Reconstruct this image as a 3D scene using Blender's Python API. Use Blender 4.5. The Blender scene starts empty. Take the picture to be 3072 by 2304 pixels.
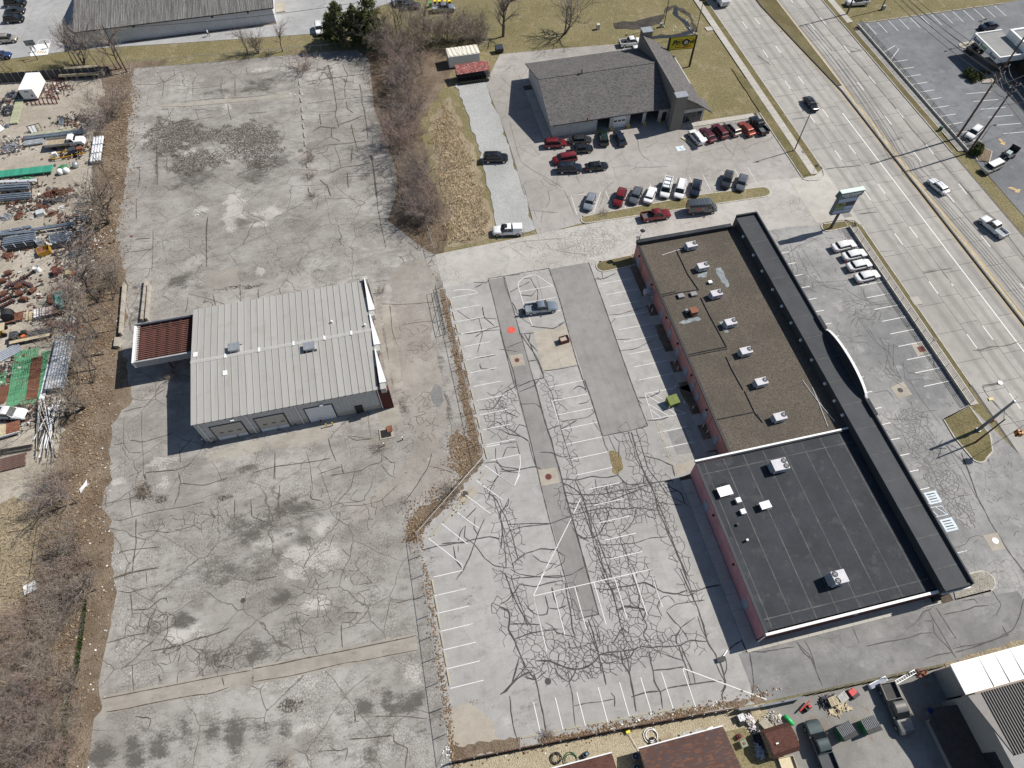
import bpy, bmesh, math, random
import numpy as np
from math import radians, sin, cos, pi, hypot, atan2
from mathutils import Vector, Matrix
from mathutils.geometry import delaunay_2d_cdt
S = bpy.context.scene
COL = S.collection
random.seed(7)
# ---------------------------------------------------------------- camera, sky, sun, exposure
CAM_H, FPX, PITCH, YAW = 95.0,2028.0, radians(58.3), radians(-12.95)
cd = bpy.data.cameras.new('camera'); cam = bpy.data.objects.new('camera', cd); COL.objects.link(cam)
cam.location = (0,0, CAM_H); cam.rotation_euler = (radians(90) - PITCH, 0, YAW)
cd.sensor_width = 36; cd.lens = 36 * FPX / 3072; cd.clip_end = 3000; cd.clip_start = 1
S.camera = cam
SUN_EL, SUN_AZ = radians(45.5), radians(8.5)          # the sun stands towards +X, turned a little to +Y
W = bpy.data.worlds.new('World'); S.world = W; W.use_nodes = True
wn = W.node_tree.nodes; sky = wn.new('ShaderNodeTexSky'); sky.sky_type = 'NISHITA'; sky.sun_disc = False
sky.sun_elevation = SUN_EL; sky.sun_rotation = radians(90) - SUN_AZ; sky.air_density = 1.0; sky.dust_density = 0.6
W.node_tree.links.new(sky.outputs[0], wn['Background'].inputs[0]); wn['Background'].inputs[1].default_value = 0.068
sl = bpy.data.lights.new('sun', 'SUN'); sl.energy = 4.9; sl.angle = radians(0.5); sl.color = (1,.955,.888)
so = bpy.data.objects.new('sun', sl); COL.objects.link(so)
sd = Vector((cos(SUN_EL) * cos(SUN_AZ), cos(SUN_EL) * sin(SUN_AZ), sin(SUN_EL)))
so.rotation_euler = sd.to_track_quat('Z', 'Y').to_euler(); so.location = (60,60,80)
S.view_settings.view_transform = 'Standard'; S.view_settings.look = 'None'; S.view_settings.exposure = 0.17; S.view_settings.gamma = 1
# ---------------------------------------------------------------- measured points: a pixel of the survey photo -> a point on the ground (or at height z)
_fw = np.array([0, cos(PITCH),-sin(PITCH)]); _up = np.array([0, sin(PITCH), cos(PITCH)]); _rt = np.array([1., 0,0])
_Rz = np.array([[cos(YAW),-sin(YAW),0],[sin(YAW), cos(YAW),0],[0,0,1]]); _fw, _up, _rt = _Rz @ _fw, _Rz @ _up, _Rz @ _rt
def G(x, y, z=0.0):
    d = _fw + _rt * (x - 1536) / FPX + _up * (1152 - y) / FPX
    p = np.array([0,0, CAM_H]) + d * ((CAM_H - z) / -d[2])
    return Vector((float(p[0]), float(p[1]), z))
TL = {}
for _c, _x in enumerate((0,760,1500,2272)):
    for _r, _y in enumerate((0,570,1140,1704)): TL['%d%d' % (_c, _r)] = (_x, _y, 800/2212)
for _k, _v in dict(L0=(0,200,400), L1=(0,480,400), L2=(0,760,400), L3=(0,1020,400), L4=(0,0,400), B0=(2160,2004,400), B1=(2572,1950,500), B2=(1560,2054,400)).items():
    TL[_k] = (_v[0], _v[1], _v[2]/2212)
def q(t, x, y, z=0.0):
    a, b, s = TL[t]; return G(a + x * s, b + y * s, z)
def qs(t, *ps, z=0.0): return [q(t, p[0], p[1], z) for p in ps]
# ---------------------------------------------------------------- mesh building
class MB:
    def __init__(s): s.v = []; s.f = []
    def add(s, vs, fs):
        o = len(s.v); s.v += [tuple(p) for p in vs]; s.f += [tuple(i + o for i in f) for f in fs]; return s
    def box(s, x0, x1, y0, y1, z0, z1):
        return s.add([(x0,y0,z0),(x1,y0,z0),(x1,y1,z0),(x0,y1,z0),(x0,y0,z1),(x1,y0,z1),(x1,y1,z1),(x0,y1,z1)],
                     [(0,3,2,1),(4,5,6,7),(0,1,5,4),(1,2,6,5),(2,3,7,6),(3,0,4,7)])
    def obox(s, c, d, rz=0, tilt=0):
        m = Matrix.Translation(c) @ Matrix.Rotation(rz, 4,'Z') @ Matrix.Rotation(tilt, 4,'Y')
        hx, hy, hz = d[0]/2, d[1]/2, d[2]/2
        vs = [m @ Vector(p) for p in [(-hx,-hy,-hz),(hx,-hy,-hz),(hx,hy,-hz),(-hx,hy,-hz),(-hx,-hy,hz),(hx,-hy,hz),(hx,hy,hz),(-hx,hy,hz)]]
        return s.add(vs, [(0,3,2,1),(4,5,6,7),(0,1,5,4),(1,2,6,5),(2,3,7,6),(3,0,4,7)])
    def beam(s, a, b, w, h):
        a, b = Vector(a), Vector(b); d = b - a; L = d.length
        if L < 1e-5: return s
        m = Matrix.Translation((a + b)/2) @ d.to_track_quat('X', 'Z').to_matrix().to_4x4()
        vs = [m @ Vector((x*L/2, y*w/2, z*h/2)) for z in (-1,1) for (x, y) in ((-1,-1),(1,-1),(1,1),(-1,1))]
        return s.add(vs, [(0,3,2,1),(4,5,6,7),(0,1,5,4),(1,2,6,5),(2,3,7,6),(3,0,4,7)])
    def cyl(s, a, b, r0, r1=None, n=10, cap=True):
        r1 = r0 if r1 is None else r1; a, b = Vector(a), Vector(b); d = (b - a)
        if d.length < 1e-6: return s
        d.normalize(); u = d.orthogonal().normalized(); w = d.cross(u)
        vs = [a + (u*cos(2*pi*i/n) + w*sin(2*pi*i/n))*r0 for i in range(n)] + [b + (u*cos(2*pi*i/n) + w*sin(2*pi*i/n))*r1 for i in range(n)]
        fs = [(i, (i+1) % n, n+(i+1) % n, n+i) for i in range(n)]
        if cap: fs += [tuple(range(n-1,-1,-1)), tuple(range(n, 2*n))]
        return s.add(vs, fs)
    def tube(s, pts, r, n=4):
        for a, b in zip(pts[:-1], pts[1:]): s.cyl(a, b, r, r, n, False)
        return s
    def quad(s, *ps): return s.add(ps, [tuple(range(len(ps)))])
    def prism(s, poly, z0, z1):
        n = len(poly); P = [(p[0], p[1]) for p in poly]
        if sum(P[i][0]*P[(i+1) % n][1] - P[(i+1) % n][0]*P[i][1] for i in range(n)) < 0: P = P[::-1]
        return s.add([(x, y, z0) for x, y in P] + [(x, y, z1) for x, y in P],
                     [tuple(range(n-1,-1,-1)), tuple(range(n, 2*n))] + [(i, (i+1) % n, n+(i+1) % n, n+i) for i in range(n)])
    def loft(s, rings, cap=True):
        n = len(rings[0]); vs = [p for r in rings for p in r]; fs = []
        for k in range(len(rings)-1):
            for i in range(n): fs.append((k*n+i, k*n+(i+1) % n, (k+1)*n+(i+1) % n, (k+1)*n+i))
        if cap: fs += [tuple(range(n-1,-1,-1)), tuple((len(rings)-1)*n+i for i in range(n))]
        return s.add(vs, fs)
    def mesh(s, name, smooth=None):
        m = bpy.data.meshes.new(name); m.from_pydata(s.v, [], s.f); m.update()
        if smooth:
            m.shade_smooth(); m.set_sharp_from_angle(angle=radians(smooth))
        return m
    def ob(s, name, mat, parent=None, label=None, cat=None, group=None, kind=None, loc=None, rz=0, smooth=None):
        o = bpy.data.objects.new(name, s.mesh(name, smooth)); COL.objects.link(o)
        if mat is not None: o.data.materials.append(mat)
        if parent is not None: o.parent = parent
        if loc is not None: o.location = loc
        o.rotation_euler.z = rz
        return tag(o, label, cat, group, kind)
def tag(o, label=None, cat=None, group=None, kind=None):
    if label: o['label'] = label
    if cat: o['category'] = cat
    if group: o['group'] = group
    if kind: o['kind'] = kind
    return o
def thing(name, label, cat, loc=(0,0,0), rz=0, group=None):
    o = bpy.data.objects.new(name, None); o.empty_display_size = .3; COL.objects.link(o); o.location = loc; o.rotation_euler.z = rz
    return tag(o, label, cat, group)
class Kit:
    """meshes of one kind of thing; place() makes an individual: an Empty with a copy of each part sharing the mesh data"""
    def __init__(s): s.p = []
    def part(s, name, mb, mat, parent=None, smooth=None):
        m = mb.mesh(name, smooth) if isinstance(mb, MB) else mb
        m.materials.append(mat if isinstance(mat, bpy.types.Material) else None)
        s.p.append((name, m, mat, parent)); return len(s.p) - 1
    def place(s, name, label, cat, loc, rz=0, group=None, mats=None, scale=1, only=None, tilt=None):
        t = thing(name, label, cat, loc, rz, group)
        t.scale = scale if isinstance(scale, (tuple, list)) else (scale,)*3
        if tilt: t.rotation_euler.x, t.rotation_euler.y = tilt
        obs = []
        for (n, m, mat, par) in s.p:
            if only and n in only: obs.append(None); continue
            o = bpy.data.objects.new(n, m); COL.objects.link(o); o.parent = t if par is None else obs[par]
            if isinstance(mat, str):
                o.material_slots[0].link = 'OBJECT'; o.material_slots[0].material = (mats or {}).get(mat) or DEF[mat]
            obs.append(o)
        return t
# ---------------------------------------------------------------- materials
class NT:
    def __init__(s, name):
        s.m = bpy.data.materials.new(name); s.m.use_nodes = True; s.t = s.m.node_tree; s.t.nodes.clear()
        s.out = s.t.nodes.new('ShaderNodeOutputMaterial')
    def n(s, typ, ins=None, o=0, **pr):
        d = s.t.nodes.new('ShaderNode' + typ)
        for k, v in pr.items(): setattr(d, k, v)
        for k, v in (ins or {}).items():
            if isinstance(v, bpy.types.NodeSocket): s.t.links.new(v, d.inputs[k])
            else: d.inputs[k].default_value = v
        return d.outputs[o]
    def math(s, op, a, b=0.0, c=False): return s.n('Math', {0: a, 1: b}, operation=op, use_clamp=c)
    def mix(s, f, a, b, bt='MIX'):
        def c4(v): return v if isinstance(v, bpy.types.NodeSocket) else (*v[:3],1)
        return s.n('Mix', {0: f, 6: c4(a),7: c4(b)}, o=2, data_type='RGBA', blend_type=bt)
    def noise(s, v, sc, det=3, ro=.55, dist=0): return s.n('TexNoise', {'Vector': v, 'Scale': sc, 'Detail': det, 'Roughness': ro, 'Distortion': dist})
    def step(s, v, a, b): return s.n('MapRange', {0: v, 1: a, 2: b, 3: 0.0,4: 1.0}, interpolation_type='SMOOTHSTEP')
    def mapv(s, v, sc, rot=0): return s.n('Mapping', {'Vector': v, 'Scale': sc, 'Rotation': (0,0, rot)})
    def pos(s): return s.n('NewGeometry')
    def obj(s): return s.n('TexCoord', o=3)
    def attr(s, a): return s.n('Attribute', o=2, attribute_name=a)
    def done(s, col, rough=.85, bump=None, bs=.3, bd=.05, metal=0, spec=.3, alpha=None, **kw):
        ins = {'Base Color': col if isinstance(col, bpy.types.NodeSocket) else (*col[:3],1),'Roughness': rough, 'Metallic': metal, 'Specular IOR Level': spec}
        ins.update(kw)
        if bump is not None: ins['Normal'] = s.n('Bump', {'Height': bump, 'Strength': bs, 'Distance': bd})
        if alpha is not None: ins['Alpha'] = alpha
        s.t.links.new(s.n('BsdfPrincipled', ins), s.out.inputs[0]); return s.m
MC = {}
def plain(name, col, rough=.7, var=.18, sc=2.0, metal=0, spec=.4, bump=0, wear=None, world=False):
    """one colour with cloudy variation and fine mottling; wear = (colour, amount) for rust, dirt or chips"""
    if name in MC: return MC[name]
    t = NT(name); v = t.pos() if world else t.obj()
    a = t.noise(v, sc, 4); b = t.noise(v, sc * 9,2)
    f = t.math('ADD', t.math('MULTIPLY', a, .7), t.math('MULTIPLY', b, .3))
    lo = tuple(c * (1 - var) for c in col); hi = tuple(min(1, c * (1 + var)) for c in col)
    c = t.mix(t.step(f, .3,.7), lo, hi)
    if wear: c = t.mix(t.math('MULTIPLY', t.step(t.noise(v, sc * 2.3,6,.65),.62 - .2 * wear[1],.68 - .1 * wear[1]), min(1,.5 + wear[1]*.5)), c, wear[0])
    MC[name] = t.done(c, rough, metal=metal, spec=spec, bump=b if bump else None, bs=bump, bd=.03); return MC[name]
def paint_car(name, col, metal=.25):
    if name in MC: return MC[name]
    t = NT(name); v = t.obj(); d = t.noise(v, 1.3,4)
    c = t.mix(t.math('MULTIPLY', t.step(d, .45,.75),.12), col, (.3,.28,.25))
    MC[name] = t.done(c, .22, metal=metal, spec=.5, **{'Coat Weight': .6,'Coat Roughness': .08}); return MC[name]
def glassy(name, col=(.012,.015,.018), rough=.06):
    if name in MC: return MC[name]
    t = NT(name); MC[name] = t.done(t.mix(t.noise(t.obj(),1.5,2), col, tuple(c * 1.9 for c in col)), rough, spec=.55); return MC[name]
def asphalt(name, c1, c2, crk=(.10,.095,.09), cracks=((.16,.010,.8,.42),(.9,.028,.55,.5)), streak=.10, dark=(.085,.078,.07), light=(.5,.485,.46), rough=.92, mask=False, grain=.10, big=.06, weed=None, blot=None, dirt=None, slab=False):
    """old asphalt or concrete: cloudy tone, tyre streaks, grain, branching cracks; stains follow the hand-set attributes dark/light/weed"""
    t = NT(name); p = t.pos()
    n1 = t.noise(p, big, 4,.62); n2 = t.noise(p, .55,4,.6); n3 = t.noise(p, 7.0,2,.7)
    c = t.mix(t.step(n1,.33,.68), c1, c2)
    c = t.mix(t.math('MULTIPLY', t.step(n2,.40,.72),.42), c, tuple(x * .74 for x in c1))
    c = t.mix(t.math('MULTIPLY', t.step(t.noise(p, 1.7,3,.65),.58,.74),.34), c, tuple(min(1, x * 1.22) for x in c2))
    if streak:
        s1 = t.noise(t.mapv(p, (1.5,.06,1)),1.0,3,.6)
        c = t.mix(t.math('MULTIPLY', t.step(s1,.48,.72), streak * 2.2), c, tuple(x * .55 for x in c1))
    if slab:
        rn = t.n('ObjectInfo', o=5); c = t.mix(1.0, c, t.mix(rn, (.94,.94,.945),(1.05,1.045,1.04)),'MULTIPLY')
        ln = t.math('SINE', t.math('MULTIPLY', t.math('SUBTRACT', t.n('SeparateXYZ', {0: p}, o=0),93.07),1.698)); c = t.mix(t.math('MULTIPLY', t.step(t.math('ADD', ln, t.math('MULTIPLY', t.noise(t.mapv(p, (.8,.05,1)),1,3),.9)),.7,1.6),.5), c, tuple(x * .62 for x in c1))
    if blot:
        b1 = t.step(t.noise(t.mapv(p, (1,1,1),.4),.23,5,.68),.57,.67)
        c = t.mix(t.math('MULTIPLY', b1, blot[1]), c, blot[0])
    if dirt:
        d1 = t.step(t.math('ADD', t.math('MULTIPLY', t.noise(t.mapv(p, (.16,.34,1),.15),1,5,.72),.7), t.math('MULTIPLY', n3,.3)),.47,.60); c = t.mix(t.math('MULTIPLY', d1, dirt[1]), c, dirt[0])
        d2 = t.step(t.noise(t.mapv(p, (.5,1.4,1),-.2),1,4,.75),.55,.68); c = t.mix(t.math('MULTIPLY', d2, dirt[1]*.8), c, tuple(x * .72 for x in dirt[0]))
    if mask:
        nn = t.math('SUBTRACT', t.math('ADD', t.math('MULTIPLY', t.noise(t.mapv(p, (.45,1,1),.18),.8,5,.75),.85), t.math('MULTIPLY', t.noise(p, 4,3,.8),.6)),.725); sk = t.step(t.noise(p, 2.6,4,.85),.47,.56)
        fl = t.step(t.math('ADD', t.attr('light'), t.math('MULTIPLY', nn, 2.1)),.36,.62)
        c = t.mix(t.math('MULTIPLY', fl, .78), c, light)
        fd = t.step(t.math('ADD', t.attr('dark'), t.math('MULTIPLY', nn, 2.3)),.22,.88)
        c = t.mix(t.math('MULTIPLY', fd, .88), c, dark)
        vor = t.n('TexVoronoi', {'Vector': t.n('VectorMath', {0: p, 1: t.n('TexNoise', {'Vector': p, 'Scale': 1.2,'Detail': 2.0}, o=1)}, operation='ADD'),'Scale': 1.9}, feature='DISTANCE_TO_EDGE')
        wv = t.math('ADD', t.attr('weed'), t.math('MULTIPLY', nn, 1.3))
        wf = t.math('MULTIPLY', t.step(wv, .30,.5), t.math('MAXIMUM', t.math('SUBTRACT', 1.0, t.step(vor, .04,.13)), t.math('MULTIPLY', sk, t.step(wv, .34,.6))))
        c = t.mix(t.math('MULTIPLY', wf, .92), c, weed or (.085,.06,.038))
    hs = t.n('VectorMath', {0: p, 1: t.n('VectorMath', {0: t.n('TexNoise', {'Vector': p, 'Scale': .45,'Detail': 2.0}, o=1),'Scale': .9}, operation='SCALE')}, operation='ADD') if cracks else None
    for i, (sc, w, st, th) in enumerate(cracks):
        vo = t.n('TexVoronoi', {'Vector': hs, 'Scale': sc, 'Randomness': 1.0}, feature='DISTANCE_TO_EDGE')
        mk = t.step(t.noise(p, .09+.05 * i, 2), th, th + .12)
        cr = t.math('MULTIPLY', t.math('SUBTRACT', 1.0, t.step(vo, w * .35, w)), t.math('MULTIPLY', mk, st))
        c = t.mix(cr, c, crk)
    g = t.mix(t.step(n3,.3,.7),(1 - grain,)*3,(1 + grain,)*3)
    c = t.mix(1.0, c, g, 'MULTIPLY')
    return t.done(c, rough, spec=.25)
def mottled(name, cols, scs=(.25,1.4,7), rough=.95, bump=.5, stretch=None, thr=.5):
    """soil, litter, grass: three colours broken up at three scales"""
    t = NT(name); p = t.pos(); p2 = t.mapv(p, stretch, .3) if stretch else p
    a = t.noise(p, scs[0],5,.66); b = t.noise(p2, scs[1],4,.7); d = t.noise(p2, scs[2],3,.75)
    c = t.mix(t.step(a, .36,.66), cols[0], cols[1])
    c = t.mix(t.math('MULTIPLY', t.step(b, thr, thr + .2),.8), c, cols[2])
    c = t.mix(t.math('MULTIPLY', t.step(d, .42,.66),.62), c, tuple(x * .42 for x in cols[0]))
    c = t.mix(t.math('MULTIPLY', t.step(t.noise(p, scs[2]*1.6,2,.6),.60,.70),.5), c, tuple(min(1, x * 1.5) for x in cols[1]))
    return t.done(c, rough, bump=t.noise(p2, scs[2],1), bs=bump, bd=.25, spec=.1)
def worn_paint(name, col, under=(.33,.32,.31), amt=.40):
    t = NT(name); p = t.pos()
    f = t.step(t.math('ADD', t.math('MULTIPLY', t.noise(p, 1.6,5,.7),.6), t.math('MULTIPLY', t.noise(p, 9,3,.7),.4)), amt - .09, amt + .05)
    return t.done(t.mix(f, under, col),.75, spec=.3)
A_OLD = asphalt('old cracked asphalt', (.285,.268,.244),(.41,.392,.365), crk=(.115,.10,.083), cracks=((.14,.009,.85,.36),(.75,.022,.5,.52),(2.7,.10,.55,.43)), mask=True, streak=.03, weed=(.048,.037,.027), blot=((.19,.172,.152),.5), light=(.50,.475,.44), big=.045, dirt=((.195,.18,.16),.62))
A_LOT = asphalt('sun-bleached car park asphalt', (.335,.325,.309),(.425,.414,.396), cracks=((.16,.006,.35,.50),(.7,.018,.22,.54)), streak=.05, dirt=((.275,.264,.248),.35), mask=True, weed=(.11,.085,.055), blot=((.25,.244,.236),.45), big=.04, grain=.06)
A_PATCH = asphalt('grey trench patch asphalt', (.232,.223,.21),(.29,.28,.265), cracks=((.12,.006,.4,.55),), streak=.07, grain=.06)
A_TRACK = asphalt('tyre-worn track', (.285,.262,.232),(.355,.332,.30), crk=(.15,.13,.11), cracks=((.8,.022,.5,.42),(2.6,.07,.5,.46)), streak=.06, blot=((.21,.195,.175),.5), dirt=((.23,.21,.182),.4))
A_DRIVE = asphalt('pale drive aisle asphalt', (.385,.363,.333),(.485,.463,.43), cracks=((.5,.02,.45,.45),(1.7,.06,.42,.52)), streak=0, blot=((.30,.29,.275),.5))
A_EAST = asphalt('weathered front car park asphalt', (.20,.20,.20),(.36,.352,.338), cracks=((.3,.012,.55,.45),(1.1,.04,.5,.5)), streak=.04, blot=((.36,.35,.335),.7), big=.07)
A_SOUTH = asphalt('grey side drive asphalt', (.185,.183,.18),(.275,.27,.262), cracks=((.10,.008,.5,.5),), streak=0, blot=((.33,.325,.315),.6), big=.10, dirt=((.16,.158,.154),.5))
A_TIRE = asphalt('brownish workshop yard asphalt', (.31,.288,.265),(.40,.378,.352), cracks=((.2,.010,.6,.44),(.8,.028,.42,.52)), streak=.02, blot=((.24,.222,.205),.5))
A_BANK = asphalt('dark blue-grey car park asphalt', (.145,.151,.160),(.215,.221,.232), cracks=((.25,.010,.45,.48),), streak=.02, blot=((.27,.275,.285),.4), crk=(.06,.06,.062), grain=.06)
A_TOP = asphalt('pale northern yard asphalt', (.33,.33,.328),(.42,.42,.415), cracks=((.12,.006,.5,.5),), streak=.02, blot=((.27,.27,.27),.3))
A_YARD = asphalt('stained back yard asphalt', (.21,.20,.187),(.30,.288,.27), cracks=(), streak=0, blot=((.22,.145,.085),.6))
C_ROAD = asphalt('road concrete', (.34,.323,.297),(.405,.387,.358), cracks=((.09,.003,.35,.55),), streak=.12, blot=((.275,.255,.226),.35), grain=.06, slab=True)
C_WALK = asphalt('pavement concrete', (.42,.395,.35),(.50,.475,.43), cracks=((.2,.004,.3,.6),), streak=0, blot=((.36,.335,.30),.35), grain=.05)
C_TAN = asphalt('tan slab concrete', (.375,.338,.28),(.455,.415,.35), cracks=((.2,.006,.5,.6),), streak=0, blot=((.27,.235,.185),.6), grain=.08, dirt=((.27,.24,.20),.4))
C_TAN2 = asphalt('greyed slab concrete', (.31,.285,.245),(.385,.36,.318), cracks=((.2,.006,.5,.6),), streak=0, blot=((.24,.215,.18),.6), dirt=((.225,.20,.17),.5))
KERB = plain('kerb concrete', (.47,.44,.385),.9,.2,1.2, world=True)
SOIL = mottled('leaf litter', ((.16,.118,.082),(.27,.215,.16),(.11,.075,.05)),(.2,1.3,5))
SAND = mottled('sandy yard dirt', ((.365,.325,.268),(.49,.445,.375),(.31,.27,.21)),(.09,.5,5), stretch=(.35,1.6,1), bump=.3)
STRAW = mottled('dry straw grass', ((.28,.23,.155),(.38,.315,.22),(.21,.165,.108)),(.12,.9,4), stretch=(1,.5,1))
GRASS = mottled('winter grass', ((.19,.166,.084),(.25,.216,.12),(.315,.265,.17)),(.06,.3,3), bump=.3)
GRASSG = mottled('greening grass', ((.15,.132,.062),(.205,.175,.092),(.27,.22,.14)),(.2,.5,4), bump=.5)
VERGE = mottled('verge turf', ((.145,.12,.062),(.21,.175,.095),(.12,.13,.045)),(.2,1.2,7), bump=.4)
GRAV = mottled('pale gravel', ((.40,.405,.395),(.50,.50,.485),(.33,.335,.33)),(.12,2.2,9), bump=.5)
PEBB = mottled('yellow pebbles', ((.42,.36,.25),(.52,.455,.33),(.28,.235,.16)),(.3,3.0,7), bump=.6)
ROCK = mottled('landscape stones', ((.36,.33,.28),(.52,.48,.42),(.20,.18,.15)),(.6,3.5,8), bump=.8)
MUD = mottled('dark ditch mud', ((.05,.046,.042),(.10,.09,.08),(.16,.13,.09)),(.3,1.5,6))
SEAL = plain('crack sealant', (.062,.059,.056),.8,.3,.8, world=True)
CRACK = plain('soil-filled crack', (.088,.07,.052),.95,.35,.7, world=True)
WHITE_P = worn_paint('worn white road paint', (.74,.73,.71), amt=.42)
WHITE_S = worn_paint('white road paint', (.76,.75,.72), amt=.34)
YELL_P = worn_paint('worn yellow road paint', (.52,.36,.12), amt=.40)
BLUE_P = worn_paint('faded blue-white paint', (.62,.70,.76), amt=.44)
YOLD = worn_paint('faded yellow paint', (.50,.42,.24),(.33,.31,.28),.5)
RED_P = worn_paint('red marking paint', (.78,.07,.03),(.30,.29,.28),.30)
TYRE = plain('rubber', (.018,.018,.019),.85,.2); RIM = plain('alloy', (.5,.5,.51),.35,.1, metal=.7)
GLASS = glassy('car glass'); WGLASS = glassy('dark window glass', (.02,.024,.03),.08)
LAMPW = plain('headlamp', (.75,.77,.8),.15,.05); LAMPR = plain('tail lamp', (.42,.02,.015),.2,.1)
BLACKP = plain('black plastic', (.022,.022,.023),.6,.2); DKSTEEL = plain('dark steel', (.045,.045,.047),.55,.3, metal=.3)
GALV = plain('galvanised steel', (.42,.44,.46),.45,.2, metal=.55); WHITEM = plain('white painted metal', (.80,.80,.79),.5,.05, wear=((.45,.40,.34),.12))
RUST = plain('rusty steel', (.145,.062,.038),.85,.4,1.5); RUSTD = plain('dark red primer steel', (.13,.035,.028),.75,.3,1.5)
WOOD = plain('weathered timber', (.34,.285,.20),.85,.3,2.5); POLEW = plain('creosoted pole wood', (.105,.065,.045),.9,.25,3)
BARK = plain('grey-brown bark', (.125,.105,.088),.95,.3,3); TWIG = plain('grey-purple twigs', (.245,.205,.182),.95,.25,1); TWIGR = plain('reddish twigs', (.275,.205,.175),.95,.25,1)
TWIGB = plain('tan twigs', (.28,.235,.185),.95,.25,1); DEF = dict(paint=None)
# ================================================================ THE SETTING: ground, lots, roads, kerbs, markings, cracks
def rough(poly, step=1.2, amp=.35, seed=1, closed=True):
    r = random.Random(seed); out = []; n = len(poly)
    for i in range(n if closed else n - 1):
        a, b = Vector(poly[i][:2]), Vector(poly[(i + 1) % n][:2]); k = max(1, int((b - a).length / step)); nv = Vector((-(b - a).y, (b - a).x)).normalized()
        for j in range(k):
            p = a.lerp(b, j / k) + nv * (r.gauss(0, amp) if j else 0); out.append((p.x, p.y))
    if not closed: out.append(tuple(poly[-1][:2]))
    return out
def inpoly(x, y, P):
    c = False; j = len(P) - 1
    for i in range(len(P)):
        if (P[i][1] > y) != (P[j][1] > y) and x < (P[j][0] - P[i][0])*(y - P[i][1])/(P[j][1] - P[i][1]) + P[i][0]: c = not c
        j = i
    return c
def sheet(name, poly, z, mat, parent=None, kind='structure', grid=0, masks=None, **kw):
    P = [(p[0], p[1]) for p in poly]; n = len(P)
    if not grid:
        tri = delaunay_2d_cdt([Vector(p) for p in P],[],[list(range(n))],1,1e-4)
    else:
        xs = [p[0] for p in P]; ys = [p[1] for p in P]; ex = []
        y = min(ys) + grid / 2
        while y < max(ys):
            x = min(xs) + grid / 2
            while x < max(xs):
                if inpoly(x, y, P): ex.append(Vector((x, y)))
                x += grid
            y += grid
        tri = delaunay_2d_cdt([Vector(p) for p in P] + ex, [(i, (i + 1) % n) for i in range(n)],[list(range(n))],1,1e-4)
    me = bpy.data.meshes.new(name); fs = []
    for f in tri[2]:
        a, b, c = (tri[0][i] for i in f[:3]); fs.append(f if (b - a).cross(c - a) > 0 else f[::-1])
    me.from_pydata([(v.x, v.y, z) for v in tri[0]],[], fs); me.update(); me.materials.append(mat)
    if grid:
        V = np.array([(v.x, v.y) for v in tri[0]]); X, Y = V[:, 0], V[:, 1]; wx = np.sin(.9 * X + 1.3 * Y)+.8 * np.sin(2.1 * X - 1.7 * Y + 2)+.5 * np.sin(3.7 * X + 2.9 * Y); wy = np.sin(1.1 * X - .8 * Y + 4)+.8 * np.sin(1.9 * X + 2.3 * Y + 1)+.5 * np.sin(-3.1 * X + 3.9 * Y)
        for an in ('dark', 'light', 'weed'):
            val = np.zeros(len(V))
            for (cx, cy, rx, ry, st) in (masks or {}).get(an, []):
                d = np.hypot((X - cx) / rx + wx * .16,(Y - cy) / ry + wy * .16); val = np.maximum(val, st * np.clip(1.3 - d, 0,1))
            at = me.attributes.new(an, 'FLOAT', 'POINT'); at.data.foreach_set('value', val.astype(np.float32))
    o = bpy.data.objects.new(name, me); COL.objects.link(o); o.parent = parent
    return tag(o, kind=kind if parent is None else None, **kw)
def rect(x0, x1, y0, y1): return [(x0, y0),(x1, y0),(x1, y1),(x0, y1)]
def spots(*L): return [(*q(t, x, y)[:2], rx, ry, st) for (t, x, y, rx, ry, st) in L]
class Rib:
    """flat ribbons lying on a surface: cracks, sealant, paint"""
    def __init__(s, z): s.mb = MB(); s.z = z; s.k = 0
    def line(s, pts, w, jit=0, sub=0, taper=True, r=random):
        P = [Vector(p[:2]) for p in pts]
        if sub:
            Q = [P[0]]
            for a, b in zip(P[:-1], P[1:]):
                L = (b - a).length; nv = Vector((-(b - a).y, (b - a).x)).normalized(); k = 2 if L > 1.6 else 1
                if k == 2: Q.append(a.lerp(b, r.uniform(.35,.65)) + nv * r.gauss(0, min(jit, L * .013)))
                Q.append(b)
            P = []
            for i in range(len(Q) - 1):
                p0, p1, p2, p3 = Q[max(i - 1,0)], Q[i], Q[i + 1], Q[min(i + 2, len(Q) - 1)]; k = max(1, int((p2 - p1).length / sub))
                for j in range(k): u = j / k; P.append(.5*(2 * p1+(p2 - p0) * u + (2 * p0 - 5 * p1+4 * p2 - p3) * u * u + (3 * p1 - 3 * p2 + p3 - p0) * u ** 3))
            P.append(Q[-1])
        s.k += 1; z = s.z + (s.k % 40)*.00012; vs = []
        for i, p in enumerate(P):
            d = (P[min(i + 1, len(P) - 1)] - P[max(i - 1,0)])
            if d.length < 1e-6: d = Vector((1,0))
            nv = Vector((-d.y, d.x)).normalized(); ww = w * (r.uniform(.6,1.25) if jit else 1)*(.45 if taper and i in (0, len(P) - 1) else 1)/2
            vs += [(p.x + nv.x * ww, p.y + nv.y * ww, z),(p.x - nv.x * ww, p.y - nv.y * ww, z)]
        s.mb.add(vs, [(2 * i + 1,2 * i + 3,2 * i + 2,2 * i) for i in range(len(P) - 1)])
def paint(name, pts, w, mat, z, parent):
    r = Rib(z); r.line(pts, w, taper=False); return r.mb.ob(name, mat, parent)
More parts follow.
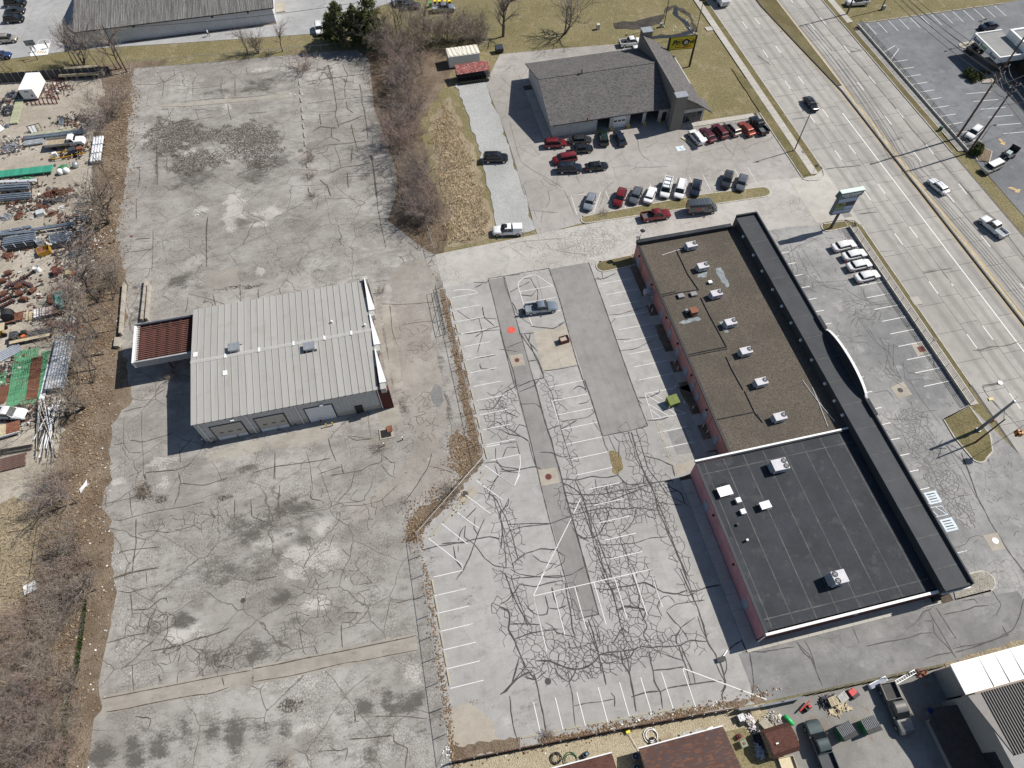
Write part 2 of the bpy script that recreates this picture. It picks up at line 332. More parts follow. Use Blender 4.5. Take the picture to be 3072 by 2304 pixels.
def net(pts_n, area, keep, rib, w, seed, jit=.12):
    """a branching crack net: the dual of a random triangulation, kept where keep(x, y) says so"""
    r = random.Random(seed); x0, x1, y0, y1 = area
    P = [Vector((r.uniform(x0, x1), r.uniform(y0, y1))) for _ in range(pts_n)]
    tr = delaunay_2d_cdt(P, [],[],0,1e-4); vv = tr[0]; cc = []; ed = {}
    for fi, f in enumerate(tr[2]):
        a, b, c = (vv[i] for i in f); d = 2*(a.x * (b.y - c.y) + b.x * (c.y - a.y) + c.x * (a.y - b.y))
        if abs(d) < 1e-6: cc.append(None); continue
        ux = (a.length_squared * (b.y - c.y) + b.length_squared * (c.y - a.y) + c.length_squared * (a.y - b.y)) / d
        uy = (a.length_squared * (c.x - b.x) + b.length_squared * (a.x - c.x) + c.length_squared * (b.x - a.x)) / d; cc.append(Vector((ux, uy)))
        for i in range(3): ed.setdefault(frozenset((f[i], f[(i + 1) % 3])),[]).append(fi)
    for e in ed.values():
        if len(e) == 2 and cc[e[0]] and cc[e[1]]:
            a, b = cc[e[0]], cc[e[1]]
            if .05 < (b - a).length < 9 and r.random() < keep((a.x + b.x)/2,(a.y + b.y)/2): rib.line([a, (a + b)/2 + Vector((r.gauss(0,.06), r.gauss(0,.06))), b], w * r.uniform(.6,1.3),0,0, False, r)
gnd = sheet('ground', rect(-500,600,-300,800),-.06, GRASS)
sheet('dry_meadow', rough([(-160,-40),(-56,-40),(-57.5,56),(-62,60),(-160,58)],2,.6,2),-.03, STRAW)
sheet('yard_dirt', rough([(-160,57),(-60,54),(-57.5,62),(-57.5,162),(-82,165),(-160,176)],2,.5,3),-.015, SAND)
LE = qs('00', (1105,600),(1090,760),(1100,900),(1050,1080),(1060,1300),(1030,1600)) + qs('01', (1000,120),(975,300),(965,430),(1010,560),(1050,760),(1040,1100),(1000,1250),(1060,1500)) + \
     qs('02', (1085,110),(1010,250),(920,380),(930,470),(905,620),(915,780),(860,990),(880,1100),(930,1170),(945,1400),(950,1600)) + \
     qs('03', (935,80),(970,200),(945,320),(900,560),(860,730),(835,860),(825,1050),(850,1170),(765,1350),(745,1500),(720,1659))
sheet('leaf_litter', rough([(-62,-20),(-40,-20),(-40,100),(-46,163),(-60,164),(-58.5,100),(-58.5,60),(-60,40)],1.5,.5,4),0, SOIL)
sheet('leaf_litter', rough([(-3,156),(22,152),(17,139),(9,128),(8,110),(10,97),(7,86),(2,88),(-4,100),(-1,130)],1.5,.5,5),-.02, SOIL)
lot_masks = dict(
    weed=spots(('00', 1440,1130,6.5,6,1.1),('00', 1640,1340,6.5,4,1.05),('00', 2060,1160,6.5,6.5,1.1),('00', 1720,1120,7,3,.8),('10', 70,1200,4.5,7,1.0),('00', 2180,1330,4,4,.8),('00', 1310,1100,.9,7,.9),('00', 1290,1400,.8,5,.6),('00', 1420,890,3,1,.6),
               ('10', 640,620,.8,6,.7),('10', 470,1290,1,4,.8),('02', 1200,930,1.5,2,.9),('02', 1320,990,3,.8,.7),('02', 1870,970,1.8,.5,.9),('13', 300,1140,3,.9,.75),('03', 1300,480,4,2.5,.42),('03', 1450,650,3.5,1.5,.45),('03', 1830,770,3.5,1.8,.5),('12', 1250,250,1,6,.5),('11', 1110,1250,.8,7,.45),('13', 100,900,4,.8,.6),('01', 1900,800,3,1,.6),('01', 2080,800,2.5,.7,.8)),
    dark=spots(('00', 1600,1480,5,4,.8),('00', 2110,1420,4,6,.75),('00', 1420,1250,4,6,.55),('10', 220,1330,3,4,.7),('00', 2150,730,5,2,.8),('10', 60,680,5,1.6,.8),('00', 1800,760,4,1.2,.7),('01', 1480,770,3,2.3,.9),('01', 1820,780,4,3,.6),('01', 2000,280,2.5,2.5,.6),('01', 1140,800,.8,.8,.9),('01', 1130,985,.8,.7,.9),('01', 1120,1075,1,.8,.9),('11', 350,260,3,2,.5),('11', 540,680,3,1.2,.5),
               ('12', 330,1060,4,1.3,.9),('12', 60,1190,4,2,.7),('12', 300,1170,4,1.4,.65),('12', 400,1340,2,1.3,.7),('12', 60,1580,3,1.4,.7),('02', 2080,1260,3.5,2.5,.85),('02', 1800,1540,5,2,.65),('02', 2040,740,2,1,.9),('02', 1340,1190,2,.5,.7),('12', 1600,200,.8,4,.8),('12', 1310,170,.9,1.6,.7),('11', 1440,1480,1.4,2.5,.6),('11', 1560,1450,.8,5,.5),
               ('03', 1500,440,2.4,1.3,.95),('03', 2105,700,1.4,2.2,1),('03', 1800,740,3,1.6,.7),('03', 860,1560,1.8,2.3,.9),('03', 1100,1520,1.7,3,.9),('03', 1320,1470,1.6,3.2,.95),('03', 1540,1370,1.4,3,.7),('03', 1950,1380,1.6,3,.9),('03', 1760,1370,1.5,2.2,.7),('03', 1870,110,1.6,1,.9),
               ('13', 240,235,2.3,1.2,.9),('13', 40,690,2,1.8,1),('13', 910,1160,1.4,1.3,1),('13', 1110,1130,1.3,2.5,.95),('13', 1310,1110,2.2,1.6,.95),('13', 60,1340,2,1.6,.8),('13', 270,1340,1.5,1.4,.75),('13', 720,1180,1,.8,.7),('13', 970,1560,1,1,.9),('13', 1390,1370,1,.8,.7),('13', 200,620,3,2.4,.5),('13', 440,420,3,2,.45),('02', 1950,1560,14,3.5,.5),('12', 120,1200,11,4.5,.55),('12', 250,1350,10,3,.4),('13', 1000,1300,14,5,.36),('13', 1050,300,8,6,.3)),
    light=spots(('01', 1950,150,2.6,5.5,.9),('01', 1920,300,2,2,.9),('11', 120,190,3.2,2.2,.85),('11', 40,290,3,.8,.8),('01', 1680,160,1.6,1,.95),('01', 2160,680,1.2,1.4,.9),('11', 70,680,1.3,1.3,.9),('12', 450,1480,5.5,3,.85),('12', 570,1190,1.6,2,.75),('12', 130,1350,5,1.2,.75),('12', 270,1270,2,1.5,.8),('03', 1530,540,3,1.3,.85),('13', 520,300,3,1.6,.8),
                ('13', 440,1330,2.3,.8,.85),('13', 1320,880,1.8,2,.7),('13', 300,950,9,2,.5),('00', 1870,850,1.6,4.5,.75),('00', 1580,1260,2.2,1.8,.95),('00', 1880,1270,3.2,4,.9),('10', 100,1340,1.2,1.4,.7),('10', 60,580,4,1.2,.7),('02', 1330,870,2,1.6,.6),('02', 1350,690,3,1.5,.65),('12', 1550,640,2.4,1.2,.55),('11', 1420,610,1.6,.8,1),('12', 200,500,2.2,1,.55),('13', 450,1600,2,1,.6),('02', 980,840,1.6,.9,.9),('02', 1900,1500,6,1.3,.6),('03', 1100,620,5,2,.35),('11', 1100,500,16,8,.25)))
L_LOT = sheet('vacant_lot', rough([p[:2] for p in LE],1.0,.28,6, False) + [(-7,-4),(-6.3,6),(-5.9,34.9),(5.55,44.4),(5.55,88),(3.4,90.4),(-2,99),(1,107),(1.5,113),(-.5,134),(.5,152),(-2,156.6),(-13,157.6),(-32,158.9),(-53,160.8)],.02, A_OLD, grid=.75, masks=lot_masks)
m_masks = dict(weed=spots(('13', 1850,1130,3.5,.5,.75),('13', 1640,1300,.5,3,.7)), dark=spots(('12', 1470,1480,2,2.5,.42),('13', 1790,300,4,4,.22),('23', 200,1150,5,3,.28),('21', 850,110,.9,1.6,.7),('22', 350,400,.5,2.2,.5),('22', 1380,600,3,3,.3)),
    light=spots(('23', 50,1250,1.5,2.2,.5),('11', 1900,1500,3,10,.30),('22', 1150,700,3,6,.3)))
M_LOT = sheet('car_park', rough([(-6.3,5.6),(14,4.6),(33.5,3.3),(33.5,9.6),(41.3,9.6),(41.3,80.2),(5.55,80.2),(5.55,44.4),(-5.9,34.9)],3,0,6),.012, A_LOT, grid=1.0, masks=m_masks)
DRV = sheet('drive_aisle', [(5.55,79.9),(73,79.9),(79,79.0),(79,92.5),(73,93),(37.5,89.4),(5.55,88.2)],.02, A_DRIVE)
APR = sheet('road_apron', [(78.8,79.6),(84.5,79.2),(87.2,77.2),(87.2,93.6),(84.5,92.0),(78.8,92.3)],.035, C_WALK)
F_LOT = sheet('front_car_park', [(64,8.6),(73.5,8.4),(73.5,2.4),(90,2.6),(87,27),(84.4,36.6),(84.4,77.3),(79.5,80),(64,80)],.004, A_EAST)
S_DRV = sheet('side_drive', [(33,3.4),(60,2.25),(74,2.3),(74,8.5),(64,9.3),(33,9.5)],.026, A_SOUTH)
T_LOT = sheet('workshop_yard', [(25.4,88.6),(25.6,104),(25.9,120),(25.3,137),(30.9,147.1),(45,146.2),(59.6,144.8),(65,142),(65,113),(81.6,113.2),(81.7,91.4),(73.2,93),(36,90)],.008, A_TIRE)
sheet('north_yard', [(-170,173),(-84,171.1),(-66,171.4),(-44,168.9),(-22.6,166.6),(-9,165.2),(-4,168),(6,174),(30,179),(52,181),(52,320),(-170,320)],0, A_TOP)
sheet('north_drive', rect(118.5,260,151,190),-.01, A_TOP)
B_LOT = sheet('bank_car_park', [(119.1,40),(260,40),(260,140),(119.1,140)],0, A_BANK)
sheet('gravel_strip', rough([(18.4,89.4),(18.8,100.6),(19.3,117.6),(19.0,136),(18.6,138.5),(25.2,138),(25.8,120),(25.6,104),(25.3,90.2)],1.2,.22,9),.03, GRAV)
sheet('reed_ground', rough([(8,89.6),(17.5,89.6),(18.2,100),(18,118),(16.5,134),(11,128),(9.5,112),(10.5,98)],1.4,.5,10),-.012, STRAW)
sheet('pebble_yard', [(-7,-60),(34,-60),(34,3.2),(14,4.4),(-6.3,5.4)],-.02, PEBB)
sheet('back_yard', [(33.9,-60),(75,-60),(75,2.2),(59,1.9),(33.9,2.9)],-.01, A_YARD)
sheet('lawn_patch', rough([(26.5,-30),(33.2,-30),(32.4,-3),(30.6,.3),(30.2,1.2),(26.8,1.4)],1.2,.25,11),-.006, GRASS)
sheet('verge_grass', rough([(58.5,.2),(59,2.5),(66,2.6),(78,2.6),(78,0),(60,-.2)],1.5,.25,12),.03, STRAW)
sheet('ditch', rough(qs('20', (940,190),(1150,165),(1350,120),(1440,60),(1560,130),(1600,230),(1500,270),(1250,300),(1230,320),(1480,300),(1640,260),(1580,110),(1460,40),(1380,60),(1340,190),(1150,240),(960,240)),1.2,.25,13),-.02, MUD)
sheet('ditch_water', rough(qs('20', (1230,305),(1500,280),(1570,255),(1500,170),(1430,110),(1440,60),(1465,60),(1480,130),(1560,180),(1600,270),(1510,305),(1240,325)),1.2,.1,14),-.01, plain('ditch water', (.03,.034,.036),.08,.2, spec=.5))
# ---- patches in the car park
PT1 = sheet('trench_patch', rough([(13.4,18.5),(16.5,18.5),(16.7,43),(17.0,80.1),(13.9,80.1),(13.5,50)],2,.03,15),.018, A_PATCH, M_LOT)
PT2 = sheet('trench_patch', rough([(24.9,44.6),(32.4,44.7),(32.7,60),(33.0,80),(25.4,80.1)],2,.03,16),.018, A_PATCH, M_LOT)
for i, pl in enumerate(([(19.05,66.8),(22.1,66.75),(21.9,58.45),(18.8,58.5)],[(22.16,66.75),(25.2,66.7),(24.8,58.4),(21.96,58.45)],[(13.6,41.2),(16.4,41.0),(16.3,38.5),(13.4,38.5)],[(13.95,62.8),(16.2,62.7),(16.2,60.4),(13.85,60.4)], qs('22', (1390,430),(1530,400),(1610,600),(1470,620)), qs('22', (1440,710),(1600,670),(1570,750),(1470,800)), qs('12', (1690,990),(1790,880),(1860,935),(1760,1040)))):
    sheet('concrete_slab', pl, .024, C_TAN if i != 4 else A_SOUTH, M_LOT)
sheet('dirt_patch', rough(qs('13', (1590,1170),(1800,1120),(1990,1260),(2010,1400),(2160,1480),(1640,1600)),.8,.15,17),.018, C_TAN, M_LOT)
sheet('dirt_patch', rough(qs('22', (905,590),(960,590),(1010,650),(1020,740),(980,790),(935,770),(920,690)),.5,.15,18),.024, mottled('straw-coloured pothole', ((.24,.185,.10),(.36,.29,.16),(.10,.075,.045)),(.8,2,6), bump=1.0), M_LOT)
sheet('planting_bed', rough([(40.0,50),(41.5,49),(41.5,77.3),(40.1,77.3)],2,.06,19),.03, SOIL, M_LOT)
sheet('planting_bed', rough(qs('22', (1480,60),(1560,40),(1810,590),(1730,600),(1600,300)),1.5,.06,20),.03, SOIL, M_LOT)
for t, x, y in (('21', 1235,915),('21', 1300,1080),('21', 1420,1380),('21', 1510,1550),('22', 1660,325),('22', 1730,540)):
    c = q(t, x, y); MB().box(c.x - 1.1, c.x + 1.2, c.y - 1, c.y + 1,0,.10).ob('door_step', C_WALK, M_LOT)
for t, a, b, w in (('03', (845,1140),(2090,895),2.3),('13', (0,895),(1360,615),2.3),('00', (1300,890),(2212,815),1.5),('10', (118,806),(310,790),1.5)):
    A, B = q(t, *a), q(t, *b); L = (B - A).length; k = max(1, int(L / 5)); d = (B - A) / k
    for i in range(k): Rb = Rib(.027); Rb.line([A + d * i + d * .006, A + d * (i + 1) - d * .006], w, taper=False); Rb.mb.ob('concrete_slab', C_TAN2, L_LOT)
for pl in (qs('12', (150,580),(130,480),(610,370),(620,490)), qs('02', (1715,690),(1705,600),(2212,480),(2160,590)), qs('12', (1040,380),(1030,240),(1210,200),(1230,380)), qs('11', (975,880),(1010,870),(1160,1630),(1120,1640)), qs('11', (1060,960),(1150,940),(1240,1640),(1160,1650))):
    sheet('concrete_slab', rough(pl, 1.0,.05,50),.028, C_TAN2, L_LOT)
sheet('asphalt_patch', rough(qs('01', (1700,690),(1960,640),(2000,780),(1700,850)),.8,.25,21),.026, A_TRACK, L_LOT)
sheet('asphalt_patch', rough(qs('12', (1490,590),(1620,600),(1720,700),(1660,780),(1500,1010),(1260,1000),(1440,720)),.8,.06,22),.026, A_TRACK, L_LOT)
sheet('pothole', rough(qs('12', (1490,60),(1520,30),(1560,60),(1580,170),(1540,230),(1490,190),(1465,110)),.4,.08,23),.026, A_SOUTH, L_LOT)
sheet('worn_track', rough(qs('11', (1130,640),(1400,560),(1500,700),(1490,850),(1470,1100),(1500,1300),(1580,1659),(1230,1659),(1200,1300),(1190,1000),(1150,820)),1.2,.3,40) [:-1],.0235, A_TRACK, L_LOT)
sheet('worn_track', rough(qs('12', (1230,0),(1560,0),(1610,200),(1600,420),(1500,600),(1350,850),(1150,1030),(850,1180),(780,1120),(1000,960),(1200,760),(1330,500),(1300,250)),1.2,.3,41),.0245, A_TRACK, L_LOT)
sheet('litter_drift', rough(qs('12', (1630,470),(1690,410),(1770,470),(1790,570),(1890,560),(1880,660),(1720,800),(1680,760),(1720,680),(1630,590)),.7,.18,24),.03, SOIL, L_LOT)
sheet('litter_drift', rough(qs('12', (1880,660),(1900,690),(1380,1290),(1290,1360),(1260,1330),(1330,1100),(1400,1040),(1560,1000),(1700,830)),.7,.2,25),.032, SOIL, L_LOT)
sheet('litter_drift', rough([(5.9,79.6),(5.9,44.5),(4.6,43.4),(4.3,52),(4.8,60),(4.9,79.6)],.7,.22,26),.034, SOIL, L_LOT)
sheet('litter_drift', rough(qs('13', (1600,1540),(1640,1440),(1700,1480),(2212,1400),(2212,1490),(1640,1600)),.6,.15,27),.03, SOIL, M_LOT)
sheet('litter_drift', rough([(5,5.0),(34,3.35),(34,4.3),(26,4.5),(20,4.9),(12,5.0),(5,5.8)],.6,.2,28),.03, SOIL, M_LOT)
# ---- kerbs, islands, pavements
def kerb(pts, w=.18, h=.14, name='kerb', parent=None, mat=None):
    m = MB(); P = [Vector((p[0], p[1],0)) for p in pts]
    L, Rr = [],[]
    for i, p in enumerate(P):
        d = (P[min(i + 1, len(P) - 1)] - P[max(i - 1,0)]).normalized(); nv = Vector((-d.y, d.x, 0)) * w / 2; L.append(p + nv); Rr.append(p - nv)
    m.loft([[(a.x, a.y, 0),(b.x, b.y, 0),(b.x, b.y, h),(a.x, a.y, h)] for a, b in zip(L, Rr)])
    o = m.ob(name, mat or KERB, parent)
    if parent is None: tag(o, kind='structure')
    return o
def arc(cx, cy, r, a0, a1, n=8): return [(cx + r * cos(radians(a0+(a1 - a0) * i / n)), cy + r * sin(radians(a0+(a1 - a0) * i / n))) for i in range(n + 1)]
def island(name, pts, mat, h=.13, parent=None, seed=30):
    o = sheet(name, pts, h - .02, mat, parent); kerb(pts + [pts[0], pts[1]],.2, h, 'kerb', o); return o
island('planted_island', arc(35.3,78.3,1.25,90,270) + [(41.2,77.3),(41.2,79.75)], VERGE)
island('grass_island', arc(35.6,90.5,1.0,110,250) + [(72,88.6)] + arc(72.4,90,1.3,-90,90) + [(60,92.0)], GRASS)
island('sign_island', arc(80.2,78.1,1.0,95,265) + [(84.3,77.3),(84.3,78.9)], VERGE)
island('grass_island', [(78.9,35.2),(84.3,36.5),(84.5,31.0),(83.2,28.4)] + arc(80.6,28.4,1.3,-40,-150,5) + [(78.8,32)], GRASSG)
island('stone_island', [(65.0,9.4),(70.4,9.4)] + arc(70.4,10.8,1.35,-80,80,6) + [(66,12.2)], ROCK)
island('stone_island', [(64.9,76.2),(66.8,76.4)] + arc(66.9,77.3,.9,-70,70,4) + [(64.9,78.6)], ROCK)
island('bank_island', [(139.6,124.6),(146,124.6),(146,126.6),(139.6,126.6)] + arc(139.6,125.6,1,100,260,5), C_TAN)
island('bank_island', [(135.5,111.5),(142,110.6),(142,114.4),(137,114.8)], C_TAN)
island('planted_island', [(119.4,88.6),(121.5,87.6),(124.0,90.4),(122.6,92.8),(120.6,92.4)], SOIL)
def walk(name, x0, x1, y0, y1, seg=1.5, z=.12, along='y'):
    o = sheet(name, rect(x0, x1, y0, y1), z - .05, CRACK)
    m = MB().box(x0, x1,0, seg - .03,0,.06).mesh('slab') if along == 'y' else MB().box(0, seg - .03, y0, y1,0,.06).mesh('slab')
    m.materials.append(C_WALK); k = int(((y1 - y0) if along == 'y' else (x1 - x0)) / seg)
    for i in range(k):
        s_ = bpy.data.objects.new('slab', m); COL.objects.link(s_); s_.parent = o; s_.location = (0, y0 + i * seg, z - .055) if along == 'y' else (x0 + i * seg, 0, z - .055)
    return o
walk('sidewalk', 84.6,86.0,36.5,77.5); walk('sidewalk', 83.9,85.5,92.4,165); walk('sidewalk', 117.2,118.7,92,138); walk('sidewalk', 117.0,118.6,140.5,170)
walk('rear_walkway', 34.2,35.9,10.4,35.2,2.2); walk('south_walkway', 34.2,64.6,9.35,10.5,2.2, along='x'); walk('front_walkway', 64.9,67.9,12.5,76,2.4); walk('workshop_walkway', 60.5,81,111.9,113.3,2.2, along='x'); walk('workshop_walkway', 33.4,35.2,115.5,134,2.4)
sheet('verge', rough([(85.9,36.6),(86.75,41),(86.85,76),(86.2,78.6),(85.9,77)],1.5,.04,31),.10, VERGE)
sheet('verge', rough([(85.4,92.8),(86.85,94),(87.0,127),(87.0,170),(85.4,170)],1.5,.05,32),.10, GRASSG)
sheet('verge', rough([(81.9,91.8),(84.0,92.3),(84.0,124),(82,130),(81.9,113)],1.5,.05,33),.09, GRASSG)
sheet('verge', rough([(115.8,92),(117.25,99),(117.25,138),(117.3,170),(115.8,170)],1.5,.05,34),.10, VERGE)
kerb([(81.75,91.6),(81.75,113.2)]); kerb([(86.95,94),(86.98,180)]); kerb([(86.85,40),(86.9,76.5),(86.3,78.6),(84.6,79.2)]); kerb([(115.7,92),(115.7,180)]); kerb(arc(84.2,93.2,2.6,-90,0,6)); kerb([(81.7,91.6),(82.6,90.9),(84.2,90.7)])
# ---- the road: concrete slabs lane by lane
ROAD = sheet('road', [(86.7,-40),(116,-40),(116,420),(86.7,420)],-.045, plain('dark joint filler', (.12,.11,.10),.9,.3, world=True))
cols_w = [(86.98,92.15),(92.15,95.85),(95.85,99.55),(99.55,103.0)]; cols_e = [(103.9,108.0),(108.0,111.75),(111.75,115.6)]
def lane_slabs(x0, x1, y0, y1, seg=6.1, seed=0):
    m = MB().box(x0+.03, x1 - .03,.03, seg - .03,0,.05).mesh('road_slab'); m.materials.append(C_ROAD); y = y0
    while y < y1:
        o = bpy.data.objects.new('road_slab', m); COL.objects.link(o); o.parent = ROAD; o.location = (0, y, -.045 + random.uniform(0,.004)); y += seg
for i, (a, b) in enumerate(cols_w): lane_slabs(a, b, 20+(i % 2)*1.2,160)
for i, (a, b) in enumerate(cols_e): lane_slabs(a, b, 38+(i % 2)*1.2,160)
for nm, a, b, y0, y1 in (('far_road_slab', 86.98,99.5,160.5,420),('far_road_slab', 103.9,115.6,160.5,420),('near_road_slab', 86.98,103,-40,19.9),('near_road_slab', 103.9,115.6,-40,37.9)): sheet(nm, rect(a, b, y0, y1),.003, C_ROAD, ROAD)
MED = sheet('median', rough([(99.6,420),(99.6,150),(101.2,135),(102.7,120),(102.9,118.2),(104.0,118.2),(104.1,135),(104.4,154),(104.4,420)],2,.04,35),.12, VERGE)
kerb([(99.5,420),(99.5,152),(101.1,135),(102.6,120),(103.0,116),(103.1,-40)],.3,.2,'kerb', MED, plain('dark tarred kerb', (.09,.085,.08),.9,.3, world=True)); kerb([(104.45,420),(104.4,154),(104.15,135),(104.0,118),(103.85,116),(103.6,-40)],.22,.16,'kerb', MED)
sheet('median_cap', [(103.1,117.9),(103.9,117.9),(103.6,-40),(103.15,-40)],.13, C_WALK, MED)
Z0 = .014
for x in (92.15,95.85):
    for k in range(16): y = 22.0 + k * 12.19+(0 if x < 93 else 1.0); paint('lane_marking', [(x, y),(x, y + 3.05)],.16, WHITE_S, Z0, ROAD)
for x in (108.0,111.75):
    for k in range(12): y = 30 + k * 12.19+(0 if x < 110 else 1.5); paint('lane_marking', [(x, y),(x, y + 3.05)],.16, WHITE_S, Z0, ROAD)
paint('lane_marking', [(99.55,-20),(99.5,109)],.2, WHITE_S, Z0, ROAD); paint('edge_line', [(102.65,-40),(102.55,100),(102.2,119),(100.6,135),(99.2,152),(99.2,300)],.14, YELL_P, Z0, ROAD); paint('edge_line', [(104.05,-40),(104.3,118),(104.65,154),(104.7,300)],.22, YELL_P, Z0, ROAD)
paint('edge_line', [(103.35,-40),(103.6,116)],.3, YOLD, .15, ROAD); paint('stop_line', [(86.9,22),(99.4,22.4)],.5, WHITE_S, Z0, ROAD)
rb = Rib(.012); rs = random.Random(5)
for (t, pl) in (('30', [(190,260),(260,240)]),('30', [(290,990),(420,975)]),('30', [(700,1390),(860,1370)]),('30', [(400,0),(520,160),(700,370),(880,580),(1080,820),(1260,1050),(1400,1210),(1540,1360),(1690,1530),(1800,1659)]),('30', [(720,370),(870,420)]),('30', [(760,435),(870,420)]),('30', [(1090,1170),(1210,1140)]),('31', [(1740,0),(1830,130),(1990,260),(2130,440),(2212,560)]),('31', [(840,200),(990,180)]),('31', [(1370,690),(1470,675),(1610,655)]),('31', [(1540,680),(1600,760),(1610,780)]),('31', [(1790,1330),(1850,1325),(1930,1300),(2030,1290),(2170,1255)]),('31', [(1860,1630),(2010,1600)]),('30', [(570,1400),(720,1380)]),('30', [(2,460),(110,540)]),('32', [(1865,45),(2010,25)]),('32', [(1865,45),(1900,120),(2030,260)]),('32', [(1690,600),(1820,980),(1930,1170),(2090,1430),(2212,1600)])):
    for r_ in range(2): rb.line([Vector(p) + Vector((rs.gauss(0,.1), rs.gauss(0,.15),0)) for p in qs(t, *pl)],.11,.2,.5, True, rs)
rb.mb.ob('tar_seam', SEAL, ROAD)
# ---- painted lines of the car parks
PZ = .036
def stalls(parent, xs, ys, w=.095, mat=WHITE_P, z=PZ):
    for y in ys: paint('parking_line', [(xs[0], y),(xs[1], y)], w, mat, z, parent)
stalls(M_LOT, (6.8,11.4),[77.3 - 2.74 * i for i in range(12)] + [44.4]); paint('parking_line', [(11.4,77.2)] + [(6.9+4.5 * cos(radians(a)),77.3+1.6 * sin(radians(a))) for a in range(10,100,15)],.11, WHITE_P, PZ, M_LOT)
for pl in (qs('12', (1930,555),(2180,510)), qs('12', (2180,510),(2212,620)), qs('12', (2212,780),(2165,880)), qs('12', (2165,880),(1920,710)), qs('22', (0,800),(115,880),(150,800),(170,700),(165,620),(135,510),(0,535))): paint('parking_line', pl, .11, WHITE_P, PZ + .001, M_LOT)
for a, b in (((1850,835),(2070,995)),((1760,955),(1970,1110)),((1670,1085),(1870,1230)),((1560,1190),(1775,1360)),((1455,1315),(1730,1530))): paint('parking_line', qs('12', a, b),.11, WHITE_P, PZ, M_LOT)
paint('parking_line', qs('12', (1730,1530),(1735,1580),(1495,1635)),.11, WHITE_P, PZ, M_LOT)
stalls(M_LOT, (-5.0,-.6),[26.0 - 2.3 * i - .12 * i for i in range(6)])
for i in range(8): x = 5.1 + i * 2.86; paint('parking_line', [(x, 9.9 - .05 * i),(x, 6.3 - .24 * i)],.11, WHITE_S, PZ, M_LOT)
paint('parking_line', qs('23', (1510,830),(2210,1090)),.12, WHITE_S, PZ, M_LOT)
paint('parking_line', [(25.2,17.5),(25.2,22.8),(8.3,22.9),(8.3,15.5)],.11, WHITE_P, PZ, M_LOT)
for x in (11.2,14.2,17.0,20,22.8): paint('parking_line', [(x, 22.8),(x, 17.0)],.11, WHITE_P, PZ + .001, M_LOT)
stalls(M_LOT, (18.9,24.8),[55.2 - 2.69 * i for i in range(7)]); stalls(M_LOT, (20.2,25),[36.4,33.8,31.0,28.3,25.5])
stalls(M_LOT, (33.8,39.9),[74.4 - 2.65 * i for i in range(9)]); stalls(M_LOT, (33.6,38.5),[43.2,40.4]); stalls(M_LOT, (19.0,25.0),[75.9,73.2,70.2])
paint('parking_line', [(19.3,68),(18.9,73),(18.9,76.5)] + [(21.9 - 3 * cos(radians(a)),77.2+2 * sin(radians(a))) for a in range(0,120,15)] + [(25.0,75.9)],.11, WHITE_P, PZ + .001, M_LOT)
paint('parking_line', qs('22', (470,1390),(340,1640)),.11, WHITE_P, PZ, M_LOT); paint('parking_line', qs('22', (590,1150),(470,1390)),.11, WHITE_P, PZ, M_LOT); paint('parking_line', qs('22', (670,980),(610,1110)),.11, WHITE_P, PZ, M_LOT); paint('parking_line', qs('23', (385,0),(275,235)),.11, WHITE_P, PZ, M_LOT); paint('parking_line', qs('22', (430,170),(490,360)),.1, WHITE_P, PZ, M_LOT)
for pl in ([(1200,115),(1270,325),(1540,275)],[(1200,115),(1460,65)],[(1260,110),(1350,160)],[(1230,200),(1400,300)],[(1225,130),(1480,295)],[(1240,240),(1340,315)],[(1430,230),(1540,275)]): paint('hatch_line', qs('22', *pl),.10, WHITE_P, PZ, M_LOT)
for pl in ([(1295,345),(1380,400)],[(1310,400),(1400,470)],[(1290,345),(1420,690)],[(1330,490),(1410,550)],[(1480,625),(1590,690)],[(1400,640),(1480,690)]): paint('hatch_line', qs('22', *pl),.08, YOLD, PZ, M_LOT)
for y in [74,71.2,68.3,65.4,62.6,59.8,56.9,54.1,51.2,48.4,45.5,42.6,39.5,36.6,33.8,31.0,28.2,25.2]: paint('parking_line', [(67.0, y),(70.4, y - .05)],.13, WHITE_S, PZ, F_LOT)
for y in [72.6,70.0,67.6,65.5,63.4,60.6,57.9,55.2,52.4,49.7,46.9,44.2,41.5]: paint('parking_line', [(79.2, y),(84.0, y)],.13, WHITE_S, PZ, F_LOT)
for y in (22.9,15.2): paint('parking_line', [(67.5, y),(70.4, y)],.11, BLUE_P, PZ, F_LOT)
paint('hatch_line', qs('32', (1425,1060),(1530,1045),(1580,1115),(1465,1140),(1425,1060)),.13, BLUE_P, PZ, F_LOT); paint('hatch_line', qs('32', (1430,1065),(1500,1130)),.12, BLUE_P, PZ + .001, F_LOT); paint('hatch_line', qs('32', (1480,1055),(1570,1115)),.12, BLUE_P, PZ + .001, F_LOT)
for c in (q('32', 1455,975), q('32', 1590,1200)):
    sheet('stencil_panel', rect(c.x - 1.0, c.x + 1.0, c.y - .95, c.y + .95), PZ, BLUE_P, F_LOT)
    for k in range(4): paint('stencil_bar', [(c.x - .7, c.y - .6+.4 * k),(c.x + .6, c.y - .62+.4 * k)],.16, SEAL if k % 2 else A_EAST, PZ + .004, F_LOT)
for pl in ([(590,50),(640,210),(660,180)],[(585,60),(600,45),(710,35)],[(835,15),(775,190)],[(1045,120),(1035,150)]): paint('parking_line', qs('21', *pl),.10, WHITE_P, .034, T_LOT)
for x in (41.5,45.2,48.0,50.8,53.6,56.5,59.3,62.2,66.4,69.2,72): paint('parking_line', [(x, 92.6),(x + .15,97.4)],.10, WHITE_P, .034, T_LOT)
for k in range(13): x = 121.6 + k * 2.95; paint('parking_line', [(x, 139.3),(x + .1,134.6)],.13, WHITE_S, .02, B_LOT)
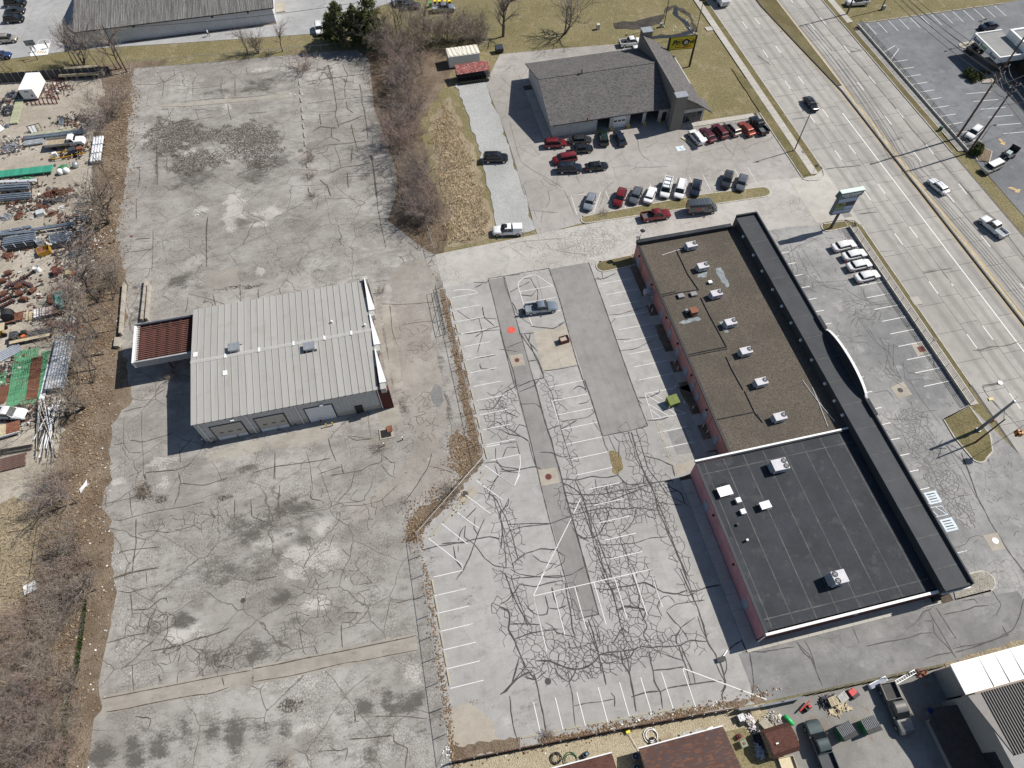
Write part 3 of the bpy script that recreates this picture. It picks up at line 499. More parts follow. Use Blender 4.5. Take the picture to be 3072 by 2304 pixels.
for k in range(11): y = 94.5 + k * 2.9; paint('parking_line', [(119.6, y),(123.6, y)],.13, WHITE_S, .02, B_LOT)
paint('parking_line', [(119.8,127.5),(123.8,129.4),(123.8,127.8),(119.8,124.4)],.13, WHITE_S, .02, B_LOT)
for k in range(6): y = 95 + k * 2.8; paint('parking_line', [(129.8, y),(135.6, y - .6)],.12, WHITE_S, .02, B_LOT)
ARROW = plain('yellow arrow paint', (.50,.36,.17),.8,.2, world=True)
sheet('pavement_arrow', qs('30', (1995,1155),(2020,1150),(2042,1180),(2055,1175),(2052,1208),(2010,1190),(2028,1183)),.024, ARROW, B_LOT); sheet('pavement_arrow', qs('30', (2070,1555),(2110,1550),(2150,1570),(2185,1568),(2170,1600),(2130,1595),(2142,1583),(2105,1568)),.024, ARROW, B_LOT)
hc = q('20', 1497,1232); sheet('stencil_panel', rect(hc.x - .9, hc.x + .9, hc.y - .75, hc.y + .75),.034, BLUE_P, T_LOT); paint('stencil_bar', [(hc.x, hc.y + .5),(hc.x, hc.y - .1),(hc.x + .4, hc.y - .5)],.14, A_BANK, .04, T_LOT)
# fire symbol sprayed on the patch
fc = q('11', 2137,1162)
paint('sprayed_ring', [(fc.x + .62 * cos(a), fc.y + .62 * sin(a)) for a in np.linspace(0,6.4,24)],.16, RED_P, PZ, M_LOT); sheet('sprayed_disc', [(fc.x + .46 * cos(a), fc.y + .46 * sin(a)) for a in np.linspace(0,6.0,16)], PZ, RED_P, M_LOT); paint('sprayed_bar', [(fc.x - .2, fc.y - .2),(fc.x + .2, fc.y + .2)],.12, A_PATCH, PZ + .003, M_LOT)
for t, x, y, r_, m_, par in (('11', 2187,1412,.42, RUSTD, M_LOT),('22', 402,803,.5, RUSTD, M_LOT),('12', 1750,945,.5, SEAL, M_LOT),('23', 398,940,.42, SEAL, M_LOT),('23', 2112,1000,.5, plain('iron cover', (.16,.13,.11),.7,.2), M_LOT),('32', 1185,85,.45, SEAL, F_LOT),('32', 1975,1333,.45, WHITEM, F_LOT),('03', 2017,270,.35, SEAL, L_LOT),('30', 380,1265,.4, plain('iron cover', 0), ROAD),('31', 1470,1243,.4, plain('iron cover', 0), ROAD),('32', 2012,25,.4, WHITEM, ROAD)):
    c = q(t, x, y); MB().cyl((c.x, c.y, 0),(c.x, c.y, .032 if par is not ROAD else .14), r_, n=20).ob('manhole_cover', m_, par)
for t, pl in (('31', [(1275,1280),(1370,1260),(1420,1350),(1330,1380)]),('32', [(1105,60),(1210,15),(1285,120),(1170,160)]),('32', [(1870,1290),(1990,1265),(2060,1400),(1950,1420)])): sheet('concrete_slab', qs(t, *pl),.02, C_TAN, F_LOT)
c = q('31', 1362,1320); MB().box(c.x - .6, c.x + .6, c.y - .55, c.y + .55,0,.04).ob('drain_grate', RUSTD, F_LOT)
c = q('31', 1315,922); MB().box(c.x - .8, c.x + .8, c.y - .9, c.y + .9,0,.15).ob('utility_lid', C_WALK, ROAD); c = q('31', 740,205); MB().box(c.x - .8, c.x + .8, c.y - .7, c.y + .7,0,.05).ob('utility_lid', A_PATCH, APR); c = q('20', 1733,240); MB().box(c.x - .8, c.x + .8, c.y - .8, c.y + .8,-.1,.1).ob('utility_lid', C_WALK, ROAD)
sheet('curb_ramp_pad', qs('32', (1910,150),(1950,145),(1960,170),(1920,175)),.15, plain('yellow tactile', (.62,.53,.28),.8,.1), ROAD)
# ---- crack sealant of the car park (traced) and its fine nets
sealr = Rib(.030); rs = random.Random(11)
T22 = [[(120,0),(340,880),(545,1659)],[(285,0),(395,415),(455,620),(520,850),(600,1150),(740,1659)],[(700,0),(850,465)],[(1080,0),(1225,380)],[(850,465),(1225,380)],[(380,0),(430,110),(470,260),(560,580),(610,740)],[(1145,150),(1240,140),(1310,115)],[(1140,160),(1180,200)],[(1220,335),(1330,330),(1400,305)],[(330,600),(430,605),(520,640),(570,630)],[(395,415),(490,375)],
  [(500,345),(600,330),(720,310),(780,270),(760,240)],[(510,405),(640,330)],[(650,200),(720,185),(745,160)],[(610,80),(650,50),(700,70),(720,100)],[(770,330),(810,400),(835,430)],[(850,465),(870,540),(900,590)],[(900,460),(930,530),(960,590)],[(940,460),(990,510),(1070,500)],[(990,510),(985,640)],[(970,780),(1030,850),(1070,870),(1180,860),(1290,850)],[(1060,420),(1110,560),(1120,640),(1180,740),(1230,850),(1290,960)],
  [(1130,410),(1170,540),(1200,640),(1230,740),(1300,830)],[(1090,430),(1140,620),(1200,780),(1270,900)],[(1200,630),(1320,660),(1430,710),(1450,800)],[(1200,760),(1190,860)],[(0,760),(120,750),(290,720),(340,740)],[(0,740),(90,755)],[(500,850),(560,870),(640,920),(720,1010)],[(510,820),(640,830),(760,800),(880,810),(980,790)],[(540,930),(620,950),(820,950),(980,920),(1120,900),(1290,850),(1440,830)],
  [(560,1020),(700,1030),(870,1020),(1020,960),(1180,900)],[(590,1120),(720,1090),(880,1060),(1060,1070),(1120,1060),(1290,1080)],[(620,830),(680,960),(720,1090),(760,1250),(820,1400),(860,1560),(900,1659)],[(650,880),(710,1040),(790,1240),(850,1420),(930,1640)],[(670,1040),(740,1220),(770,1310),(790,1400),(870,1600)],[(1030,870),(1060,960),(1080,1060)],[(790,820),(800,920)],[(880,880),(900,950)],[(1250,860),(1290,980),(1310,1080),(1360,1180),(1400,1290),(1470,1450),(1550,1659)],
  [(1280,940),(1340,1090),(1390,1230),(1430,1330),(1500,1500),(1560,1630)],[(1320,850),(1350,900),(1400,960),(1560,1040)],[(1380,860),(1430,900),(1500,940),(1530,1020)],[(1290,1080),(1320,1020),(1420,1030),(1520,1040)],[(1360,930),(1480,920)],[(650,1310),(750,1310),(820,1280),(880,1180),(900,1100),(870,1060)],[(820,1370),(1030,1360),(1110,1355),(1250,1310),(1390,1300)],[(1030,1360),(1055,1450),(1070,1570)],[(1130,1060),(1110,1160),(1050,1240),(980,1280)],
  [(990,1250),(1000,1340),(1060,1480),(1110,1560),(1140,1640)],[(600,1220),(640,1280),(720,1330),(740,1340)],[(20,1250),(40,1400),(50,1560)],[(0,1080),(20,1250),(10,1390)],[(75,980),(30,1080),(0,1090)],[(50,1300),(80,1250),(180,1220),(420,1190),(590,1130)],[(60,1200),(420,1190)],[(90,1570),(160,1610),(300,1630),(500,1640)],[(300,1620),(420,1560),(480,1490)],[(410,1440),(440,1400),(540,1460),(530,1510),(450,1560)],[(480,1640),(600,1610),(700,1550)],[(100,1530),(210,1440),(340,1400),(470,1410)],
  [(270,1450),(330,1500),(470,1530)],[(20,650),(60,560),(140,560)],[(160,200),(300,200),(340,240)],[(160,100),(280,50),(320,0)],[(0,100),(60,60),(110,20)],[(0,200),(60,270),(150,310)],[(0,410),(80,450),(180,470),(240,510)],[(120,440),(160,370),(220,390)],[(240,510),(270,640),(300,720)]]
T23 = [[(520,0),(630,430)],[(715,0),(820,385)],[(630,430),(820,385)],[(0,300),(60,270),(130,190),(160,140),(290,155),(400,125),(500,105),(540,110)],[(0,20),(90,90),(200,80),(360,70),(520,65)],[(0,320),(70,360),(80,430),(70,510),(120,600),(160,700),(200,790),(215,830)],[(40,40),(110,230),(180,370),(230,480)],[(90,60),(150,250),(210,400),(270,500)],[(200,280),(260,360),(320,390),(390,380),(400,330),(375,230)],[(400,330),(470,340),(550,310)],[(430,160),(450,250),(480,320),(490,380),(520,440)],
  [(540,110),(560,250),(580,330),(590,400),(600,500),(625,570)],[(80,465),(330,470)],[(120,590),(250,540),(370,520),(480,510)],[(380,455),(430,480),(465,530),(520,550),(610,570),(650,590)],[(0,1050),(50,1020),(110,950),(170,900),(230,870),(280,860)],[(20,1040),(120,930),(190,850),(235,790)],[(280,870),(300,940),(330,1090),(360,1220),(380,1345)],[(220,830),(290,930),(340,890),(390,850)],[(200,900),(290,930)],[(300,770),(400,770),(480,800),(560,830),(640,840),(720,820),(780,780),(820,730)],[(350,800),(380,770),(430,760)],
  [(450,770),(470,870),(540,930),(570,945),(620,870),(640,780)],[(560,820),(575,945),(600,1050),(610,1180),(625,1310)],[(570,600),(580,660),(650,660),(700,640),(820,720)],[(730,420),(770,530),(800,640),(830,770),(840,880)],[(760,410),(800,520),(840,630)],[(700,440),(760,570),(810,700)],[(820,720),(900,700),(1000,690),(1100,680),(1180,650),(1240,660),(1330,650),(1430,650),(1500,640),(1580,600),(1720,610)],[(840,780),(880,970)],[(870,0),(900,120),(940,240),(980,370),(1000,470),(1040,590),(1100,680)],[(830,0),(890,130),(930,180),(960,300),(990,430)],
  [(960,360),(1040,320),(1120,330),(1210,350),(1200,400),(1180,440)],[(1080,0),(1130,150),(1160,260),(1150,320),(1190,420),(1220,480),(1190,560),(1240,620)],[(920,170),(1060,150),(1200,120),(1280,160),(1350,200),(1460,215),(1560,180)],[(780,170),(900,180),(1010,160)],[(1000,690),(1020,800),(1070,865),(1090,960),(1110,1060),(1130,1190)],[(1030,690),(1060,770),(1075,860)],[(1090,740),(1080,850),(1070,870)],[(1000,760),(1080,740),(1110,680)],[(820,720),(940,720),(1000,760)],[(840,740),(880,790),(980,770)],[(1060,180),(1090,290),(1150,330)],[(940,620),(1010,500),(1060,540)],
  [(1240,690),(1250,780),(1270,850),(1280,940),(1300,980),(1330,1030),(1340,1100),(1350,1170)],[(1270,850),(1400,840),(1530,820)],[(1330,1030),(1380,1000),(1480,980),(1620,960),(1720,945),(1840,935)],[(1330,1020),(1220,1030),(1090,1070)],[(610,1145),(720,1120),(830,1110),(950,1085)],[(950,1150),(950,1070),(920,1035)],[(1240,640),(1300,690),(1400,730),(1530,770)],[(1480,640),(1510,740),(1540,810),(1580,960)],[(1500,640),(1560,780),(1600,870),(1620,960)],[(1380,360),(1450,450),(1500,500),(1460,570),(1470,640)],[(1500,500),(1560,590)],[(1490,500),(1620,410)],
  [(1490,0),(1550,140),(1600,250),(1640,330),(1680,460),(1730,630),(1790,720),(1800,760)],[(1520,0),(1580,160),(1620,290)],[(1570,190),(1640,190),(1700,165),(1830,140)],[(1380,350),(1460,300),(1560,285),(1700,265)],[(1300,340),(1330,260),(1400,230),(1450,290)],[(1470,215),(1560,230),(1620,200)],[(1640,400),(1670,500),(1720,600)],[(1660,400),(1700,490)],[(1790,790),(1830,880),(1860,930),(1870,990),(1840,1050),(1860,1140)],[(1870,740),(1880,840),(1850,900)],[(1820,770),(1850,860),(1870,970),(1830,1030)],[(1890,690),(1940,640),(2010,600)],[(2000,590),(2020,640),(2060,690),(2212,700)],[(2070,700),(2090,830),(2105,970)],[(2105,975),(2080,1090)],[(2120,980),(2190,1060)],[(80,1060),(90,1190),(110,1310),(150,1440)],[(100,950),(160,740)]]
T12 = [[(2010,560),(2010,650),(2050,720),(2110,760),(2212,770)],[(1910,690),(2010,680),(2070,720),(2212,740)],[(2000,700),(2030,790),(1970,900),(1940,1000)],[(1930,825),(1980,850),(2060,770)],[(1960,940),(2020,1000),(2090,1130),(2150,1300),(2200,1500)],[(1990,960),(2050,1140),(2100,1330),(2160,1560)],[(1560,1360),(1650,1350),(1750,1350),(1840,1320),(1960,1300),(2050,1320)],[(1500,1380),(1600,1370),(1760,1340)],[(1400,1410),(1520,1380)],[(1700,1340),(1720,1260),(1760,1210),(1750,1300),(1830,1360),(1920,1480),(2000,1540),(2120,1560)],[(1680,1659),(1740,1580),(1790,1480),(1830,1370),(1920,1150)],[(1700,1430),(1700,1370)],[(1840,1130),(1830,1230),(1870,1290)],[(2120,980),(2110,1040),(2060,1080),(2040,1160)],[(1660,1380),(1680,1490),(1730,1560)],[(2090,1360),(2130,1340),(2212,1250)],[(1870,250),(1990,235),(2080,110),(2212,30)],[(1940,100),(1980,130),(2060,90)],[(1940,400),(2030,350),(2100,400),(2212,460)],[(1760,1150),(1850,1060)]]
T11 = [[(1825,765),(1930,770),(1960,740)],[(1840,810),(1900,780)],[(2190,1659),(2085,1300),(1945,735)],[(2075,715),(2150,960),(2212,1200)],[(1945,735),(2212,700)],[(1690,1195),(1800,1190),(1920,1170),(2050,1160)],[(1840,1220),(1930,1160),(2040,1130)],[(1690,1000),(1810,1080),(1890,1060),(2020,1070)],[(1870,1060),(1900,1190),(1860,1350)],[(1900,970),(1920,1060),(2000,1130)],[(1880,1440),(1890,1480),(2000,1490)],[(2040,1320),(2190,1340)],[(1780,1400),(1900,1390),(2010,1370)]]
T21 = [[(35,715),(130,1060),(300,1659)],[(405,650),(560,1150),(715,1659)],[(735,600),(900,1060),(1110,1659)],[(35,715),(410,650)],[(0,1170),(130,1659)],[(780,740),(860,735),(960,690)],[(800,720),(840,750)],[(845,680),(850,730)],[(890,1040),(1000,1030),(1100,1000),(1220,970)],[(920,1110),(960,1060),(1050,1040)],[(960,1240),(1080,1235)],[(980,1290),(1000,1335),(1110,1320),(1200,1280),(1280,1240)],[(250,1130),(330,1140),(440,1150),(540,1100)],[(130,1010),(200,1080),(280,1130)],[(170,1190),(230,1280),(300,1380),(350,1500),(360,1560),(270,1580),(150,1630)],[(200,1190),(260,1300),(320,1440),(360,1540)],[(250,1190),(240,1260),(310,1340)],[(160,1195),(290,1185)],[(55,1310),(150,1270),(190,1260)],[(240,1420),(310,1410)],[(170,740),(250,730),(310,830),(310,920)],[(80,850),(170,800),(250,760)],[(160,870),(260,880),(300,830)],[(100,930),(140,1010)],[(360,1500),(645,1455)],[(540,1090),(480,1120)]]
for t, TT in (('22', T22),('23', T23),('12', T12),('11', T11),('21', T21)):
    for pl in TT: sealr.line(qs(t, *pl), rs.uniform(.10,.20)*(1.2 if len(pl) > 5 else .95),.12,.45, True, rs)
bands = [qs('22', *T22[i]) for i in (5,21,22,33,34,35,39,40,30,31,32)] + [qs('23', *T23[i]) for i in (5,6,7,11,20,25,26,27,28,30,31,57)] + [qs('12', *T12[i]) for i in (4,5)] + [qs('22', (40,100),(130,300)), qs('23', (150,550),(560,620),(900,640)), qs('23', (250,600),(800,560))]
bp = []
for b_ in bands:
    for a, c in zip(b_[:-1], b_[1:]):
        k = max(1, int((c - a).length / 1.0)); bp += [a.lerp(c, j / k) for j in range(k)]
bpa = np.array([(p.x, p.y) for p in bp])
def near_band(x, y):
    d = np.min(np.hypot(bpa[:, 0] - x, bpa[:, 1] - y)); return 1.0 if d < 1.0 else (.85 if d < 1.5 else 0)
net(2000,(-2,34,8,62), near_band, sealr, .06,3)
def near_zone(x, y): return 1 if hypot((x - 15)/11,(y - 13.6)/2.8) < 1 or hypot((x - 21.5)/4,(y - 22)/9) < 1 or hypot((x - 9.6)/2.3,(y - 51)/4.5) < 1 or hypot((x - 24)/8,(y - 33)/3.6) < 1 else 0
net(1900,(0,34,8,58), near_zone, sealr, .06,4)
sealr.mb.ob('crack_sealant', SEAL, M_LOT, kind='stuff')
rb = Rib(.016); rs = random.Random(21)
T31 = [[(260,520),(340,460),(380,450),(450,400),(500,420)],[(180,520),(250,480),(300,700),(330,800),(440,830)],[(400,830),(520,790),(700,800),(760,760)],[(360,460),(480,660),(570,800),(700,830)],[(760,870),(800,930),(900,960),(1060,950)],[(850,780),(880,860),(950,950),(1100,940)],[(700,930),(980,900)],[(800,1040),(850,1060),(900,1120),(960,1210),(1020,1290),(1100,1340)],[(780,1050),(840,1000),(970,980)],[(770,1110),(820,1050)],[(900,1100),(970,1040),(975,1010)],[(690,1240),(850,1210),(930,1210)],[(1000,1220),(1050,1290),(1200,1300)],[(1050,1300),(1110,1480),(1180,1560)],[(1090,1330),(1160,1500),(1200,1600)],[(1130,1560),(1210,1600)],[(1180,1420),(1260,1520),(1380,1540)],[(1060,1450),(1100,1520)],[(1420,1380),(1470,1470)]]
for pl in T31 + [[(x + rs.uniform(-60,60), y + rs.uniform(-60,60)) for x, y in pl] for pl in T31]: rb.line(qs('31', *pl),.085,.25,.5, True, rs)
for pl in ([(950,110),(1080,90),(1130,150)],[(1020,270),(1080,320),(1250,330),(1370,320)],[(1100,340),(1190,420),(1260,560),(1370,640)],[(1330,350),(1420,450),(1500,560)],[(1260,0),(1340,130),(1450,280),(1530,380)],[(1240,160),(1300,240),(1340,270),(1500,250)],[(1400,380),(1470,480),(1520,460)],[(1560,510),(1690,740),(1820,980)],[(1370,650),(1440,720),(1500,850),(1590,1000)],[(1580,1000),(1700,960),(1780,950)],[(1620,1400),(1730,1360),(1760,1310),(1820,1290),(1890,1300)],[(1640,1000),(1690,1110),(1660,1130)]): rb.line(qs('32', *pl),.11,.08,.7, True, rs)
net(1500,(66,86,12,40), lambda x, y: .8 if hypot((x - 73)/2.6,(y - 27)/9) < 1 or hypot((x - 74)/3,(y - 36)/2.5) < 1 else .04, rb, .08,8); net(500,(66,85,38,78), lambda x, y: .5 if hypot((x - 70.5)/2.5,(y - 70)/5) < 1 or hypot((x - 77)/3,(y - 58)/3) < 1 else .05, rb, .08,9)
rb.mb.ob('crack_sealant', plain('old crack sealant', (.125,.12,.112),.85,.3, world=True), F_LOT, kind='stuff')
rb = Rib(.036)
for pl in ([(320,610),(430,720),(490,860),(540,980)],[(340,640),(390,710),(470,770)],[(390,600),(440,690),(490,860)],[(0,700),(150,680),(310,655)],[(790,490),(845,625)],[(900,650),(1080,610),(1250,580),(1350,545),(1460,535)],[(1330,430),(1380,360),(1440,345)],[(1420,350),(1460,430),(1540,560),(1620,700)],[(1480,330),(1560,450),(1650,590)],[(1390,440),(1450,440),(1470,540),(1600,680),(1650,750)],[(1380,760),(1500,720),(1620,700)],[(1620,670),(1800,640),(2000,580),(2110,520),(2180,380),(2212,250)],[(1640,700),(1900,620),(2090,550)],[(1700,270),(1800,260),(1830,300)],[(1540,390),(1680,360),(1800,320),(1920,310)],[(2030,480),(2080,570)],[(0,985),(60,1080)],[(1950,190),(2020,300),(1980,390)]): rb.line(qs('33', *pl),.14,.25,.5, True, rs)
rb.mb.ob('crack_sealant', plain('faded crack sealant', (.085,.08,.076),.85,.3, world=True), S_DRV, kind='stuff')
# ---- soil-filled cracks of the vacant lot
rb = Rib(.029); rs = random.Random(31)
T = {'02': [[(1180,260),(1180,520),(1190,780),(1210,830)],[(1210,830),(1210,770),(1480,745),(1590,690)],[(1030,310),(1025,520),(1070,600),(1180,605)],[(1080,500),(1180,515),(1380,460),(1430,440)],[(1010,270),(1100,240),(1200,220),(1290,130),(1380,70)],[(950,540),(1025,525)],[(1050,810),(1180,755)],[(870,1025),(1080,980),(1190,955)],[(1075,930),(1085,1060),(1100,1130)],[(940,1160),(1000,1165),(1200,1110),(1440,1065),(1540,1050),(1700,1010)],[(1480,900),(1500,860),(1480,760)],[(1440,1060),(1470,970),(1500,860),(1700,870),(1890,815)],[(1130,1150),(1130,1350),(1110,1480),(1100,1590)],[(950,1440),(1080,1410),(1330,1385)],[(1150,1270),(1260,1250),(1390,1265),(1640,1200)],[(940,1640),(1100,1590),(1320,1560)],[(1500,690),(1490,600),(1600,480)],[(1950,990),(1950,1150)],[(1620,1130),(1610,1200),(1670,1240)],[(1740,1090),(1790,1150)],[(2080,1000),(2090,1130),(2200,1180)]],
  '03': [[(930,90),(1100,40),(1280,0)],[(1210,20),(1220,130)],[(980,190),(1080,205),(1230,160)],[(1085,210),(1100,390)],[(890,620),(1000,590),(1100,560),(1220,540)],[(950,690),(990,600)],[(1000,845),(1090,780),(1200,660),(1280,610)],[(1100,350),(1230,340),(1330,260),(1380,250),(1390,290)],[(1220,540),(1240,430),(1300,320)],[(1100,800),(1110,1020)],[(1250,690),(1500,640),(1700,570),(1900,500)],[(1500,690),(1470,830)],[(850,1085),(1240,1010),(1650,930),(2080,850)],[(880,1195),(1200,1135),(1660,1050),(1900,990)],[(1470,960),(1480,870),(1530,840)],[(1320,880),(1330,960)],[(1130,1230),(1250,1250),(1230,1340)],[(1840,900),(1860,980)],[(1290,420),(1380,380),(1390,540),(1340,620)]],
  '12': [[(640,790),(760,775),(890,750),(960,710),(1060,680),(1070,600)],[(1060,700),(1130,790),(1180,810)],[(840,770),(810,890),(740,970),(700,1010)],[(490,870),(480,980),(560,1000)],[(720,1050),(900,1040),(1060,1000),(1200,870)],[(780,470),(850,500),(980,490)],[(620,480),(640,560),(690,680)],[(0,770),(180,720),(400,690),(640,650)],[(440,590),(470,700),(490,870)],[(220,870),(210,1050)],[(180,600),(180,830)],[(1450,715),(1550,735),(1660,775)],[(1080,630),(1140,680),(1170,690)],[(730,700),(750,780)],[(1240,1030),(1370,850),(1440,740),(1480,610)],[(540,780),(730,720)]],
  '13': [[(0,835),(200,800),(560,725),(980,640),(1350,560)],[(0,945),(220,910),(500,850),(900,770),(1370,680)],[(380,480),(420,700),(440,720)],[(500,640),(540,720)],[(730,470),(740,660)],[(1160,1380),(1170,1440),(1280,1500),(1260,1659)],[(800,1420),(960,1410),(1150,1390)],[(640,1480),(700,1520),(780,1500),(760,1600)],[(840,1180),(850,1270),(880,1270)],[(1000,1230),(1250,1230),(1440,1250)],[(540,1520),(750,1510)],[(1190,290),(1300,260)],[(20,100),(200,70)],[(750,370),(900,375)]],
  '10': [[(440,680),(640,650),(800,630),(960,610)],[(620,540),(650,640),(670,760),(690,900),(680,960),(710,1060)],[(740,530),(780,620),(760,720),(760,810)],[(780,620),(850,625)],[(880,700),(900,860),(920,900),(940,1060),(950,1150)],[(450,860),(650,830),(850,810),(1000,800)],[(480,930),(600,930),(690,925)],[(770,840),(780,900),(830,940)],[(700,1040),(820,1000),(900,960)],[(490,1090),(560,1050),(640,1060),(700,1060)],[(480,1240),(640,1200),(790,1190),(930,1165)],[(810,1030),(830,1120),(860,1230)],[(670,1210),(710,1310),(730,1400)],[(620,1440),(740,1390),(980,1350)],[(820,1230),(810,1340)],[(520,1280),(600,1260),(620,1220)],[(980,1290),(1000,1450),(1020,1640)],[(550,1490),(610,1540),(640,1620)],[(780,1440),(790,1560)],[(740,1470),(960,1460)],[(550,950),(560,1040)],[(650,1060),(650,1140),(720,1170)],[(780,740),(880,745)],[(490,600),(620,560)],[(450,700),(530,690)]],
  '00': [[(1130,700),(1290,700),(1450,650)],[(1450,640),(1440,570)],[(1480,745),(1830,715)],[(1360,700),(1350,800)],[(1600,680),(1600,800)],[(1420,850),(1800,820),(2212,790)],[(1330,890),(1600,880),(2212,825)],[(1840,640),(1835,780)],[(1950,650),(1950,800)],[(2060,945),(2212,930)],[(1440,1020),(1590,1000),(1760,970)],[(1190,1140),(1290,1170)],[(1300,1190),(1310,1540)],[(1320,1080),(1440,900)],[(2040,560),(2050,620)],[(2100,620),(2212,600)],[(1890,860),(1920,1000)],[(1160,1390),(1150,1560)]],
  '01': [[(1130,90),(1130,240)],[(1270,330),(1260,680)],[(1040,520),(1260,490)],[(1120,410),(1250,400)],[(1720,230),(1715,640)],[(1960,980),(1560,860)],[(1790,960),(1770,870)],[(1990,780),(2000,920)],[(2140,820),(2145,900)],[(1540,1020),(1560,900)],[(1060,1030),(1190,1000)]],
  '11': [[(520,170),(550,70),(780,70),(890,90),(930,110),(830,155)],[(1020,10),(1030,130),(1060,300),(1100,480)],[(890,320),(1000,240)],[(1180,480),(1230,430)],[(1280,430),(1360,490),(1370,420)],[(620,0),(640,50)],[(1060,945),(1200,950),(1490,930)],[(1130,960),(1150,1150),(1190,1290)],[(1230,1120),(1350,1100),(1480,1090)],[(1330,1290),(1420,1300)],[(30,880),(50,820)],[(300,650),(330,710)],[(370,640),(410,540)]]}
for t, TT in T.items():
    for pl in TT:
        w = rs.uniform(.08,.15)*(1.5 if t == '10' else 1)
        rb.line(qs(t, *pl), w, .28,.4, True, rs)
        if rs.random() < .3: rb.line([p + Vector((rs.gauss(0,.2), rs.gauss(0,.2),0)) for p in qs(t, *pl)], w * .6,.3,.4, True, rs)
al = [(*q(t, x, y)[:2], rx, ry, k) for t, x, y, rx, ry, k in (('03', 1280,480,4,3,.8),('03', 1500,680,4.5,1.6,.8),('03', 1830,770,4,2,.8),('02', 1500,1190,6,1.6,.6),('02', 1750,1180,5,1.6,.7),('13', 500,280,3.5,3,.7),('13', 480,470,4,3,.5),('12', 600,1420,3,4,.4),('12', 560,1030,6,1.5,.45),('12', 250,1080,6,2,.5),('11', 1330,1250,3,5,.4),('12', 1400,280,2.5,5,.5),('00', 1480,1180,6,5,.5),('00', 2050,1180,5,5,.4),('12', 1100,1080,8,2.5,.3),('01', 1500,450,6,6,.18),('11', 400,550,9,5,.18),('13', 700,200,6,5,.3))]
net(6500,(-52,5,6,158), lambda x, y: max([k if hypot((x - cx) / rx, (y - cy) / ry) < 1 else 0 for cx, cy, rx, ry, k in al]), rb, .065,12,.05)
rb.mb.ob('soil_filled_cracks', CRACK, L_LOT, kind='stuff')
rb = Rib(.030); rs = random.Random(41)
for pl in ([(0,990),(40,1090),(140,1400),(210,1640)],[(0,620),(90,720),(200,760)],[(1140,1150),(1150,1230),(1180,1290),(1250,1340)],[(80,1000),(170,1330),(250,1400),(430,1500),(520,1560)],[(850,1600),(900,1540),(950,1500)],[(1850,1170),(1880,1230),(1940,1280)],[(890,1620),(1200,1540)],[(630,1440),(660,1520)],[(1050,1430),(1130,1390),(1400,1380)],[(1650,1270),(1860,1220)],[(300,380),(330,420),(420,440)],[(560,1640),(700,1590)]): rb.line(qs('20', *pl),.12,.1,.7, True, rs)
for pl in ([(210,0),(250,170),(285,310)],[(400,0),(410,90),(370,160)],[(530,0),(590,130),(620,200)],[(250,170),(480,190)],[(340,270),(360,170)],[(190,420),(230,470),(310,490)],[(380,440),(420,490),(560,520),(690,530)],[(0,490),(120,440),(300,420),(520,400)],[(80,470),(210,560)],[(870,0),(840,100),(820,150)]): rb.line(qs('21', *pl),.12,.1,.6, True, rs)
net(1500,(20,50,79,90), lambda x, y: .8 if hypot((x - 34)/6,(y - 84.5)/3.5) < 1 else .12, rb, .05,14,.05)
rb.mb.ob('pavement_cracks', plain('dusty crack', (.21,.19,.168),.95,.3, world=True), T_LOT, kind='stuff')
# ================================================================ BUILDINGS
def shingles(name, cols, sx=3.0, sy=7.0, rot=0):
    if name in MC: return MC[name]
    t = NT(name); v = t.obj()
    w = t.n('TexWhiteNoise', {'Vector': t.n('VectorMath', {0: t.mapv(v, (sx, sy, 3.1), rot)}, operation='FLOOR')}, noise_dimensions='3D')
    c = t.mix(w, cols[0], cols[1]); c = t.mix(t.step(t.n('TexWhiteNoise', {'Vector': t.n('VectorMath', {0: t.mapv(v, (sx * 1.0, sy, 7.7), rot)}, operation='FLOOR')}, noise_dimensions='3D'),.72,.78), c, cols[2])
    c = t.mix(t.math('MULTIPLY', t.step(t.noise(v, .35,4),.4,.7),.3), c, tuple(x * .7 for x in cols[0]))
    MC[name] = t.done(c, .95, spec=.15, bump=w, bs=.3, bd=.02); return MC[name]
def brick(name, c1, c2, mort, sc=4.0):
    if name in MC: return MC[name]
    t = NT(name); v = t.obj(); vv = t.n('CombineXYZ', {0: t.math('ADD', t.n('SeparateXYZ', {0: v}, o=0), t.n('SeparateXYZ', {0: v}, o=1)),1: t.n('SeparateXYZ', {0: v}, o=2)})
    c = t.n('TexBrick', {'Vector': vv, 'Color1': (*c1,1),'Color2': (*c2,1),'Mortar': (*mort, 1),'Scale': sc, 'Mortar Size': .012})
    MC[name] = t.done(c, .9, spec=.2); return MC[name]
PINK = plain('pink painted block wall', (.47,.225,.205),.9,.14,.5, wear=((.36,.18,.18),.25)); PINK2 = plain('dusky pink block wall', (.46,.23,.25),.9,.14,.5)
BRICKD = brick('dark red brick', (.12,.035,.028),(.09,.028,.024),(.10,.07,.06)); DOORG = plain('blue-grey door', (.30,.34,.40),.6,.1)
MEMB = plain('black roof membrane', (.034,.038,.045),.75,.25,.22, wear=((.06,.063,.068),.35), spec=.25, world=True); MEMB2 = plain('dark grey canopy membrane', (.054,.057,.063),.7,.18,.3, spec=.25, world=True)
SEAM = plain('membrane seam', (.095,.095,.092),.8,.4,1.2, world=True); WCOPE = plain('white coping', (.80,.80,.78),.5,.06,1)
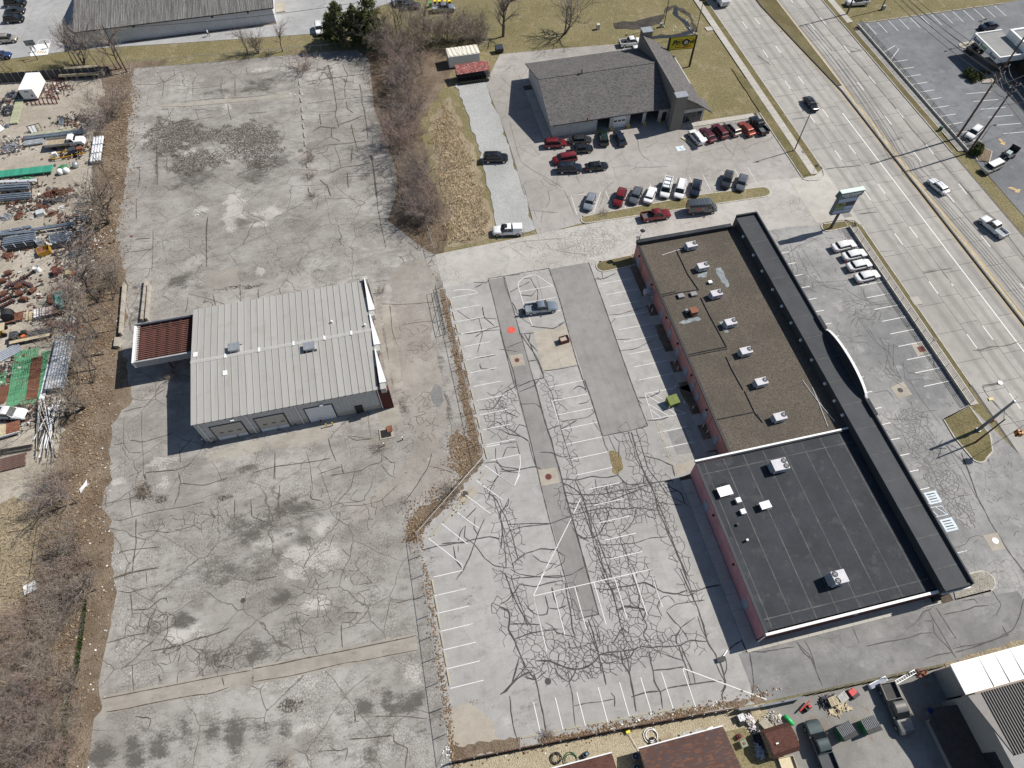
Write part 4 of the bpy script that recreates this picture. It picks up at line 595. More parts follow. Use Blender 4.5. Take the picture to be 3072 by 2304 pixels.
def roofgravel():
    t = NT('tar and gravel roof'); p = t.pos(); a = t.noise(p, 4.5,3,.8); b = t.noise(p, 11,2,.8); d = t.noise(p, .12,4)
    c = t.mix(t.step(a, .38,.62),(.085,.073,.059),(.175,.15,.12)); c = t.mix(t.math('MULTIPLY', t.step(b, .45,.65),.6), c, (.05,.044,.037)); c = t.mix(t.math('MULTIPLY', t.step(b, .62,.7),.6), c, (.34,.28,.21))
    c = t.mix(t.math('MULTIPLY', t.step(d, .42,.66),.45), c, (.075,.066,.055)); c = t.mix(t.math('MULTIPLY', t.step(t.noise(p, .5,4,.7),.56,.68),.4), c, (.16,.14,.112)); return t.done(c, .95, bump=b, bs=.8, bd=.06, spec=.15)
RGRAV = roofgravel()
# ---- the strip of shops
mall = thing('strip_mall', 'long strip of shops with gravel and black membrane roofs and a pink rear wall', 'building', (50,45,0))
def P(mb, name, mat, parent, off, smooth=None):          # parts given in world coordinates under a thing standing at off
    mb.v = [(x - off[0], y - off[1], z - (off[2] if len(off) > 2 else 0)) for x, y, z in mb.v]; return mb.ob(name, mat, parent, smooth=smooth)
mo = (50,45,0)
rw = P(MB().box(41.5,41.75,35.5,79,0,3.9),'rear_wall', PINK, mall, mo); rw2 = P(MB().box(36.0,36.25,10.6,35.4,0,4.0),'rear_wall', PINK2, mall, mo)
P(MB().box(36.25,41.5,35.15,35.4,0,4.0),'end_wall', PINK, mall, mo); P(MB().box(36.0,65.0,10.4,10.6,0,3.95),'south_wall', BRICKD, mall, mo); P(MB().box(41.5,64.6,79.0,79.25,0,4.0),'north_wall', PINK, mall, mo); fw = P(MB().box(64.2,64.5,10.6,79.0,0,3.6),'shop_front', WGLASS, mall, mo)
for y in np.arange(13,79,4.6): P(MB().box(64.5,64.62, y, y + .35,0,3.6),'pier', BRICKD, fw, (0,0,0)).location = (0,0,0)
for c_ in fw.children: c_.location = (-50,-45,0)
P(MB().box(41.75,60.55,35.75,79.0,3.5,3.72),'gravel_roof', RGRAV, mall, mo); mr = P(MB().box(36.25,60.55,10.85,35.2,3.7,3.92),'membrane_roof', MEMB, mall, mo)
P(MB().box(41.38,41.8,35.5,79.2,3.72,3.95),'roof_edge', BLACKP, mall, mo); P(MB().box(35.9,36.3,10.5,35.2,3.9,4.06),'roof_edge', MEMB2, mall, mo)
P(MB().box(35.9,61.0,10.30,10.62,3.75,4.2),'coping', WCOPE, mall, mo); P(MB().box(35.9,60.9,35.45,35.72,3.7,4.25),'coping', WCOPE, mall, mo); P(MB().box(36.2,60.6,35.2,35.45,3.7,4.23),'parapet', MEMB, mall, mo)
P(MB().box(41.4,59.6,78.6,79.35,3.7,4.55),'parapet', MEMB, mall, mo)
rs = random.Random(2)
def seams(lines, z, w, parent):
    for l in lines: r_ = Rib(z); z += .0006; r_.line(l, w, .02,1.1, False, rs); P(r_.mb, 'seam', SEAM, parent, mo)
seams([[(x, 10.9),(x + .05,35.1)] for x in (37.1,40.2,43.3,46.4,49.5,52.6,55.7,58.8)] + [[(36.4, y),(60.3, y)] for y in (12.3,33.4)],3.925,.13, mr)
# boxed front canopy, its lip and the arch
can = P(MB().box(60.55,64.4,10.15,79.9,3.3,5.45),'front_canopy', MEMB2, mall, mo)
P(MB().add([(64.4,10.15,5.9),(64.4,79.9,5.9),(64.62,79.9,5.9),(64.62,10.15,5.9),(64.4,10.15,3.3),(64.4,79.9,3.3),(65.5,79.9,3.3),(65.5,10.15,3.3)],[(0,3,2,1),(4,5,6,7),(3,7,6,2),(0,1,5,4),(0,4,7,3),(1,2,6,5)]),'canopy_fascia', MEMB2, mall, mo)
P(MB().box(60.55,64.4,79.6,79.9,5.45,5.95),'canopy_lip', MEMB, mall, mo); P(MB().box(60.5,64.4,10.1,10.4,5.452,5.6),'canopy_lip', MEMB2, mall, mo); P(MB().box(61.2,65.4,10.0,10.15,3.3,3.6),'canopy_edge', WCOPE, mall, mo)
seams([[(60.7, y),(64.35, y + .05)] for y in np.arange(13,79,4.3)],5.456,.10, can)
ys = np.linspace(39.0,52.5,21); prof = [(y, 5.6+1.55 * math.sqrt(max(0,1 - ((y - 45.75)/6.75) ** 2)) ** 1.2) for y in ys]
am = MB(); am.loft([[(64.5, y, 5.4),(64.9, y, 5.4),(64.9, y, z),(64.5, y, z)] for y, z in prof]); P(am, 'arch', MEMB, mall, mo)
ac = MB(); ac.loft([[(64.52, y, z),(64.92, y, z),(64.92, y, z + .1),(64.52, y, z + .1)] for y, z in prof]); P(ac, 'arch_coping', WCOPE, mall, mo)
P(MB().box(64.3,64.9,36.0,38.9,5.46,6.0),'arch_shoulder', MEMB, mall, mo); P(MB().box(64.3,64.9,52.6,55.2,5.46,6.0),'arch_shoulder', MEMB, mall, mo)
for y in (75.6,71.0,67.2,62.9,59.2,55.6,52.0,48.0,43.4,40.2,37.6): P(MB().box(60.25,60.55, y - .17, y + .17,4.5,4.9),'scupper', WHITEM, mall, mo)
for t, x, y in (('21', 1155,600),('21', 1230,790),('21', 1290,870),('21', 1345,1035),('21', 1405,1190),('21', 1490,1340),('21', 1575,1500),('21', 1605,1630),('22', 1640,140),('22', 1720,290),('22', 1820,490)):
    c = q(t, x, y, 1.1); d = P(MB().box(41.42,41.5, c.y - .55, c.y + .55,.1,2.2),'door', DOORG, mall, mo); P(MB().box(41.36,41.42, c.y + .32, c.y + .42,1.0,1.15),'handle', GALV, d, mo)
for y in (29.5,15.2): d = P(MB().box(35.92,36.0, y - .6, y + .6,.1,2.2),'door', DOORG, mall, mo); P(MB().box(35.86,35.92, y + .32, y + .42,1.0,1.15),'handle', GALV, d, mo)
for y in (76.9,70,62.5,57,50.6,44): P(MB().box(41.25,41.5, y - .15, y + .15,2.7,2.95),'wall_lamp', BLACKP, mall, mo); P(MB().cyl((41.42, y - 1.6,.1),(41.42, y - 1.6,3.7),.05, n=6),'conduit', PINK, mall, mo)
for y in (27.5,20.2): P(MB().box(35.75,36.0, y - .15, y + .15,2.7,2.95),'wall_lamp', BLACKP, mall, mo)
P(MB().box(49.0,49.5,10.32,10.4,2.4,2.75),'wall_lamp', WHITEM, mall, mo)
dm = P(MB().box(39.9,41.5,68.8,69.8,1.3,2.3),'meter_box', GALV, mall, mo)
for pl, r_ in (([('21', 1465,500),('21', 1560,700),('21', 1650,830)],.07),([('21', 1330,885),('21', 1460,855),('21', 1645,825)],.07),([('21', 1325,870),('21', 1455,842)],.06),([('21', 1665,890),('21', 1740,1040),('21', 1880,1300)],.07),([('21', 1560,1365),('21', 1700,1335),('21', 1880,1300)],.08),([('21', 1560,1380),('21', 1890,1315)],.06),([('21', 1875,1380),('21', 1920,1480),('21', 2020,1659)],.07),([('22', 1810,325),('22', 1930,300),('22', 2110,265)],.08),([('22', 2030,90),('22', 2120,280),('22', 2180,350)],.07),([('32', 0,280),('32', 45,350)],.06)):
    P(MB().tube([q(t, x, y, 3.82) for t, x, y in pl], r_, 6),'roof_pipe', DKSTEEL, mall, mo)
for pl in ([('21', 1345,540),('21', 1465,500),('21', 1510,490)],[('32', 375,0),('32', 430,80),('32', 530,210),('32', 640,340)],[('32', 455,60),('32', 510,190),('32', 585,385)]): P(MB().tube([q(t, x, y, 3.8) for t, x, y in pl],.045,5),'roof_conduit', WHITEM, mall, mo)
P(MB().tube([(35.95,10.35,3.6),(35.95,10.3,.4)],.09,6),'downspout', WHITEM, mall, mo); P(MB().box(61.6,62.4,9.7,10.4,.1,1.1),'gas_meter', DKSTEEL, mall, mo)
# patches on the gravel roof
for pl in ([(1790,650),(1830,640),(1860,700),(1890,750),(1900,800),(1880,810),(1830,740),(1795,690)],[(1640,700),(1720,680),(1715,720),(1640,725)],[(1475,1100),(1640,1050),(1670,1070),(1520,1110)],[(1815,1090),(1860,1090),(1900,1180),(1870,1185)]):
    s_ = sheet('roof_patch', rough([p for p in qs('21', *pl, z=3.74)],.5,.12,3),3.735, plain('pale roof patch', (.24,.27,.28),.9,.3,1.5, world=True), mall); s_.location = (-50,-45,0)
# ---- rooftop units
UNIT = plain('pale grey unit cabinet', (.55,.54,.56),.55,.1,1.5, wear=((.36,.32,.28),.25)); UNITD = plain('blue-grey louvre', (.30,.32,.35),.6,.15)  # louvres, hoods and blades are a darker blue-grey than the cabinets
def ac_kit(L, Wd, Hh, fans):
    k = Kit(); k.part('curb', MB().box(-L/2+.1, L/2 - .1,-Wd/2+.1, Wd/2 - .1,0,.25), DKSTEEL)
    b = MB(); b.box(-L/2, L/2,-Wd/2, Wd/2,.25, Hh); c = k.part('cabinet', b, UNIT)
    l = MB()
    for i in range(6): l.box(-L/2+.15,-L/2+.15 + L * .4,-Wd/2 - .02,-Wd/2,.4 + i * (Hh - .6)/6,.4 + i * (Hh - .6)/6+.06)
    k.part('louvre', l, UNITD, c)
    for (fx, fy) in fans:
        f = k.part('fan', MB().cyl((fx, fy, Hh),(fx, fy, Hh + .04),.40, n=18), BLACKP, c); m = MB()
        for a in range(4): m.obox((fx + .15 * cos(a * pi / 2+.4), fy + .15 * sin(a * pi / 2+.4), Hh + .06),(.24,.11,.02), a * pi / 2+.4)
        m.cyl((fx, fy, Hh + .04),(fx, fy, Hh + .09),.06, n=8); k.part('blade', m, UNITD, f)
    h = MB(); h.add([(-L/2 - .35,-Wd/2+.2,.4),(-L/2,-Wd/2+.2,.4),(-L/2, Wd/2 - .2,.4),(-L/2 - .35, Wd/2 - .2,.4),(-L/2,-Wd/2+.2, Hh - .1),(-L/2, Wd/2 - .2, Hh - .1)],[(0,3,2,1),(0,1,4),(2,3,5),(0,4,5,3),(1,2,5,4)]); k.part('intake_hood', h, UNITD)
    return k
K1 = ac_kit(1.9,1.25,1.15,[(.6,.1)]); K2 = ac_kit(2.3,1.75,1.35,[(.72,.42),(.72,-.42)]); K3 = ac_kit(1.9,1.7,1.9,[(-.5,.45),(-.5,-.45)])
nth = ('first', 'second', 'third', 'fourth', 'fifth', 'sixth', 'seventh')
for i, (t, x, y) in enumerate((('21', 1590,450),('21', 1685,625),('21', 1797,853),('21', 1915,1092),('21', 2043,1330),('22', 2170,10),('32', 190,300))):
    K1.place('rooftop_unit', 'pale single-fan unit on the gravel roof, %s from the drive aisle' % nth[i],'air conditioner', q(t, x, y, 4.8).xy.to_3d() + Vector((0,0,3.72)), radians(2),'single-fan units on the gravel roof')
K2.place('rooftop_unit', 'pale twin-fan rooftop unit near the white coping of the black roof', 'air conditioner', q('32', 190,700,5.2).xy.to_3d() + Vector((0,0,3.92)),0); K3.place('rooftop_unit', 'tall twin-fan rooftop unit near the south edge of the black roof', 'air conditioner', q('33', 680,75,5.6).xy.to_3d() + Vector((0,0,3.92)),0)
def vent_kit(a, b, h, mat, cap=True):
    k = Kit(); k.part('base', MB().box(-a*.7, a*.7,-b*.7, b*.7,0,.12), DKSTEEL); k.part('housing', MB().box(-a/2, a/2,-b/2, b/2,.12, h), mat)
    if cap: k.part('cap', MB().box(-a*.6, a*.6,-b*.6, b*.6, h, h + .08), mat)
    return k
rust_u = plain('rusted fan housing', (.22,.092,.055),.8,.3,2)
VK = [(('21', 1600,1020),1.1,1.0,1.0, rust_u, 'rust-red square fan housing on the gravel roof'),(('21', 1500,880),.9,.7,.35, plain('grey vent', (.25,.25,.25),.7),'low dark grey vent on the gravel roof, nearer the pink wall'),(('21', 1605,865),.9,.7,.35, plain('grey vent', 0),'low dark grey vent on the gravel roof, farther from the pink wall'),(('21', 1742,767),.55,.5,.35, WHITEM, 'small white vent cap between rooftop units'),(('21', 1548,1008),.4,.5,.45, UNITD, 'thin grey flue beside the rust-red fan housing')]
for (t, x, y), a, b, h, m, lb in VK: vent_kit(a, b, h, m).place('roof_vent', lb, 'vent', q(t, x, y, 3.9).xy.to_3d() + Vector((0,0,3.72)),.05)
for (t, x, y), a, b, h, m, lb in [(('22', 1863,925),1.7,1.2,.55, WHITEM, 'wide white curb box on the black roof with loose cables'),(('22', 1975,1000),.6,.6,.6, WHITEM, 'small white vent on the black roof nearest the wide curb box'),(('22', 2015,1092),.6,.6,.5, WHITEM, 'small white vent on the black roof nearest the shoulder pipe'),(('32', 60,1045),1.3,.9,.75, GALV, 'double galvanised exhaust box in the middle of the black roof'),(('22', 2050,1328),.25,.25,.5, GALV, 'thin pipe vent on the black roof'),(('22', 1975,1195),.3,.3,.3, MEMB2,'tarred pipe boot on the black roof')]: vent_kit(a, b, h, m).place('roof_vent', lb, 'vent', q(t, x, y, 4.3).xy.to_3d() + Vector((0,0,3.92)),.05)
MB().tube([q('22', 1790,885,4.0), q('22', 1830,860,4.3), q('22', 1845,890,4.0)],.04,5).tube([q('22', 1850,885,4.0), q('22', 1870,845,4.3), q('22', 1905,860,4.0)],.04,5).ob('roof_cable', DKSTEEL, label='dark cables curling over the black roof by the white curb box', cat='cable')
def streaked(name, c1, c2, c3):
    t = NT(name); p = t.pos(); c = t.mix(t.n('ObjectInfo', o=5), c1, c2); c = t.mix(t.math('MULTIPLY', t.step(t.noise(t.mapv(p, (2.5,.12,1)),1,4,.7),.5,.7),.5), c, c3); c = t.mix(t.math('MULTIPLY', t.step(t.noise(p, .35,4,.65),.52,.7),.35), c, c3)
    c = t.mix(t.math('MULTIPLY', t.step(t.noise(t.mapv(p, (1.2,.5,1)),1,5,.8),.66,.74),.6), c, (.24,.15,.09)); return t.done(c, .6, spec=.3)
# ---- the grey metal workshop building of the vacant lot
bo = (-21.6,68.4,0); mb_ = thing('metal_building', 'grey standing-seam metal workshop with garage doors on the vacant lot', 'building', bo)
SIDING = plain('pale ribbed siding', (.50,.50,.49),.6,.08,1.0, wear=((.40,.36,.30),.15)); BLOCKT = plain('tan block base', (.42,.39,.33),.9,.15); MROOF = streaked('galvanised roof panel', (.35,.342,.32),(.39,.381,.358),(.285,.27,.245))
x0, x1, y0, y1, ez, rz_ = -36.0,-7.6,57.35,79.45,6.0,6.55
ym = (y0 + y1)/2
w_ = P(MB().box(x0+.1, x1 - .1, y0+.1, y0+.35,1.2, ez - .05),'south_wall', SIDING, mb_, bo); P(MB().box(x0+.1, x1 - .1, y0+.08, y0+.4,0,1.2),'wall_base', BLOCKT, mb_, bo); P(MB().box(x0+.1, x0+.35, y0+.4, y1 - .1,0, ez - .05),'west_wall', SIDING, mb_, bo); P(MB().box(x0+.35, x1, y1 - .35, y1 - .1,0, ez - .05),'north_wall', SIDING, mb_, bo); P(MB().box(x1 - .35, x1 - .1, y0+.4, y1 - .4,0, ez + .2),'east_wall', BRICKD, mb_, bo)
for x in np.arange(x0+.5, x1 - .3,.6): P(MB().box(x, x + .06, y0+.06, y0+.1,1.2, ez - .1),'siding_rib', SIDING, w_, bo)
rf = P(MB().add([(x0, y0, ez - .12),(x1, y0, ez - .12),(x1, ym, rz_ - .12),(x0, ym, rz_ - .12),(x0, y1, ez - .12),(x1, y1, ez - .12)],[(0,1,2,3),(3,2,5,4)]),'roof', DKSTEEL, mb_, bo)
npan = 27; pw = (x1 - x0) / npan; hl = y1 - ym
for sgn in (-1,1):
    dz = -(rz_ - ez); m = MB()
    prof = [(0,.0),(pw - .13,.0),(pw - .10,.09),(pw - .03,.09),(pw - .01,0)]
    m.loft([[(x, sgn * (yy), z + dzz) for x, z in prof] + [(pw - .01, sgn * yy, dzz - .05),(0, sgn * yy, dzz - .05)] for yy, dzz in ((.12, dz * .01),(hl + .12, dz * 1.012))])
    me = m.mesh('roof_panel'); me.materials.append(MROOF)
    for i in range(npan): o = bpy.data.objects.new('roof_panel', me); COL.objects.link(o); o.parent = rf; o.location = (x0 + i * pw - bo[0], ym - bo[1], rz_ + random.uniform(-.006,.006))
P(MB().add([(x0, ym - .35, rz_ + .02),(x1, ym - .35, rz_ + .02),(x1, ym, rz_ + .14),(x0, ym, rz_ + .14),(x1, ym + .35, rz_ + .02),(x0, ym + .35, rz_ + .02)],[(0,1,2,3),(3,2,4,5)]),'ridge_cap', plain('ridge cap metal', (.43,.42,.40),.5,.1), rf, bo)
for x in (-30.8,-25.6,-20.2,-15.3,-11): P(MB().box(x, x + .3, ym - .4, ym + .4, rz_ + .06, rz_ + .17),'cap_joint', WHITEM, rf, bo)
for x in np.arange(x0+.6, x1, pw): P(MB().box(x, x + .25, y0 - .14, y0 - .02, ez - .22, ez - .08),'eave_clip', DKSTEEL, rf, bo)
P(MB().box(x0, x1, y1+.02, y1+.14, ez - .2, ez - .02),'gutter', DKSTEEL, rf, bo)
DOORB = plain('beige garage door', (.46,.43,.385),.6,.08); DOORW = plain('white garage door', (.72,.73,.75),.5,.05)
for (a, b, m, win) in ((-33.9,-29.4, DOORB, 1),(-27.3,-23.0, DOORB, 1),(-19.7,-15.6, DOORW, 0)):
    d = P(MB().box(a - .2, b + .2, y0+.02, y0+.08,0,4.3),'garage_door', DKSTEEL, mb_, bo)
    for k in range(5): P(MB().box(a, b, y0 - .03, y0+.02,.05 + k * .83,.05 + k * .83+.80),'door_panel', DOORW if k == 0 else m, d, bo)
    if win:
        for k in range(3): P(MB().box(a + .7 + k * 1.35, a + 1.35 + k * 1.35, y0 - .05, y0 - .03,1.95,2.25),'door_window', GLASS, d, bo)
for x in (-35.2,-28.2,-20.8,-8.2): P(MB().cyl((x, y0 - .05,.1),(x, y0 - .05,5.8),.08, n=6),'downspout', WHITEM, mb_, bo)
for x, z in ((-30.2,5.3),(-17.0,4.7)): P(MB().box(x - .25, x + .25, y0 - .35, y0+.1, z - .1, z + .15),'wall_lamp', WHITEM, mb_, bo)
P(MB().box(-12.4,-11.2, y0 - .05, y0+.08,.1,2.2),'broken_door', BLACKP, mb_, bo)
# saw-tooth parapet on the east side
for (ya, yb) in ((79.4,72.0),(71.6,64.9),(64.5,57.6)):
    P(MB().prism([(x1+.02, ya),(x1+.15, ya),(x1+1.05, yb + .3),(x1+.02, yb + .3)],5.5,6.75),'parapet_wedge', WCOPE, mb_, bo); P(MB().box(x1+.02, x1+.85, yb - .75, yb + .28,5.3,6.5),'parapet_block', plain('grey parapet block', (.42,.41,.38),.8,.1), mb_, bo)
    P(MB().box(x1 - .09, x1+.05, yb, ya - .05,0,5.5),'brick_panel', BRICKD, mb_, bo)
P(MB().prism([(-8.4,57.3),(-6.4,57.1),(-6.5,58.2),(-7.6,58.2)],0,5.4),'corner_pier', BRICKD, mb_, bo); P(MB().box(-7.9,-7.0,79.2,79.9,0,6.6),'corner_pier', plain('grey parapet block', 0), mb_, bo)
for (t, x, y, h) in (('01', 1940,1300,.9),('11', 460,1290,.8)):
    c = q(t, x, y, 7.2); vent_kit(1.5,1.2, h, GALV).place('roof_exhaust', 'weathered metal exhaust box on the grey metal roof, %s one' % ('western' if t == '01' else 'eastern'),'vent', (c.x, c.y, 6.35),.03)
for t, x, y, a in (('01', 1625,1370,'a'),('01', 1868,1520,'b'),('11', 655,1100,'c'),('11', 930,1130,'d')):
    c = q(t, x, y, 6.4); zz = rz_ - abs(c.y - ym) / hl * (rz_ - ez)
    P(MB().box(c.x - .35, c.x + .3, c.y - .4, c.y + .45, zz + .02, zz + .12) if a in 'ab' else MB().cyl((c.x, c.y, zz),(c.x, c.y, zz + .5),.16, n=10),'roof_patch' if a in 'ab' else 'flue', WHITEM, rf, bo)
# ---- rusted canopy frame on its west side
co = (-41.1,75.4,0); cn = thing('canopy_frame', 'open canopy with rust-red joists beside the metal building', 'canopy', co); FAS = plain('grey ribbed fascia', (.36,.36,.36),.6,.12); FASD = plain('dark blue-grey fascia', (.07,.075,.09),.6,.15)
P(MB().box(-45.8,-36.3,79.05,79.35,3.7,5.1),'fascia', FASD, cn, co); P(MB().box(-45.8,-45.5,71.5,79.05,3.7,5.1),'fascia', WCOPE, cn, co); P(MB().box(-45.5,-36.3,71.5,71.75,3.7,5.1),'fascia', FAS, cn, co); P(MB().box(-36.55,-36.3,71.75,79.05,3.7,5.1),'fascia', FASD, cn, co)
P(MB().box(-45.5,-36.55,71.75,79.05,3.6,3.7),'soffit', RUSTD, cn, co)
for i in range(6): x = -45.1 + i * 1.62; P(MB().box(x, x + .16,71.85,78.95,4.35,4.75),'beam', RUSTD, cn, co)
jm = MB().box(0,8.0,-.09,.09,0,.12).mesh('joist'); jm.materials.append(plain('rusty joist', (.125,.06,.045),.85,.35,1.2))
for i in range(17): o = bpy.data.objects.new('joist', jm); COL.objects.link(o); o.parent = cn; o.location = (-45.0 - co[0],72.3 + i * .39 - co[1],4.77)
for i in range(19): P(MB().box(-45.48,-44.95,72.1 + i * .37,72.18 + i * .37,4.9,5.0),'bracket', WHITEM, cn, co)
for (x, y) in ((-41.5,73),(-41.5,78)): P(MB().cyl((x, y, 0),(x, y, 3.6),.12, n=8),'post', RUSTD, cn, co)
# ---- the tyre workshop
to = (50,125,0); ts = thing('tire_shop', 'workshop with grey shingle gable roof, tall chimney piers and open service bays', 'building', to)
SHG = shingles('grey roof shingles', ((.115,.108,.108),(.165,.156,.152),(.085,.08,.08))); BLOCKW = plain('pale block wall', (.52,.51,.49),.85,.12,.8); TAUPE = plain('taupe render', (.205,.188,.165),.85,.1)
a0, a1, b0, b1, e2, r2 = 35.3,61.2,115.4,136.6,3.6,6.9; bm = 126.0
def gable(x0, x1, y0, y1, ez, rz, ym, th=.25, oh=.5):
    k = (rz - ez)/(ym - y0); k2 = (rz - ez)/(y1 - ym)
    pts = [(y0 - oh, ez - k * oh),(ym, rz),(y1 + oh, ez - k2 * oh)]; m = MB()
    m.loft([[(x, y, z) for y, z in pts] + [(x, y, z - th) for y, z in pts[::-1]] for x in (x0, x1)]); return m
rf = P(gable(a0 - .7, a1, b0, b1, e2, r2, bm),'roof', SHG, ts, to)
P(MB().box(a0 - .7, a1 - .3, bm - .2, bm + .2, r2 - .03, r2+.05),'ridge_cap', SHG, rf, to)
sw = P(MB().add([(a0, b0,0),(a0, b1,0),(a0, b1, e2 - .2),(a0, bm, r2 - .2),(a0, b0, e2 - .2),(a0+.25, b0,0),(a0+.25, b1,0),(a0+.25, b1, e2 - .2),(a0+.25, bm, r2 - .2),(a0+.25, b0, e2 - .2)],[(0,4,3,2,1),(5,6,7,8,9),(0,1,6,5),(0,5,9,4),(1,2,7,6)]),'gable_wall', BLOCKW, ts, to); P(MB().box(a0+.25, a1, b1 - .25, b1,0, e2 - .2),'north_wall', BLOCKW, ts, to)
bays = [(45.1,47.9),(48.7,51.5),(52.4,55.3),(56.0,58.9)]; xs = [a0+.25] + [v for b in bays for v in b] + [a1]
for i in range(0, len(xs),2): P(MB().box(xs[i], xs[i + 1], b0, b0+.25,0, e2 - .2),'front_wall', BLOCKW, ts, to)
P(MB().box(a0+.25, a1, b0+.02, b0+.24,3.1, e2 - .22),'lintel', BLOCKW, ts, to)
for i, (x, x2) in enumerate(bays):
    if i == 1:
        d = P(MB().box(x, x2, b0+.05, b0+.15,0,3.1),'garage_door', DOORW, ts, to)
        for k in range(3): P(MB().box(x + .15 + k * .9, x + .85 + k * .9, b0+.02, b0+.05,1.5,1.9),'door_window', GLASS, d, to)
    else: P(MB().box(x, x2, b0+3.2, b0+3.3,0,3.1),'bay_interior', BLACKP, ts, to)
for i_, x in enumerate((44.8,48.2,48.55,51.8,52.2,55.5,55.9,59.2)):
    bl_ = thing('bollard', 'yellow steel bollard at the service bays, %s from the red SUV' % ('first', 'second', 'third', 'fourth', 'fifth', 'sixth', 'seventh', 'eighth')[i_],'bollard', (x, b0 - .7,0),0,'yellow bollards at the service bays'); MB().cyl((0,0,0),(0,0,1.02),.12, n=10).ob('post', plain('yellow bollard paint', (.55,.40,.05),.6,.15), bl_); MB().cyl((0,0,1.02),(0,0,1.1),.12,.05, n=10).ob('dome', plain('yellow bollard paint', 0), bl_)
P(MB().box(59.7,60.7, b0 - .03, b0,0,2.2),'door', BLACKP, ts, to)
# office wing with steep single-pitch roof and two piers
c0, c1, d0, d1, hw, he = 61.2,68.4,112.6,136.0,7.4,3.6
P(MB().box(c0, c0+.3, d0+1.5, d1,0, hw - .1),'tall_wall', TAUPE, ts, to)
def zz(x): return hw - (x - c0)*(hw - he)/(c1+.6 - c0)
out = [(c0 - .05, d0+1.0),(c0+4.6, d0+.4),(c1+.6, d0 - 1.2),(c1+.6, d0+3.2),(c1 - .6, d0+3.4),(c1 - .6, d0+8),(c1 - 1.0, d0+8.4),(c1 - 1.0, d1 - 8),(c1 - 1.4, d1 - 7),(c1 - 1.4, d1 - 3),(c0 - .05, d1+.4)]
n_ = len(out); P(MB().add([(x, y, zz(x)) for x, y in out] + [(x, y, zz(x) - .25) for x, y in out],[tuple(range(n_)), tuple(range(2 * n_ - 1, n_ - 1,-1))] + [(i, n_ + i, n_ + (i + 1) % n_, (i + 1) % n_) for i in range(n_)]),'wing_roof', SHG, ts, to)
fr = P(MB().box(c0+.3, c1, d0+.9, d0+1.15,0,3.4),'wing_front', BLOCKW, ts, to); P(MB().add([(c0+2.2, d0+1.0,3.4),(c1, d0+1.0,3.4),(c0+2.2, d0+1.0,6.0)],[(0,1,2)]),'gable_panel', TAUPE, ts, to)
for k in range(4): P(MB().box(c0+2.0 + k * 1.2, c0+3.1 + k * 1.2, d0+.84, d0+.9,.3,2.6),'window', WGLASS, fr, to)
P(MB().box(c1 - .25, c1, d0+1.15, d1 - 3,0,3.3),'wing_side', BLOCKW, ts, to)
for (xa, xb, ya, yb, h) in ((60.5,62.9,112.0,113.6,7.9),(61.2,63.4,135.4,137.2,8.0)):
    pr_ = P(MB().loft([[(xa - .12, ya - .1,0),(xb + .12, ya - .1,0),(xb + .12, yb + .1,0),(xa - .12, yb + .1,0)],[(xa, ya, h),(xb, ya, h),(xb, yb, h),(xa, yb, h)]]),'chimney_pier', TAUPE, ts, to); P(MB().box(xa - .1, xb + .1, ya - .1, yb + .1, h, h + .12),'pier_cap', GALV, pr_, to)
for t, x, y in (('20', 675,640),('20', 735,915)):
    c = q(t, x, y, 6.0); z_ = r2 - abs(c.y - bm)*(r2 - e2)/(bm - b0); P(MB().cyl((c.x, c.y, z_ - .1),(c.x, c.y, z_ + .8),.13, n=10).cyl((c.x, c.y, z_ + .8),(c.x, c.y, z_ + .95),.22, n=10),'flue', RUST, rf, to)
# ---- long white warehouse at the top left
wo = (-43,182,0); wh = thing('warehouse', 'long white ribbed-wall warehouse with weathered grey corrugated roof', 'building', wo)
WRIB = plain('white ribbed cladding', (.56,.57,.58),.6,.08,.6, wear=((.42,.42,.41),.2))
def corr():
    t = NT('weathered corrugated roofing'); p = t.pos(); s = t.noise(t.mapv(p, (3.0,.05,1)),1.0,5,.7); b = t.noise(p, .5,5,.65)
    c = t.mix(t.step(s, .36,.64),(.20,.195,.188),(.40,.395,.385)); c = t.mix(t.math('MULTIPLY', t.step(b, .5,.7),.5), c, (.25,.237,.222)); return t.done(c, .8, spec=.3)
CORR = corr()
wl = P(MB().box(-65.3,-20.0,172.3,172.6,0,3.95),'south_wall', WRIB, wh, wo); P(MB().box(-65.3,-65.0,172.6,190,0,3.95),'west_wall', WRIB, wh, wo); P(MB().box(-20.3,-20.0,172.6,190,0,3.95),'east_wall', WRIB, wh, wo)
rm = MB().box(0,.12,172.24,172.3,0,3.9).mesh('wall_rib'); rm.materials.append(WRIB)
for i in range(74): o = bpy.data.objects.new('wall_rib', rm); COL.objects.link(o); o.parent = wl; o.location = (-65.2 + i * .61 - wo[0],-wo[1],0)
rf = P(MB().loft([[(x, 171.9,3.85),(x, 186,6.0),(x, 200,3.85),(x, 200,3.6),(x, 171.9,3.6)] for x in (-65.8,-19.6)]),'roof', DKSTEEL, wh, wo)
pm = MB(); pm.loft([[(x, 171.8,3.87 + z),(x, 186,6.02 + z)] for x, z in ((0,0),(.2,.0),(.28,.06),(.36,0),(.58,0),(.66,.06),(.74,0),(.95,0),(1.03,.06),(1.11,0),(1.17,0))], False); pm = pm.mesh('roof_sheet'); pm.materials.append(CORR)
for i in range(39): o = bpy.data.objects.new('roof_sheet', pm); COL.objects.link(o); o.parent = rf; o.location = (-65.7 + i * 1.18 - wo[0],-wo[1], random.uniform(0,.03))
for x in (-52.5,-34.4,-26): P(MB().box(x, x + .4,171.9,172.3,3.2,3.45),'wall_lamp', BLACKP, wh, wo)
P(MB().box(-56,-20,171.7,172.2,.02,.06),'plinth_strip', SOIL, wh, wo)
